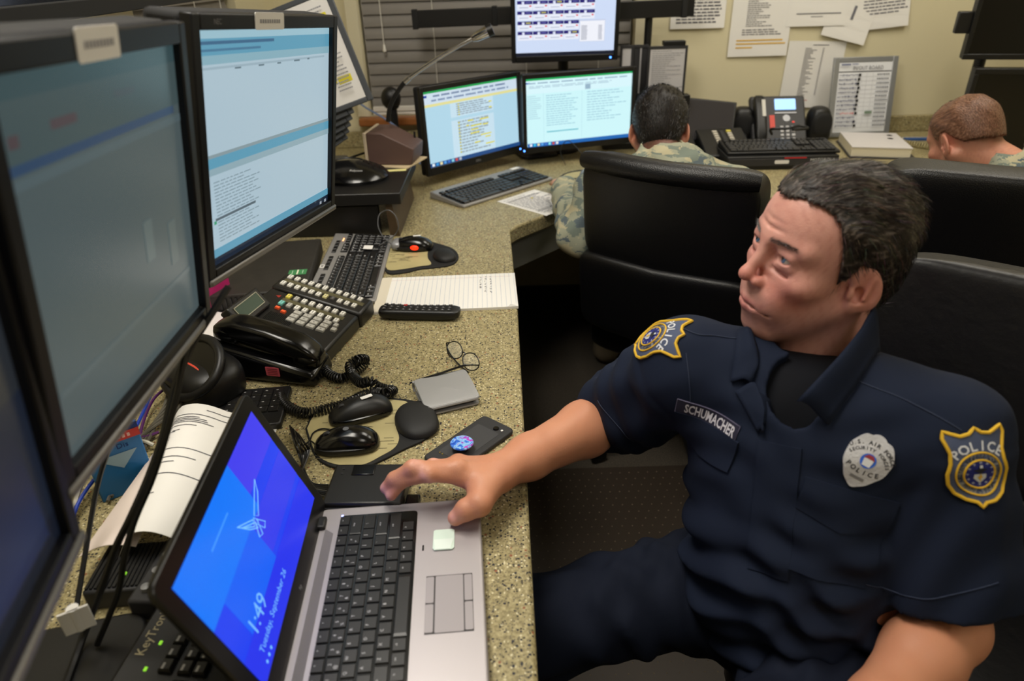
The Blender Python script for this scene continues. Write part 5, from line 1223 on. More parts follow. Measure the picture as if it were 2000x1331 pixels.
def head_field(h, neck_to, older=True, lo=(-.135,-.105,-.215), hi=(.14,.105,.165)):
    f=Field(lo,hi,h)
    f.ell((-.012,0,.052),(.097,.0755,.086),.01)
    f.ell((.034,0,.058),(.058,.063,.066),.03)
    f.ell((.036,0,-.008),(.054,.060,.078),.03)
    f.ell((.046,0,-.052),(.046,.050,.046),.025)
    f.ell((.078,0,-.083),(.0175,.023,.017),.018)
    f.sym('cone',(.0,.056,-.030),(.066,.020,-.086),.017,.014,k=.02)
    f.sym('ell',(.062,.046,-.002),(.021,.022,.016),k=.022)
    f.ell((.070,0,-.045),(.034,.034,.030),.02)
    f.sym('ell',(.072,.026,-.030),(.020,.018,.022),k=.02)
    f.sym('cone',(.086,.010,.047),(.068,.050,.046),.011,.010,k=.014)
    # sockets
    f.sym('ell',(.099,.034,.029),(.018,.020,.0125),k=.016,mode='s')
    f.sym('ell',(.0995,.018,.028),(.013,.009,.012),k=.012,mode='s')
    # nose
    f.cone((.0905,0,.040),(.1105,0,.001),.0066,.0084,k=.011)
    f.ell((.1125,0,-.0045),(.0105,.0100,.0092),.008)
    f.sym('ell',(.100,.0130,-.0105),(.0110,.0065,.0075),k=.006)
    f.sym('ell',(.1035,.0075,-.0205),(.0055,.0035,.0050),k=.003,mode='s')
    # eye balls' lids
    f.sym('ell',(.0755,.033,.030),(.0150,.0170,.0140),k=.006)
    f.sym('cone',(.086,.024,.0395),(.081,.044,.0375),.0042,.0045,k=.007)
    f.sym('ell',(.0900,.0338,.0297),(.0105,.0148,.0058),k=.0012,mode='s')
    f.sym('cone',(.0865,.022,.0195),(.080,.044,.0200),.0040,.0035,k=.008)
    # lips
    for s in (1,-1):
        up=[(.1020,0,-.0415),(.0975,.013*s,-.0430),(.0835,.0310*s,-.0495)]; dn=[(.1000,0,-.0525),(.0955,.014*s,-.0530),(.0830,.0305*s,-.0515)]; ln=[(.1062,0,-.0468),(.1010,.014*s,-.0476),(.0855,.0365*s,-.0525)]
        for P,r in ((up,.0046),(dn,.0056)):
            f.cone(P[0],P[1],r,r*.9,k=.006); f.cone(P[1],P[2],r*.9,r*.5,k=.006)
        f.cone(ln[0],ln[1],.0016,.0016,k=.004,mode='s'); f.cone(ln[1],ln[2],.0016,.0016,k=.004,mode='s')
        if older:
            f.cone((.0895,.0285*s,-.020),(.083,.0375*s,-.038),-.0008,-.0012,k=.010,mode='s')
            f.cone((.0885,.018*s,.0125),(.080,.044*s,.0085),.0003,.0003,k=.008,mode='s')
    if older:
        for zz in (.066,.077): 
            f.cone((.0925,-.03,zz),(.0955,0,zz-.002),.0006,.0008,k=.005,mode='s'); f.cone((.0955,0,zz-.002),(.0925,.03,zz),.0008,.0006,k=.005,mode='s')
    # ears
    a=math.radians(24); b=math.radians(-14)
    Re=np.array([[math.cos(a),-math.sin(a),0],[math.sin(a),math.cos(a),0],[0,0,1.]]); Rt=np.array([[math.cos(b),0,math.sin(b)],[0,1,0],[-math.sin(b),0,math.cos(b)]])
    RE=Rt@Re
    f.sym('ell',(-.010,.0805,.006),(.0200,.0058,.0325),k=.006,R=RE)
    f.sym('ell',(-.004,.0745,-.016),(.011,.008,.016),k=.008)
    f.sym('ell',(-.008,.0880,.010),(.0145,.0060,.0250),k=.003,R=RE,mode='s')
    f.sym('ell',(-.001,.082,-.002),(.0090,.011,.0115),k=.004,mode='s')
    f.sym('cone',(-.0145,.0835,.022),(-.0085,.0845,-.006),.0030,.0030,k=.004)
    f.sym('ell',(.0065,.0765,-.002),(.0045,.0045,.008),k=.004)
    # neck
    n=np.array(neck_to,float)
    f.cone((-.022,0,-.020),n,.056,.062,k=.03)
    f.cone((.018,0,-.060),n+np.array([.038,0,.04]),.034,.034,k=.03)
    for s in (1,-1): f.cone((-.018,.058*s,-.028),n+np.array([.045,.014*s,.012]),.0125,.0125,k=.016)
    f.ell(n+np.array([.058,0,.085]),(.012,.011,.014),.014)
    return f
HAIRLINE=dict(a=[0,.35,.62,.85,1.0,1.12,1.22,1.34,1.48,1.75,1.95,2.3,3.15])
def hair_z(V, zs):
    a=np.arctan2(np.abs(V[:,1]),V[:,0]); return np.interp(a,HAIRLINE['a'],zs)
def skin_colors(V, base, tone=1.0, older=True, brow=(44,34,30), fade=None):
    col=np.tile(lin(*base),(len(V),1))
    def mixc(w,c,amt):
        nonlocal col
        w=np.clip(w*amt,0,1)[:,None]; col=col*(1-w)+np.array(lin(*c))*w
    A=V.copy(); A[:,1]=np.abs(A[:,1])
    if fade is not None: mixc(np.clip((V[:,2]-(hair_z(V,fade[0])-.038))/.038,0,1)*(np.abs(V[:,1])<.079),fade[1],.85)
    mixc(.5+.5*noise3(V,180,1),(180,104,90),.28); mixc(np.clip(noise3(V,520,7)*1.6,0,1),(166,92,84),.22)
    mixc(blob(A,(.112,0,-.008),(.020,.020,.016)),(196,98,86),.6)
    mixc(blob(A,(.072,.046,-.016),(.03,.024,.022)),(198,104,92),.55)
    mixc(blob(A,(-.012,.082,.004),(.025,.02,.035)),(196,112,94),.5)
    mixc(blob(A,(.085,.036,.016),(.016,.018,.010)),(150,92,96),.55)
    mixc(blob(A,(.085,.036,.040),(.014,.018,.007)),(160,104,100),.4)
    st=np.clip(blob(A,(.075,.02,-.075),(.045,.05,.030))+blob(A,(.098,.012,-.031),(.012,.022,.008))+blob(A,(.02,.055,-.06),(.04,.03,.03)),0,1); mixc(st,(132,98,92),.42)
    lip=np.clip(blob(A,(.101,.0,-.042),(.02,.022,.0050))+blob(A,(.100,.0,-.053),(.02,.020,.0052)),0,1); mixc(lip,(170,88,90),.75)
    bz=.0495+.0035*np.cos((A[:,1]-.028)*70); w=np.exp(-((A[:,2]-bz)/.0032)**2)*(1/(1+np.exp(-(A[:,1]-.012)/.0016)))*(1/(1+np.exp((A[:,1]-.051)/.003)))*(A[:,0]>.05); mixc(w,brow,.8)
    return col
# ================================================================ the seated officer
HC=Vector((.431,.870,1.093)); HF=Vector((-.981,-.187,.056)); HL=Vector((.183,-.980,-.073)); HU=Vector((.069,-.061,.996))
HM=frame(HC,HF,HL,HU)
SKIN=colmat('skin',.45,0,.45,('n',520,.22),.10)
man=thing('person','seated man in a navy police uniform looking up from the laptop','person',(.46,.735,0))
MI=TR(-.46,-.735,0)
def mpart(name,me):
    o=bpy.data.objects.new(name,me); link(o,man); o.matrix_local=MI; return o
def to_world(V,M): 
    m=np.array(M); return V@m[:3,:3].T+m[:3,3]
NECK=np.array((-.030,.014,-.185))
hf=head_field(.0015,NECK); Vh,Fh=hf.mesh(1); Ch=skin_colors(Vh,(216,160,146))
VhW=to_world(Vh,HM)
# arms and hand (world space)
SHR=np.array(pd(1345,722,1.03)); ELR=np.array((.182,1.02,.748)); WRR=np.array((-.031,.812,.792))
SHL=np.array(pd(1835,850,.88)); ELL=np.array((.570,.605,.682)); WRL=np.array((.378,.465,.672))
P=lambda x,y,z: np.array(pz(x,y,z))
def arm_field(lo,hi,h,sh,el,wr):
    f=Field(lo,hi,h)
    f.cone(sh,el,.052,.044,k=.01); f.ell(el,(.045,.045,.045),.02)
    d=wr-el; m=el+d*.28
    f.cone(el,m,.042,.047,k=.02); f.cone(m,el+d*.75,.047,.034,k=.02); f.cone(el+d*.75,wr,.034,.027,k=.02)
    return f
def wristbox(f,wr,d,side,up):
    f.ell(wr,(.030,.030,.024),.015,R=np.array([d,side,up]))
def finger(f,pts,rs,k=.006):
    for i in range(len(pts)-1): f.cone(pts[i],pts[i+1],rs[i],rs[i+1],k=k)
fa=arm_field((-.235,.66,.66),(.30,1.09,1.02),.0022,SHR,ELR,WRR)
idx=[P(902,930,.812),P(838,926,.826),P(784,940,.812),P(764,968,.792)]
mid=[P(893,917,.822),P(806,915,.832),P(770,936,.814),P(753,954,.797)]
rin=[P(890,912,.806),P(818,914,.806),P(790,926,.788),P(780,938,.774)]
pin=[P(894,906,.798),P(845,910,.796),P(820,920,.782),P(808,930,.771)]
thm=[P(952,952,.800),P(936,984,.798),P(911,996,.792),P(890,1012,.780)]
dW=(idx[0]+rin[0])/2-WRR; dW/=np.linalg.norm(dW); sd=idx[0]-pin[0]; sd=sd-dW*(sd@dW); sd/=np.linalg.norm(sd); upv=np.cross(dW,sd); upv=upv if upv[2]>0 else -upv
f=fa; Rw=np.array([dW,sd,upv])
f.ell(WRR,(.032,.031,.023),.016,R=Rw)
for q,r in ((idx,.0120),(mid,.0122),(rin,.0115),(pin,.0105)): f.cone(WRR+sd*(.012 if q is idx else (.004 if q is mid else (-.006 if q is rin else -.014)))+dW*.012,q[0],.0175,r*1.12,k=.012)
cen=(WRR+(idx[0]+pin[0])/2)/2; f.ell(cen-upv*.004,(.045,.036,.0165),.014,R=Rw)
finger(f,idx,[.0130,.0116,.0102,.0086]); finger(f,mid,[.0128,.0114,.0102,.0086]); finger(f,rin,[.0118,.0098,.0086,.0072]); finger(f,pin,[.0105,.0086,.0076,.0064])
for q in (idx,mid,rin,pin): f.ell(q[1],(.0112,.0112,.0108),.006); f.ell(q[0]+upv*.004,(.0115,.0115,.010),.008)
f.cone(WRR+sd*.014,thm[0],.020,.0175,k=.014); f.cone(thm[0],thm[1],.0185,.0158,k=.014); f.cone(thm[1],idx[0]*.35+thm[0]*.65,.012,.012,k=.02)
finger(f,thm[1:],[.0155,.0146,.0118]); f.ell(thm[2],(.0150,.0150,.0142),.006)
f.cone(WRR,thm[1],.018,.010,k=.015)
Va,Fa=f.mesh(2)
def nail_mask(V,tip,prev):
    d=(tip-prev)/np.linalg.norm(tip-prev); q=V-tip; t=q@d; r=q-np.outer(t,d); return np.exp(-((t+.001)/.006)**2)*np.clip((r@np.array((0,0,1)))/.006,0,1)
def arm_colors(V,nails=()):
    col=np.tile(lin(206,144,112),(len(V),1)); n=(.5+.5*noise3(V,120,4))[:,None]*.22; col=col*(1-n)+lin(178,104,78)*n
    for tip,prev in nails:
        w=np.exp(-(((V-tip)**2).sum(1))/.014**2)[:,None]*.5; col=col*(1-w)+lin(214,128,112)*w
        w=np.clip(nail_mask(V,tip,prev),0,1)[:,None]*.55; col=col*(1-w)+lin(232,176,162)*w
    for q in (idx,mid,rin,pin):
        w=np.exp(-(((V-q[1])**2).sum(1))/.010**2)[:,None]*.25; col=col*(1-w)+lin(190,104,88)*w
    return col
Ca=arm_colors(Va,[(q[3],q[2]) for q in (idx,mid,rin,pin,thm)])
f=arm_field((.16,.36,.56),(.66,.76,1.06),.003,SHL,ELL,WRL)
d=WRL-ELL; d/=np.linalg.norm(d); sd=np.cross(d,(0,0,1.)); sd/=np.linalg.norm(sd); u3=np.cross(sd,d)
f.ell(WRL+d*.055,(.05,.042,.016),.02,R=np.array([d,sd,u3]))
for k,(o,L) in enumerate(((-.033,.055),(-.011,.066),(.011,.062),(.032,.048))):
    b0=WRL+d*.088+sd*o; b1=b0+d*L*.55-u3*.004; b2=b0+d*L-u3*.02; finger(f,[b0,b1,b2],[.0105,.0095,.0078])
b0=WRL+d*.03-sd*.036; finger(f,[b0,b0+d*.03-sd*.022,b0+d*.055-sd*.028-u3*.008],[.014,.0125,.0095])
Vl,Fl=f.mesh(2); Cl=arm_colors(Vl)
# trunk inside the clothes, so the body is one figure
f=Field((.15,.5,.42),(.72,1.0,1.04),.008)
sax=(SHL-SHR)/np.linalg.norm(SHL-SHR); fc=np.cross(sax,(0,0,1.)); fc/=np.linalg.norm(fc); 
if fc[1]>0: fc=-fc
upx=np.cross(fc,sax); upx=upx if upx[2]>0 else -upx; RB=np.array([sax,fc,upx])
CH=(SHR+SHL)/2+np.array((.02,.0,-.11)); BE=np.array((.435,.735,.67)); PE=np.array((.46,.735,.545))
f.ell(CH,(.155,.10,.15),.02,R=RB); f.ell(BE,(.145,.115,.14),.05,R=RB); f.ell(PE,(.16,.12,.10),.05,R=RB); f.cone(SHR,SHL,.042,.042,k=.04)
Vt,Ft=f.mesh(1); Ct=np.tile(lin(206,146,118),(len(Vt),1))
Vall=np.concatenate([VhW,Va,Vl,Vt]); o1=len(VhW); o2=o1+len(Va); o3=o2+len(Vl)
Fall=np.concatenate([Fh,Fa+o1,Fl+o2,Ft+o3]); mpart('body',make_mesh('body',Vall,Fall,SKIN,np.concatenate([Ch,Ca,Cl,Ct])))
# eyes
def eye_mesh(iris,h=.0125):
    g=MB(); prof=[(0,(.012,.012,.016)),(.20,(.01,.01,.014)),(.22,iris),(.46,iris),(.49,(.12,.10,.10)),(.52,(.62,.58,.56)),(1.7,(.60,.52,.50)),(PI,(.5,.3,.3))]
    vs=[];fs=[];cs=[];n=22
    for th,c in prof:
        for i in range(n): a=2*PI*i/n; vs.append((h*math.cos(th),h*math.sin(th)*math.cos(a),h*math.sin(th)*math.sin(a))); cs.append(tuple(c)+(1,))
    for j in range(len(prof)-1):
        for i in range(n): fs.append((j*n+i,j*n+(i+1)%n,(j+1)*n+(i+1)%n,(j+1)*n+i))
    g.v=vs;g.f=fs;g.c=cs; return g
EYEM=colmat('eye_surface',.08,0,.6,coat=.6)
for s in (1,-1):
    me=eye_mesh((.05,.11,.22)).mesh('eye',EYEM,True,True); o=bpy.data.objects.new('eye',me); link(o,man)
    look=RZ(math.radians(-6))@RY(math.radians(-12)); o.matrix_local=MI@HM@TR(.0752,.0335*s,.0297)@look
# hair
def hair_shell(h,zs,thick,lo,hi,seed,lump=.0):
    f=Field(lo,hi,h); f.ell((-.012,0,.052),(.097+thick,.0755+thick,.086+thick),.01); f.ell((.034,0,.058),(.058+thick,.063+thick,.066+thick),.03); f.ell((-.05,0,-.005),(.052+thick*.6,.058+thick*.5,.06),.03)
    X,Y,Z=np.meshgrid(*f.ax,indexing='ij'); a=np.arctan2(np.abs(Y),X); zl=np.interp(a,HAIRLINE['a'],zs); 
    if lump:
        f.d+= (lump*(np.sin(X*95+Y*60+2*np.sin(Z*50))*.6+np.sin(Y*140+X*40-Z*90)*.4)).astype(np.float32)*np.clip((Z-.02)/.05,0,1)
    cut=(zl-Z)*.8+.0015*np.sin(a*60)+.001*np.sin(Y*900)
    f.d=np.maximum(f.d,cut.astype(np.float32)); return f.mesh(1)
ZS=[.104,.110,.108,.100,.088,.058,.010,.018,.040,.036,.0,-.036,-.052]
Vg,Fg=hair_shell(.0022,ZS,.0075,(-.14,-.11,-.09),(.13,.11,.18),1,.0038)
def hair_mat(name,c1,c2,c3):
    m=mat(name,c1,.42,0,None,None,0,.35); nt=m.node_tree; b=nt.nodes['Principled BSDF']; tc=[n for n in nt.nodes if n.type=='TEX_COORD'][0]
    mp=nt.nodes.new('ShaderNodeMapping'); mp.inputs['Scale'].default_value=(35,420,150); nt.links.new(tc.outputs['Object'],mp.inputs[0])
    n=nt.nodes.new('ShaderNodeTexNoise'); n.inputs['Scale'].default_value=1; n.inputs['Detail'].default_value=4; nt.links.new(mp.outputs[0],n.inputs['Vector'])
    r=ramp(nt,n.outputs[0],[(.35,rgb(*c1)),(.52,rgb(*c2)),(.7,rgb(*c3))]); nt.links.new(r.outputs[0],b.inputs['Base Color'])
    bp=nt.nodes.new('ShaderNodeBump'); bp.inputs['Strength'].default_value=.6; bp.inputs['Distance'].default_value=.002; nt.links.new(n.outputs[0],bp.inputs['Height']); nt.links.new(bp.outputs[0],b.inputs['Normal']); return m
HAIRM=hair_mat('hair_dark_grey',(28,24,22),(50,42,38),(112,102,96))
hm=make_mesh('hair',Vg,Fg,HAIRM); hair=bpy.data.objects.new('hair',hm); link(hair,man); hair.matrix_local=MI@HM
STRC=colmat('hair_strands',.4,0,.4)
def strands(V,F,n,L,wd,dirfn,cols,seed,lift=.25):
    rs=np.random.RandomState(seed); cen=V[F].mean(1); ok=~((np.abs(cen[:,1])>.066)&(cen[:,2]<.034)&(cen[:,0]>-.034)); F=F[ok]; fc=F[rs.randint(0,len(F),n)]; w=rs.dirichlet(np.ones(4),n); p0=(V[fc]*w[:,:,None]).sum(1)
    nn=np.cross(V[fc[:,1]]-V[fc[:,0]],V[fc[:,3]]-V[fc[:,0]]); nn/=np.linalg.norm(nn,axis=1)[:,None]+1e-9; out=p0-np.array((-.01,0,.03)); s=np.sign((nn*out).sum(1)); nn*=s[:,None]
    g=MB()
    for i in range(n):
        d=np.array(dirfn(p0[i]))+rs.normal(scale=.18,size=3); d=d-nn[i]*(d@nn[i]); d/=np.linalg.norm(d)+1e-9; sidev=np.cross(d,nn[i]); l=L*rs.uniform(.6,1.2); wq=wd*rs.uniform(.6,1.3)
        a=p0[i]-nn[i]*.002; b_=p0[i]+d*l*.5+nn[i]*l*lift*.5; c=p0[i]+d*l+nn[i]*l*lift*.35
        col=cols[rs.randint(len(cols))]; col=rgb(*[v*rs.uniform(.75,1.2) for v in col])
        vs=[a-sidev*wq,a+sidev*wq,a+nn[i]*wq,b_-sidev*wq*.8,b_+sidev*wq*.8,b_+nn[i]*wq*.8,c]
        g.add([tuple(v) for v in vs],[(0,1,4,3),(1,2,5,4),(2,0,3,5),(3,4,6),(4,5,6),(5,3,6)],col)
    return g
def comb(p):
    if p[2]>.085: return (-1,.55,.15) if p[0]>.02 else (-1,.3,-.4)
    return (-.55,0,-1) 
g=strands(Vg,Fg,6500,.026,.00036,comb,[(34,28,26),(52,44,40),(28,24,22),(96,88,84),(44,36,32)],3,.16)
o=g.build('hair_strands',STRC,man,True,colors=True); o.matrix_local=MI@HM; tag(o,kind='stuff')
# eyebrow hairs
sel=Vh[(np.abs(np.abs(Vh[:,1])-.030)<.019)&(np.abs(Vh[:,2]-.0515)<.0028)&(Vh[:,0]>.05)]
g=MB(); rs=np.random.RandomState(5)
for p in sel[rs.randint(0,len(sel),150)]:
    s=1 if p[1]>0 else -1; d=np.array((-.35,s*.9,.25))+rs.normal(scale=.2,size=3); d/=np.linalg.norm(d); q=p+d*.007+np.array((.0018,0,0)); sd=np.array((.0,.1,.0003))*0+np.array((0,0,.00035))
    g.add([tuple(p-sd),tuple(p+sd),tuple(p+np.array((.0004,0,0))),tuple(q)],[(0,1,3),(1,2,3),(2,0,3)],rgb(40,32,28))
o=g.build('eyebrows',STRC,man,colors=True); o.matrix_local=MI@HM; tag(o,kind='stuff')
# ================================================================ uniform
def fabric(name,col,rough=.85):
    return mat(name,col,rough,0,('n',1400,.18),(7,.10),spec=.2)
NAVY=fabric('navy_twill',(23,31,50)); NAVYT=fabric('navy_trouser',(20,26,42)); NAVYD=fabric('navy_tshirt',(13,15,22))
NB=np.array(HM@Vector(tuple(NECK*.72)))        # middle of the neck root
NECKW=np.array(HM@Vector(tuple(NECK)))
def unit(v): return v/np.linalg.norm(v)
NB2=np.array((.435,.842,.955))
ndir=unit(np.array(HU))
def folds(f,amp,terms,mask=None):
    X,Y,Z=[a.astype(np.float32) for a in np.meshgrid(*f.ax,indexing='ij')]
    tot=0
    for (a,b,c,ph,wx,am) in terms: tot=tot+am*np.sin(a*X+b*Y+c*Z+ph+wx*np.sin(17*X-11*Y+9*Z))
    if mask is not None: tot=tot*mask(X,Y,Z)
    f.d+=(amp*tot).astype(np.float32)
def hem(f,p,d,R):
    p=np.array(p);d=np.array(d)
    def fn(x,y,z):
        t=(x-p[0])*d[0]+(y-p[1])*d[1]+(z-p[2])*d[2]; return np.maximum(-t,np.sqrt((x-p[0])**2+(y-p[1])**2+(z-p[2])**2)-R)
    f.op(fn,p-R,p+R,.001,'s')
sf=Field((.06,.44,.47),(.80,1.13,1.05),.004)
sf.ell(CH+fc*.012,(.170,.128,.17),.02,R=RB); sf.cone(SHR,SHL,.058,.062,k=.06)
sf.cone(NB2-ndir*.022,SHR,.046,.074,k=.05); sf.cone(NB2-ndir*.022,SHL,.046,.074,k=.05)
sf.ell(BE+fc*.015-sax*.022,(.148,.142,.165),.07,R=RB); sf.ell(PE+np.array((0,0,.03))-sax*.02,(.160,.140,.10),.06,R=RB)
dR=unit(ELR-SHR); dL=unit(ELL-SHL); LR=np.linalg.norm(ELR-SHR); LL=np.linalg.norm(ELL-SHL)
sl=Field((.06,.44,.47),(.80,1.13,1.05),.004)
sl.cone(SHR,SHR+dR*LR*1.05,.080,.078,k=.016); sl.cone(SHL,SHL+dL*LL*1.02,.078,.088,k=.012)
def near_sleeve(X,Y,Z):
    out=0
    for a,d,L in ((SHR,dR,LR),(SHL,dL,LL)):
        t=np.clip((X-a[0])*d[0]+(Y-a[1])*d[1]+(Z-a[2])*d[2],0,L); r=np.sqrt((X-a[0]-t*d[0])**2+(Y-a[1]-t*d[1])**2+(Z-a[2]-t*d[2])**2)
        out=np.maximum(out,np.clip(1.3-r/.11,0,1)*np.clip(t/.05,0,1))
    return out
folds(sl,.0120,[(55,-40,42,0,1.9,.6),(-30,70,35,1.3,2.4,.5),(90,60,-30,2.1,1.2,.3)],near_sleeve)
for a_,d_ in ((SHR,dR),(SHL,dL)):
    X,Y,Z=[q.astype(np.float32) for q in np.meshgrid(*sl.ax,indexing='ij')]; t_=(X-a_[0])*d_[0]+(Y-a_[1])*d_[1]+(Z-a_[2])*d_[2]; r_=np.sqrt((X-a_[0])**2+(Y-a_[1])**2+(Z-a_[2])**2)
    sl.d+=(.0032*np.exp(-((t_-.004)/.0045)**2)*(r_<.115)-.0016*np.exp(-((t_-.018)/.007)**2)*(r_<.115)).astype(np.float32)
folds(sf,.0110,[(20,30,95,.4,2.2,.6),(60,-20,70,1.9,2.6,.45),(-35,25,130,.9,1.8,.3)],lambda X,Y,Z: np.clip((.88-Z)/.18,.22,1))
hem(sl,SHR+dR*LR*.95,dR,.20); hem(sl,SHL+dL*LL*.82,dL,.22)
sl.cone(SHR+dR*LR*.55,SHR+dR*LR*1.2,.052,.070,k=.004,mode='s'); sl.cone(SHL+dL*LL*.55,SHL+dL*LL*1.2,.054,.078,k=.004,mode='s')
hh_=np.maximum(.010-np.abs(sf.d-sl.d),0)/.010; sf.d=np.minimum(sf.d,sl.d)-hh_*hh_*.0025
sf.cone(NB2-ndir*.03+fc*.004,NB2+ndir*.14+fc*.0,.060,.078,k=.008,mode='s')
vee=NB2+fc*.098-upx*.012; sf.ell(vee,(.046,.052,.085),.006,R=RB,mode='s'); sf.ell(vee-upx*.055+fc*.012,(.022,.05,.06),.006,R=RB,mode='s')
Vs,Fs=sf.mesh(1); shirt=mpart('shirt',make_mesh('shirt',Vs,Fs,NAVY))
uf=Field((.14,.5,.6),(.72,1.02,1.04),.005)
uf.ell(CH+fc*.006,(.165,.112,.155),.02,R=RB); uf.cone(SHR,SHL,.046,.046,k=.06); uf.cone(NB2-ndir*.03,SHR,.036,.05,k=.04); uf.cone(NB2-ndir*.03,SHL,.036,.05,k=.04); uf.cone(NB2-ndir*.08+fc*.03,NB2-ndir*.068+fc*.016,.070,.060,k=.03)
Vu,Fu=uf.mesh(1); mpart('undershirt',make_mesh('undershirt',Vu,Fu,NAVYD))
ring=[]
for i in range(40):
    a=2*PI*i/40; ring.append(tuple(NB2+ndir*(.020-.020*math.cos(a))+fc*(.008+.066*math.cos(a))+sax*(.064*math.sin(a))))
# trousers
HIPR=np.array((.40,.825,.545)); KNR=np.array((.02,.765,.505)); ANR=np.array((-.02,.80,.10)); HIPL=np.array((.52,.645,.545)); KNL=np.array((.16,.41,.575)); ANL=np.array((.20,.36,.10))
tf=Field((-.12,.24,.02),(.74,1.0,.72),.006)
tf.ell(PE,(.185,.15,.115),.02,R=RB)
for a,k_,n_ in ((HIPR,KNR,ANR),(HIPL,KNL,ANL)):
    tf.cone(a,k_,.100,.076,k=.06); tf.cone(k_,n_,.074,.066,k=.03)
folds(tf,.0062,[(40,70,20,0,2.2,.5),(75,-55,30,1.1,2.4,.45),(20,110,-60,2.5,1.6,.35)])
Vp,Fp=tf.mesh(1); mpart('trousers',make_mesh('trousers',Vp,Fp,NAVYT))
BOOT=mat('black_boot',(14,14,15),.4)
for a in (ANR,ANL):
    bf=Field(a-np.array((.24,.16,.11)),a+np.array((.12,.12,.1)),.006); bf.cone(a+np.array((0,0,.06)),a+np.array((0,0,-.04)),.058,.052,k=.02); bf.cone(a+np.array((.02,0,-.055)),a+np.array((-.15,-.03,-.062)),.044,.034,k=.03)
    V_,F_=bf.mesh(1); V_[:,2]=np.maximum(V_[:,2],.004); mpart('boot',make_mesh('boot',V_,F_,BOOT))
# ---- things sewn on the shirt follow its surface
BV=BVHTree.FromPolygons([tuple(v) for v in Vs],[tuple(int(i) for i in q) for q in Fs])
_h=BV.ray_cast(CAMP,(pd(1560,900,1)-CAMP).normalized()); OUTS=1 if _h[1].dot(CAMP-_h[0])>0 else -1
def shirt_hit(px,py):
    d=(pd(px,py,1)-CAMP).normalized(); h=BV.ray_cast(CAMP,d); return h[0],h[1]
def surf_frame(px,py,upw,rot=0,smooth_r=.03):
    p,n=shirt_hit(px,py); acc=Vector()
    for i in range(40):
        q=p+Vector(np.random.uniform(-smooth_r,smooth_r,3)); hh=BV.find_nearest(q); acc+=hh[1]
    n=acc.normalized()
    if n.dot(CAMP-p)<0: n=-n
    u=Vector(upw); u=(u-n*u.dot(n)).normalized(); r=u.cross(n).normalized()
    if rot: u,r=(u*math.cos(rot)-r*math.sin(rot)),(r*math.cos(rot)+u*math.sin(rot))
    return p,r,u,n
def wrap(fr_,x,y,off):
    p,r,u,n=fr_; s=p+r*x+u*y; h=BV.ray_cast(s+n*.10,-n,.2)
    if h[0] is None: return s+n*off
    return h[0]+n*off
def patch_poly(name,fr_,poly,off,mt,parent,res=.004,th=.0015,col=None,edge=True):
    """a flat outline (metres) draped on the shirt: gridded inside, with thickness"""
    xs=[q[0] for q in poly]; ys=[q[1] for q in poly]
    bm=bmesh.new(); vs=[bm.verts.new((x,y,0)) for x,y in poly]; bm.faces.new(vs)
    for ax,lo_,hi_ in ((0,min(xs),max(xs)),(1,min(ys),max(ys))):
        t=lo_+res
        while t<hi_:
            co=[0,0,0]; co[ax]=t; no=[0,0,0]; no[ax]=1; bmesh.ops.bisect_plane(bm,geom=bm.verts[:]+bm.edges[:]+bm.faces[:],plane_co=co,plane_no=no); t+=res
    g=bmesh.ops.extrude_face_region(bm,geom=bm.faces[:]); top=[v for v in g['geom'] if isinstance(v,bmesh.types.BMVert)]; ts=set(top)
    for v in bm.verts: q=wrap(fr_,v.co.x,v.co.y,off+(th if v in ts else -.002)); v.co=q
    bmesh.ops.recalc_face_normals(bm,faces=bm.faces)
    me=bpy.data.meshes.new(name); bm.to_mesh(me); bm.free(); me.materials.append(mt)
    o=bpy.data.objects.new(name,me); link(o,parent)
    o.matrix_local=MI if parent is man else Matrix()
    me.polygons.foreach_set('use_smooth',[True]*len(me.polygons)); me.set_sharp_from_angle(angle=math.radians(50)); return o
def patch_text(mb,fr_,s,size,x,y,off,col,ang=0,sx=1.0,th=0):
    vs,fs=text_geo(s,.022); out=[]
    for a,b_,c in vs:
        X=a*size*sx; Y=b_*size; out.append(wrap(fr_,x+X*math.cos(ang)-Y*math.sin(ang),y+X*math.sin(ang)+Y*math.cos(ang),off))
    mb.add(out,fs,col)
def patch_line(mb,fr_,pts,r,off,col,closed=False,seg=6): mb.tube([wrap(fr_,x,y,off) for x,y in pts],r,seg,col,closed=closed)
THREAD=colmat('embroidery',.7)
def sub(o_name,mb,parent,mt=THREAD):
    o=mb.build(o_name,mt,parent,True,colors=True); o.matrix_local=Matrix(); return o
def arc_text(mb,fr_,s,R,cx,cy,a0,a1,size,off,col,inv=False):
    n=len(s)
    for i,ch in enumerate(s):
        if ch==' ': continue
        a=a0+(a1-a0)*(i+.5)/n; patch_text(mb,fr_,ch,size,cx+R*math.cos(a),cy+R*math.sin(a),off,col,a-PI/2 if not inv else a+PI/2)
def shield(w,h):
    P_=[(0,.52),(.10,.455),(.24,.43),(.36,.46),(.47,.49),(.5,.40),(.46,.30),(.42,.20),(.43,.06),(.48,-.10),(.46,-.26),(.36,-.40),(.20,-.48),(.06,-.50),(0,-.56)]
    R_=[(x*w,y*h) for x,y in P_]; return R_+[(-x,y) for x,y in R_[-2:0:-1]]
GOLD=rgb(222,178,40); WHT=rgb(214,216,222); NV=rgb(26,34,92); GYB=rgb(66,76,104)
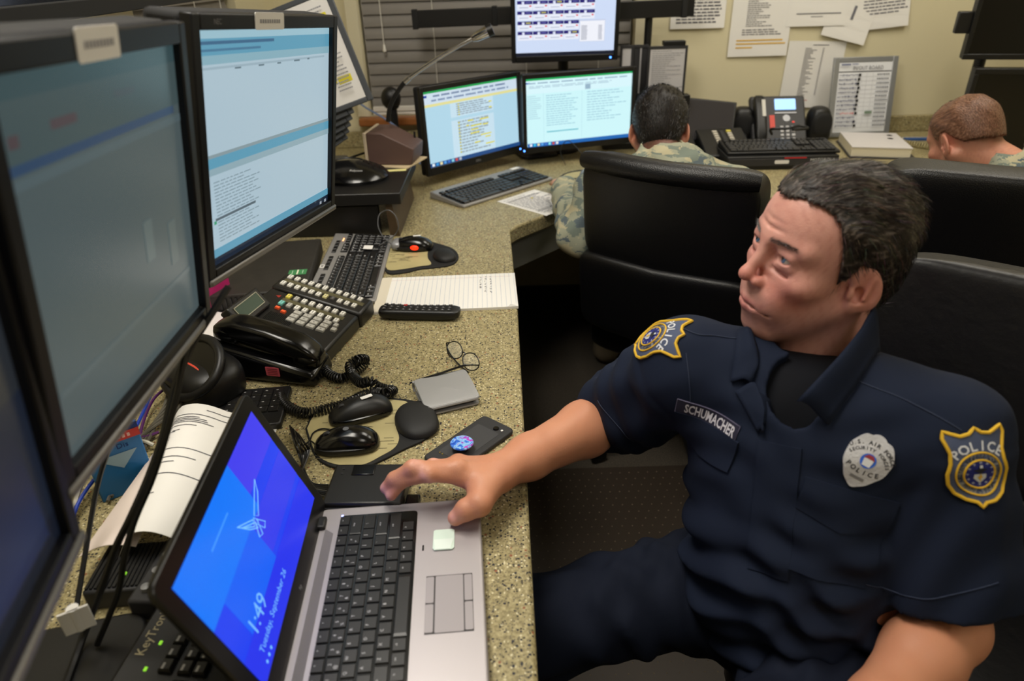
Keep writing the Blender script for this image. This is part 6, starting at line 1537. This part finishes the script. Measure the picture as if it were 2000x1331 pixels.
def police_patch(px,py,upw,rot,w,h,label):
    F_=surf_frame(px,py,upw,rot,.02); sh=shield(w,h)
    o=patch_poly('sleeve_patch',F_,sh,.001,mat('patch_field',(72,82,110),.8,0,('n',1500,.3)),man,th=.0018); tag(o,label)
    sh2=[]
    for a,b_ in zip(sh,sh[1:]+sh[:1]):
        for t in (0,.5): sh2.append((a[0]*(1-t)+b_[0]*t,a[1]*(1-t)+b_[1]*t))
    g=MB(); patch_line(g,F_,sh2,.0022,.003,GOLD,True); sub('gold_border',g,o)
    g=MB(); cy=-.10*h; R0=.36*w
    arc_text(g,F_,'POLICE',R0+.115*h,0,cy-.01*h,PI*.79,PI*.21,.175*h,.0036,WHT)
    sub('lettering',g,o)
    g=MB(); c=lambda R_: [(R_*math.cos(2*PI*i/36),cy+R_*1.08*math.sin(2*PI*i/36)) for i in range(36)]
    patch_line(g,F_,c(R0),.0012,.0034,GOLD,True); patch_line(g,F_,c(R0*.68),.0012,.0034,GOLD,True); sub('seal_rings',g,o)
    seal=patch_poly('seal_disc',F_,c(R0*.66),.0026,mat('seal_blue',(26,34,112),.7),man,th=.0008); seal.parent=o; seal.matrix_local=Matrix()
    rg=patch_poly('seal_ring',F_,c(R0*.99),.0020,mat('seal_ring_grey',(132,132,134),.8),man,th=.0008); rg.parent=o; rg.matrix_local=Matrix()
    g=MB(); arc_text(g,F_,'UNITED STATES AIR FORCE',R0*.84,0,cy,PI*1.14,-PI*.14,.105*R0*2,.0034,rgb(30,32,44)); arc_text(g,F_,'SECURITY FORCES',R0*.84,0,cy,PI*1.22,PI*1.78,.10*R0*2,.0034,rgb(30,32,44),True)
    for k in range(12):
        a=2*PI*k/12; patch_text(g,F_,'*',.14*R0*2,R0*.56*math.cos(a),cy+R0*.58*math.sin(a)-.01*h,.0042,WHT)
    # eagle and shield emblem
    g2=[(-.20,-.02),(.20,-.02),(.21,-.20),(.0,-.42),(-.21,-.20)]
    g.add([wrap(F_,x*R0*1.3,cy+y*R0*1.25+.04*R0,.0042) for x,y in g2],[(0,1,2,3,4)],rgb(196,200,206))
    g.add([wrap(F_,x*R0*1.3,cy+y*R0*1.25,.0046) for x,y in ((0,.05),(.10,-.18),(.02,-.14),(.04,-.34),(-.10,-.08),(-.02,-.10))],[(0,1,2,3,4,5)],GOLD)
    g.add([wrap(F_,x*R0*1.2,cy+y*R0*1.2,.0044) for x,y in ((-.30,.22),(-.10,.12),(0,.0),(.12,.14),(.26,.22),(.10,.26),(.06,.40),(-.06,.40),(-.08,.24))],[tuple(range(9))],rgb(30,30,40))
    g.add([wrap(F_,x*R0*1.2,cy+y*R0*1.2,.0048) for x,y in ((-.05,.30),(.06,.30),(.05,.42),(-.04,.42))],[(0,1,2,3)],WHT)
    sub('seal_emblem',g,o)
    return o
police_patch(1912,912,(0,0,1),math.radians(9),.068,.086,'gold-edged navy POLICE sleeve patch')
police_patch(1281,656,tuple(-dR),math.radians(0),.068,.086,'gold-edged navy POLICE sleeve patch')
# name tape
F_=surf_frame(1386,816,(0,0,1),0,.02)
def two(p1,p2):
    """frame whose x axis runs from one shirt point to another"""
    a,_=shirt_hit(*p1); b_,_=shirt_hit(*p2); pm,r,u,n=surf_frame((p1[0]+p2[0])/2,(p1[1]+p2[1])/2,(0,0,1),0,.02)
    r=(b_-a); L=r.length; r.normalize(); n=(n-r*n.dot(r)).normalized(); u=n.cross(r); 
    return (pm,r,u,n),L
F_,L=two((1326,785),(1446,842)); 
o=patch_poly('name_tape',F_,[(-L/2,-.0125),(L/2,-.0125),(L/2,.0125),(-L/2,.0125)],.001,mat('name_tape_cloth',(36,34,56),.85,0,('n',1500,.3)),man,res=.005,th=.0012); tag(o,'dark name tape embroidered SCHUMACHER')
g=MB(); patch_text(g,F_,'SCHUMACHER',.0205,.004,0,.0030,rgb(206,204,214),0,.70*L/.115); sub('lettering',g,o)
g=MB(); patch_line(g,F_,[(-L/2+L*i/12,.0122) for i in range(13)]+[(L/2,-.0122)]+[(L/2-L*i/12,-.0122) for i in range(13)],.0005,.0026,rgb(110,106,134),True); sub('stitched_edge',g,o)
# metal-grey badge
F_=surf_frame(1694,900,(0,0,1),math.radians(-22),.02)
bw,bh=.055,.069; out=[]
for i in range(60):
    a=2*PI*i/60; x=math.sin(a); y=math.cos(a); k=1+.012*math.cos(a*10)-(.05*math.exp(-((abs(x)-.33)/.10)**2) if y>0 else 0); out.append((x*bw/2*k*(1-.20*max(0,-y)**2),y*bh/2*k-.004*max(0,-y)**6))
o=patch_poly('badge',F_,out,.0015,mat('badge_silver',(198,198,202),.45,.1,('n',260,.5),(60,.12)),man,res=.006,th=.0022); tag(o,'silver embroidered police shield badge')
g=MB(); ik=rgb(34,34,40)
arc_text(g,F_,'U.S. AIR FORCE',.034,0,-.012,PI*.80,PI*.20,.0070,.0042,ik); arc_text(g,F_,'SECURITY FORCES',.0275,0,-.013,PI*.84,PI*.16,.0056,.0042,ik); arc_text(g,F_,'POLICE',.052,0,.036,PI*1.36,PI*1.64,.0085,.0042,ik,True)
sub('lettering',g,o)
g=MB(); c=[(.0095*math.cos(2*PI*i/24),.0095*math.sin(2*PI*i/24)) for i in range(24)]
g.add([wrap(F_,x,y,.0042) for x,y in c],[tuple(range(24))],rgb(48,104,214)); g.add([wrap(F_,x,y,.0046) for x,y in ((-.005,-.007),(.005,-.007),(.006,.002),(.0,.005),(-.006,.002))],[(0,1,2,3,4)],rgb(226,228,234)); g.add([wrap(F_,x,y,.0048) for x,y in ((-.007,.003),(.007,.003),(.003,.008),(-.003,.008))],[(0,1,2,3)],rgb(150,50,60)); sub('blue_seal',g,o)
o2=patch_poly('number_plate',F_,[(-.009,-.027),(.009,-.027),(.009,-.023),(-.009,-.023)],.0030,mat('plate_grey',(150,150,154),.4,.4),man,th=.0010); o2.parent=o; o2.matrix_local=Matrix()
# pocket flaps, placket, collar leaves
F_,L=two((1322,815),(1440,880))
patch_poly('pocket_flap',F_,[(-L/2,-.030),(-.01,-.044),(L/2,-.030),(L/2,.016),(-L/2,.016)],.0008,NAVY,man,res=.006,th=.0028)
F_,L=two((1568,960),(1748,1010))
patch_poly('pocket_flap',F_,[(-L/2,-.026),(0,-.040),(L/2,-.026),(L/2,.018),(-L/2,.018)],.0008,NAVY,man,res=.006,th=.0028)
F_,L=two((1560,990),(1735,1040))
patch_poly('pocket',F_,[(-L/2,-.085),(L/2,-.085),(L/2,.0),(-L/2,.0)],.0004,NAVY,man,res=.006,th=.0018)
pl=[(1478,850),(1470,930),(1462,1010),(1450,1100)]
for a,b_ in zip(pl[:-1],pl[1:]): pass
F_,L=two((1522,872),(1498,1125)); 
patch_poly('button_placket',F_,[(-L/2,-.027),(L/2,-.027),(L/2,.027),(-L/2,.027)],.0006,NAVY,man,res=.006,th=.0022)
def leaf(name,pts,th=.004,off=.006):
    """collar leaf: quad patch from the neck edge (first row) to the outer edge, resting on the shirt"""
    n=10; g=MB(); A,B_=pts
    rows=[]
    for j in range(7):
        v=j/6; row=[]
        for i in range(n+1):
            t=i/n*(len(A)-1); k=min(int(t),len(A)-2); w_=t-k
            a=Vector(A[k]).lerp(Vector(A[k+1]),w_); b2=Vector(B_[k]).lerp(Vector(B_[k+1]),w_); p=a.lerp(b2,v)+Vector((0,0,.012*math.sin(PI*min(1,v*1.0))*(1-v)))
            hh=BV.find_nearest(p); sg_=(p-hh[0]).dot(hh[1]*OUTS)
            if sg_<.004: p=hh[0]+hh[1]*OUTS*.004
            row.append(p)
        rows.append(row)
    vs=[p for r in rows for p in r]; m_=n+1; fs=[]
    for j in range(6):
        for i in range(n): a=j*m_+i; fs.append((a,a+1,a+m_+1,a+m_))
    g.add(vs,fs); o=g.build(name,NAVY,man,True); o.matrix_local=MI
    s_=o.modifiers.new('thick','SOLIDIFY'); s_.thickness=th; s_.offset=0; return o
def on(px,py,lift=.008):
    p,n=shirt_hit(px,py)
    if p is None: q=BV.find_nearest(pd(px,py,.90)); p,n=q[0],q[1]
    if n.dot(CAMP-p)<0: n=-n
    return p+n*lift
def nk(a,up_,R_=.064):
    """point on the collar's neck edge; a=0 in front, towards the man's left"""
    q=NB2+ndir*up_+fc*(.004+R_*math.cos(a))+sax*(R_*math.sin(a)); return Vector(q)
def dep(px,py):
    p=on(px,py,0); return (p-CAMP).dot(FWD)
def leaf2(name,inner,outer,lift_in=.012,lift_out=.004):
    B_=[on(x,y,lift_out) for x,y in outer]; A=[pd(x,y,(b_-CAMP).dot(FWD)-lift_in+.02*0) for (x,y),b_ in zip(inner,B_)]
    return leaf(name,(A,B_))
leaf2('collar',[(1706,600),(1680,645),(1635,700),(1556,784)],[(1724,640),(1706,700),(1668,762),(1617,830)])
leaf2('collar',[(1468,650),(1480,688),(1482,720),(1466,750)],[(1440,650),(1437,690),(1432,720),(1427,748)])
bk=[math.radians(d) for d in (95,125,158,180,202,235,265)]
leaf('collar',([nk(a,.036) for a in bk],[nk(a,.0,.084) for a in bk]))
leaf2('lapel',[(1480,752),(1494,785),(1502,812),(1488,846)],[(1436,766),(1454,792),(1468,815),(1482,844)],.006)

SEAM=mat('seam_thread',(38,48,72),.8)
for pts in ([(1668,742),(1740,770),(1820,808),(1878,842)],[(1330,642),(1362,654),(1400,657),(1438,662)],[(1168,782),(1192,815),(1218,845),(1240,862)],[(1690,1142),(1760,1162),(1850,1164),(1950,1138)],[(1340,690),(1346,740),(1348,790),(1340,830)]):
    w_=[on(x,y,.0008) for x,y in pts]; q_=[]
    for p in smoothpath(w_,6):
        hh=BV.find_nearest(p); q_.append(hh[0]+hh[1]*OUTS*.0009)
    o=MB().tube(q_,.0008,5).build('seam',SEAM,man,True); o.matrix_local=MI
# ================================================================ the two airmen with their backs to us
def camo():
    m=bpy.data.materials.new('tiger_stripe_camouflage'); m.use_nodes=True; nt=m.node_tree; b=nt.nodes['Principled BSDF']; tc=nt.nodes.new('ShaderNodeTexCoord')
    sn=nt.nodes.new('ShaderNodeVectorMath'); sn.operation='SNAP'; sn.inputs[1].default_value=(.0035,.0035,.0035); nt.links.new(tc.outputs['Object'],sn.inputs[0])
    out=None
    for k,(sc,seed,th,c) in enumerate(((1,0,0,(150,152,132)),(1,3,.53,(112,122,112)),(1,9,.57,(176,168,138)),(1,15,.60,(86,98,104)))):
        if k==0: continue
        mp=nt.nodes.new('ShaderNodeMapping'); mp.inputs['Location'].default_value=(seed,seed*1.3,seed*.7); mp.inputs['Scale'].default_value=(16,16,34); nt.links.new(sn.outputs[0],mp.inputs[0])
        n=nt.nodes.new('ShaderNodeTexNoise'); n.inputs['Scale'].default_value=1; n.inputs['Detail'].default_value=3; n.inputs['Distortion'].default_value=.6; nt.links.new(mp.outputs[0],n.inputs['Vector'])
        lt=nt.nodes.new('ShaderNodeMath'); lt.operation='GREATER_THAN'; lt.inputs[1].default_value=th; nt.links.new(n.outputs[0],lt.inputs[0])
        mx=nt.nodes.new('ShaderNodeMix'); mx.data_type='RGBA'; mx.inputs[7].default_value=rgb(*c); nt.links.new(lt.outputs[0],mx.inputs[0])
        if out is None: mx.inputs[6].default_value=rgb(150,152,132)
        else: nt.links.new(out,mx.inputs[6])
        out=mx.outputs[2]
    nt.links.new(out,b.inputs['Base Color']); b.inputs['Roughness'].default_value=.9; return m
CAMO=camo()
def airman(label,base,hc,hf,hu,nbase,shl,shr,ell,elr,hnl,hnr,hip,facing,skin,hairm,zs,thick,nstr,scols,slen):
    t=thing('person',label,'person',(base[0],base[1],0)); mi=TR(-base[0],-base[1],0)
    hf=Vector(hf).normalized(); hl=Vector(hu).cross(hf).normalized(); hu2=hf.cross(hl); HMx=frame(hc,hf,hl,hu2)
    nk_=np.array(HMx.inverted()@Vector(nbase)); f=head_field(.0028,nk_*np.array((1,1,1)),False,lo=(-.16,-.13,-.24)); V,F=f.mesh(1); C=skin_colors(V,skin,older=False,fade=(zs,scols[1]))
    Vw=to_world(V,HMx); parts=[(Vw,F,C)]
    bf=Field(np.min([shl,shr,ell,elr,hnl,hnr,hip],0)-.2,np.max([shl,shr,ell,elr,hnl,hnr,hip],0)+.2,.009)
    for s_,e,h_ in ((shl,ell,hnl),(shr,elr,hnr)):
        bf.cone(s_,e,.045,.04,k=.02); bf.cone(e,h_,.04,.028,k=.02); d=unit(np.array(h_)-np.array(e)); bf.ell(np.array(h_)+d*.05,(.045,.045,.02),.02)
        for k in range(5): bf.cone(np.array(h_)+d*.07+np.array((.018*(k-2),0,0)),np.array(h_)+d*(.14-.012*abs(k-2))+np.array((.02*(k-2),0,-.02)),.010,.008,k=.005)
    mid_=(np.array(shl)+np.array(shr))/2; bf.cone(mid_,hip,.11,.12,k=.04); bf.cone(shl,shr,.05,.05,k=.04); bf.cone(nbase,mid_,.05,.06,k=.03)
    V2,F2=bf.mesh(1); parts.append((V2,F2,np.tile(lin(*skin),(len(V2),1))))
    Va_=np.concatenate([p[0] for p in parts]); off=0; Fa_=[]
    for p in parts: Fa_.append(p[1]+off); off+=len(p[0])
    o=bpy.data.objects.new('body',make_mesh('body',Va_,np.concatenate(Fa_),SKIN,np.concatenate([p[2] for p in parts]))); link(o,t); o.matrix_local=mi
    # jacket
    jf=Field(np.min([shl,shr,ell,elr,hnl,hnr,hip],0)-.22,np.max([shl,shr,ell,elr,hnl,hnr,hip],0)+.22,.007)
    jf.cone(shl,shr,.075,.075,k=.05); jf.cone(mid_,hip,.155,.165,k=.06)
    for s_,e,h_ in ((shl,ell,hnl),(shr,elr,hnr)): jf.cone(s_,e,.070,.056,k=.05); jf.cone(e,np.array(h_)-unit(np.array(h_)-np.array(e))*.02,.056,.048,k=.03)
    nb=np.array(nbase); nd=np.array(hu2)*.5+np.array((0,0,.6)); nd=unit(nd)
    jf.cone(nb-nd*.03,nb+nd*.022,.078,.070,k=.03); jf.cone(nb+nd*.012,nb+nd*.12,.060,.066,k=.004,mode='s')
    folds(jf,.006,[(45,-30,60,0,1.9,.6),(-30,60,50,1.3,2.2,.5)])
    for h_,e in ((hnl,ell),(hnr,elr)): hem(jf,np.array(h_)-unit(np.array(h_)-np.array(e))*.01,unit(np.array(h_)-np.array(e)),.10)
    V3,F3=jf.mesh(1); o=bpy.data.objects.new('camouflage_jacket',make_mesh('camouflage_jacket',V3,F3,CAMO)); link(o,t); o.matrix_local=mi
    # trousers
    fd=unit(np.array(facing,float)); sd=np.array((fd[1],-fd[0],0)); tf=Field(np.array((hip[0]-.75,hip[1]-.75,.03)),np.array((hip[0]+.75,hip[1]+.75,hip[2]+.2)),.012)
    hp=np.array(hip); tf.ell(hp,(.19,.17,.12),.02)
    for s_ in (1,-1): kn=hp+fd*.42+sd*.075*s_+np.array((0,0,.0)); tf.cone(hp+sd*.09*s_,kn,.095,.075,k=.05); tf.cone(kn,np.array((kn[0],kn[1],.12)),.072,.06,k=.03)
    V4,F4=tf.mesh(1); o=bpy.data.objects.new('camouflage_trousers',make_mesh('camouflage_trousers',V4,F4,CAMO)); link(o,t); o.matrix_local=mi
    for s_ in (1,-1):
        kn=hp+fd*.42+sd*.075*s_; a=np.array((kn[0],kn[1],.10)); bf=Field(a-np.array((.2,.2,.1)),a+np.array((.2,.2,.1)),.008); bf.cone(a+np.array((0,0,.05)),a-np.array((0,0,.04)),.058,.052,k=.02); bf.cone(a-np.array((0,0,.055)),a+fd*.13-np.array((0,0,.062)),.042,.034,k=.03)
        V_,F_=bf.mesh(1); V_[:,2]=np.maximum(V_[:,2],.004); o=bpy.data.objects.new('boot',make_mesh('boot',V_,F_,mat('tan_boot',(110,98,78),.8))); link(o,t); o.matrix_local=mi
    Vg_,Fg_=hair_shell(.003,zs,thick,(-.14,-.11,-.11),(.13,.11,.17),2,.002); o=bpy.data.objects.new('hair',make_mesh('hair',Vg_,Fg_,hairm)); link(o,t); o.matrix_local=mi@HMx
    g=strands(Vg_,Fg_,nstr,slen,.0005,lambda p:(-.5,0,-1) if p[2]<.09 else (-1,0,.2),scols,8,.5); o=g.build('hair_strands',STRC,t,True,colors=True); o.matrix_local=mi@HMx; tag(o,kind='stuff')
    return t
A=np.array
h1=np.array(pd(1287,266,2.08)); 
airman('dark-haired airman in camouflage bent over the far counter',(h1[0],h1[1]-.25),h1,(.22,.84,-.50),(.10,.5,.86),tuple(h1+A((-.01,-.115,-.068))),
 tuple(h1+A((-.185,-.14,-.135))),tuple(h1+A((.195,-.15,-.14))),tuple(pd(1128,462,2.0)),tuple(h1+A((.28,.08,-.26))),(.20,2.36,.775),(.62,2.42,.775),(h1[0]+.0,h1[1]-.07,.55),(0,1,0),
 (206,150,118),hair_mat('hair_black',(14,12,11),(24,20,18),(48,40,36)),[.100,.098,.092,.085,.070,.05,.012,.024,.04,.036,-.02,-.06,-.082],.008,3600,[(18,15,14),(28,23,20),(40,33,30)],.015)
h2=np.array(pd(1888,284,2.0))
airman('fair-haired airman with a buzz cut bowed at the right edge',(h2[0]+.2,h2[1]-.1),h2,(-.17,.83,-.53),(-.12,.50,.86),tuple(h2+A((.075,-.090,-.052))),
 tuple(h2+A((-.05,-.19,-.16))),tuple(h2+A((.29,-.08,-.11))),tuple(h2+A((-.02,.10,-.30))),tuple(h2+A((.40,.2,-.30))),(h2[0]+.15,h2[1]+.34,.70),(h2[0]+.36,h2[1]+.42,.71),(h2[0]+.24,h2[1]-.16,.55),(.35,.94,0),
 (212,150,122),hair_mat('hair_ginger',(92,62,46),(118,82,62),(146,108,86)),[.100,.098,.094,.088,.075,.05,.02,.028,.045,.042,.020,.0,-.01],.0022,4200,[(96,64,46),(118,82,60),(80,54,40)],.004)
# ================================================================ leather chairs
LEATHER=mat('black_leather',(10,10,13),.40,0,('v',420,.22),spec=.5)
LEATHW=mat('black_leather_wrinkled',(17,17,22),.42,0,('n',38,.8),spec=.5)
def office_chair(label,loc,yaw,topz,W=.50,roll=True,lean=8,mt=LEATHER,arms=True,split=.24,wr=False):
    """local +Y is the way the sitter faces; back stands at y=-.25"""
    t=thing('office_chair',label,'chair',(loc[0],loc[1],0),yaw,group='black leather office chairs')
    la=math.radians(lean); Bm=TR(0,-.24,.52)@RX(la)
    H=(topz-.52)/math.cos(la)
    def bend(p): return (p.x,p.y-.16*(p.x/.5)**2*-1.0,p.z)
    zu=H-split/2
    def wrinkle(p):
        q=bend(p)
        if wr and p.y>0: q=(q[0],q[1]+.006*math.sin(p.x*38+3*math.sin(p.z*14))*math.sin(p.z*11),q[2])
        return q
    o=MB().sup((W,.105,split+.05),.28,.16,56,28,c=(0,0,zu-(.02 if roll else 0)),fn=wrinkle).build('upper_back',mt,t,True); o.matrix_local=Bm
    if roll:
        pts=[(x,+.16*(x/.5)**2-.036,H-.0-.10*abs(x/W)**4) for x in [(-.5+i/24)*(W*.97) for i in range(25)]]
        o=MB().tube(pts,[.029*(1-.25*abs(2*i/24-1)**6) for i in range(25)],14).build('top_roll',mt,t,True); o.matrix_local=Bm
    hl=H-split-.02
    o=MB().sup((W*1.05,.115,hl),.25,.14,48,20,c=(0,-.012,hl/2),fn=bend).build('lower_back',mt,t,True); o.matrix_local=Bm
    o=MB().sup((.52,.52,.12),.35,.3,40,14,c=(0,.02,.465)).build('seat',mt,t,True)
    if arms:
        for s in (-1,1):
            MB().sup((.06,.27,.04),.5,.35,20,10,c=(s*.29,.0,.655)).build('arm_pad',BLACKP,t,True)
            MB().tube(smoothpath([(s*.24,.06,.42),(s*.30,.06,.46),(s*.295,.04,.56),(s*.29,.02,.64)],5),.016,10).build('arm_bracket',BLACKP,t,True)
    MB().tube([(0,0,.11),(0,0,.26)],.03,14).build('gas_column',CHAR,t,True); MB().tube([(0,0,.25),(0,0,.42)],.022,14).build('piston',CHROME,t,True); MB().box((0,0,.40),(.20,.22,.03)).build('seat_plate',BLACKP,t,bevel=.004)
    for k in range(5):
        a=2*PI*k/5+.3; d=Vector((math.cos(a),math.sin(a),0))
        lg=MB().tube([d*.03+Vector((0,0,.125)),d*.18+Vector((0,0,.115)),d*.31+Vector((0,0,.085))],[.032,.026,.018],10).build('base_leg',BLACKP,t,True)
        w_=MB(); n=Vector((-d.y,d.x,0)); c=d*.31+Vector((0,0,.030))
        for s in (-1,1): w_.tube([c+n*(s*.006),c+n*(s*.026)],.028,14)
        w_.build('caster',BLACKG,lg,True)
    return t
def from_edge(p1,p2,topz,full=None,side=0):
    a=pz(*p1,topz); b=pz(*p2,topz); u=(b-a); L=u.length; u.normalize(); c=(a+b)/2 if full is None else a+u*full/2
    return c,u,L
# airman 1's chair, seen from behind
c,u,L=from_edge((1143,306),(1490,352),1.02); ya=math.atan2(u.y,u.x); n=Vector((-u.y,u.x,0)); l1=c+n*(.24+.5*math.sin(math.radians(6))*0.0+.05)
office_chair('leather office chair with padded top roll behind the dark-haired airman',(l1.x,l1.y),ya,1.02,W=L*1.02,lean=6)
c,u,L=from_edge((1738,318),(1990,338),1.055); ya=math.atan2(u.y,u.x)+.06; u=Vector((math.cos(ya),math.sin(ya),0)); c=pz(1738,318,1.055)+u*.25; n=Vector((-u.y,u.x,0)); l2=c+n*.30
office_chair('leather office chair with a plain top behind the fair-haired airman',(l2.x,l2.y),ya,1.03,W=.52,roll=False,lean=7,split=.34)
# the officer's own chair
c,u,L=from_edge((1757,515),(1995,566),.985); a=pz(1757,515,.985)
d_=Vector((u.x,u.y,0)); ya=math.atan2(d_.y,d_.x)+PI; yv=Vector((math.cos(ya),math.sin(ya),0)); n=Vector((-yv.y,yv.x,0)); cc=a+d_*.24; l3=cc+n*.30
office_chair('wrinkled leather office chair the police officer sits in',(l3.x,l3.y),ya,.985,W=.54,roll=False,lean=10,mt=LEATHW,split=.32,wr=True)
print('chairs',l1,l2,l3,math.degrees(ya))
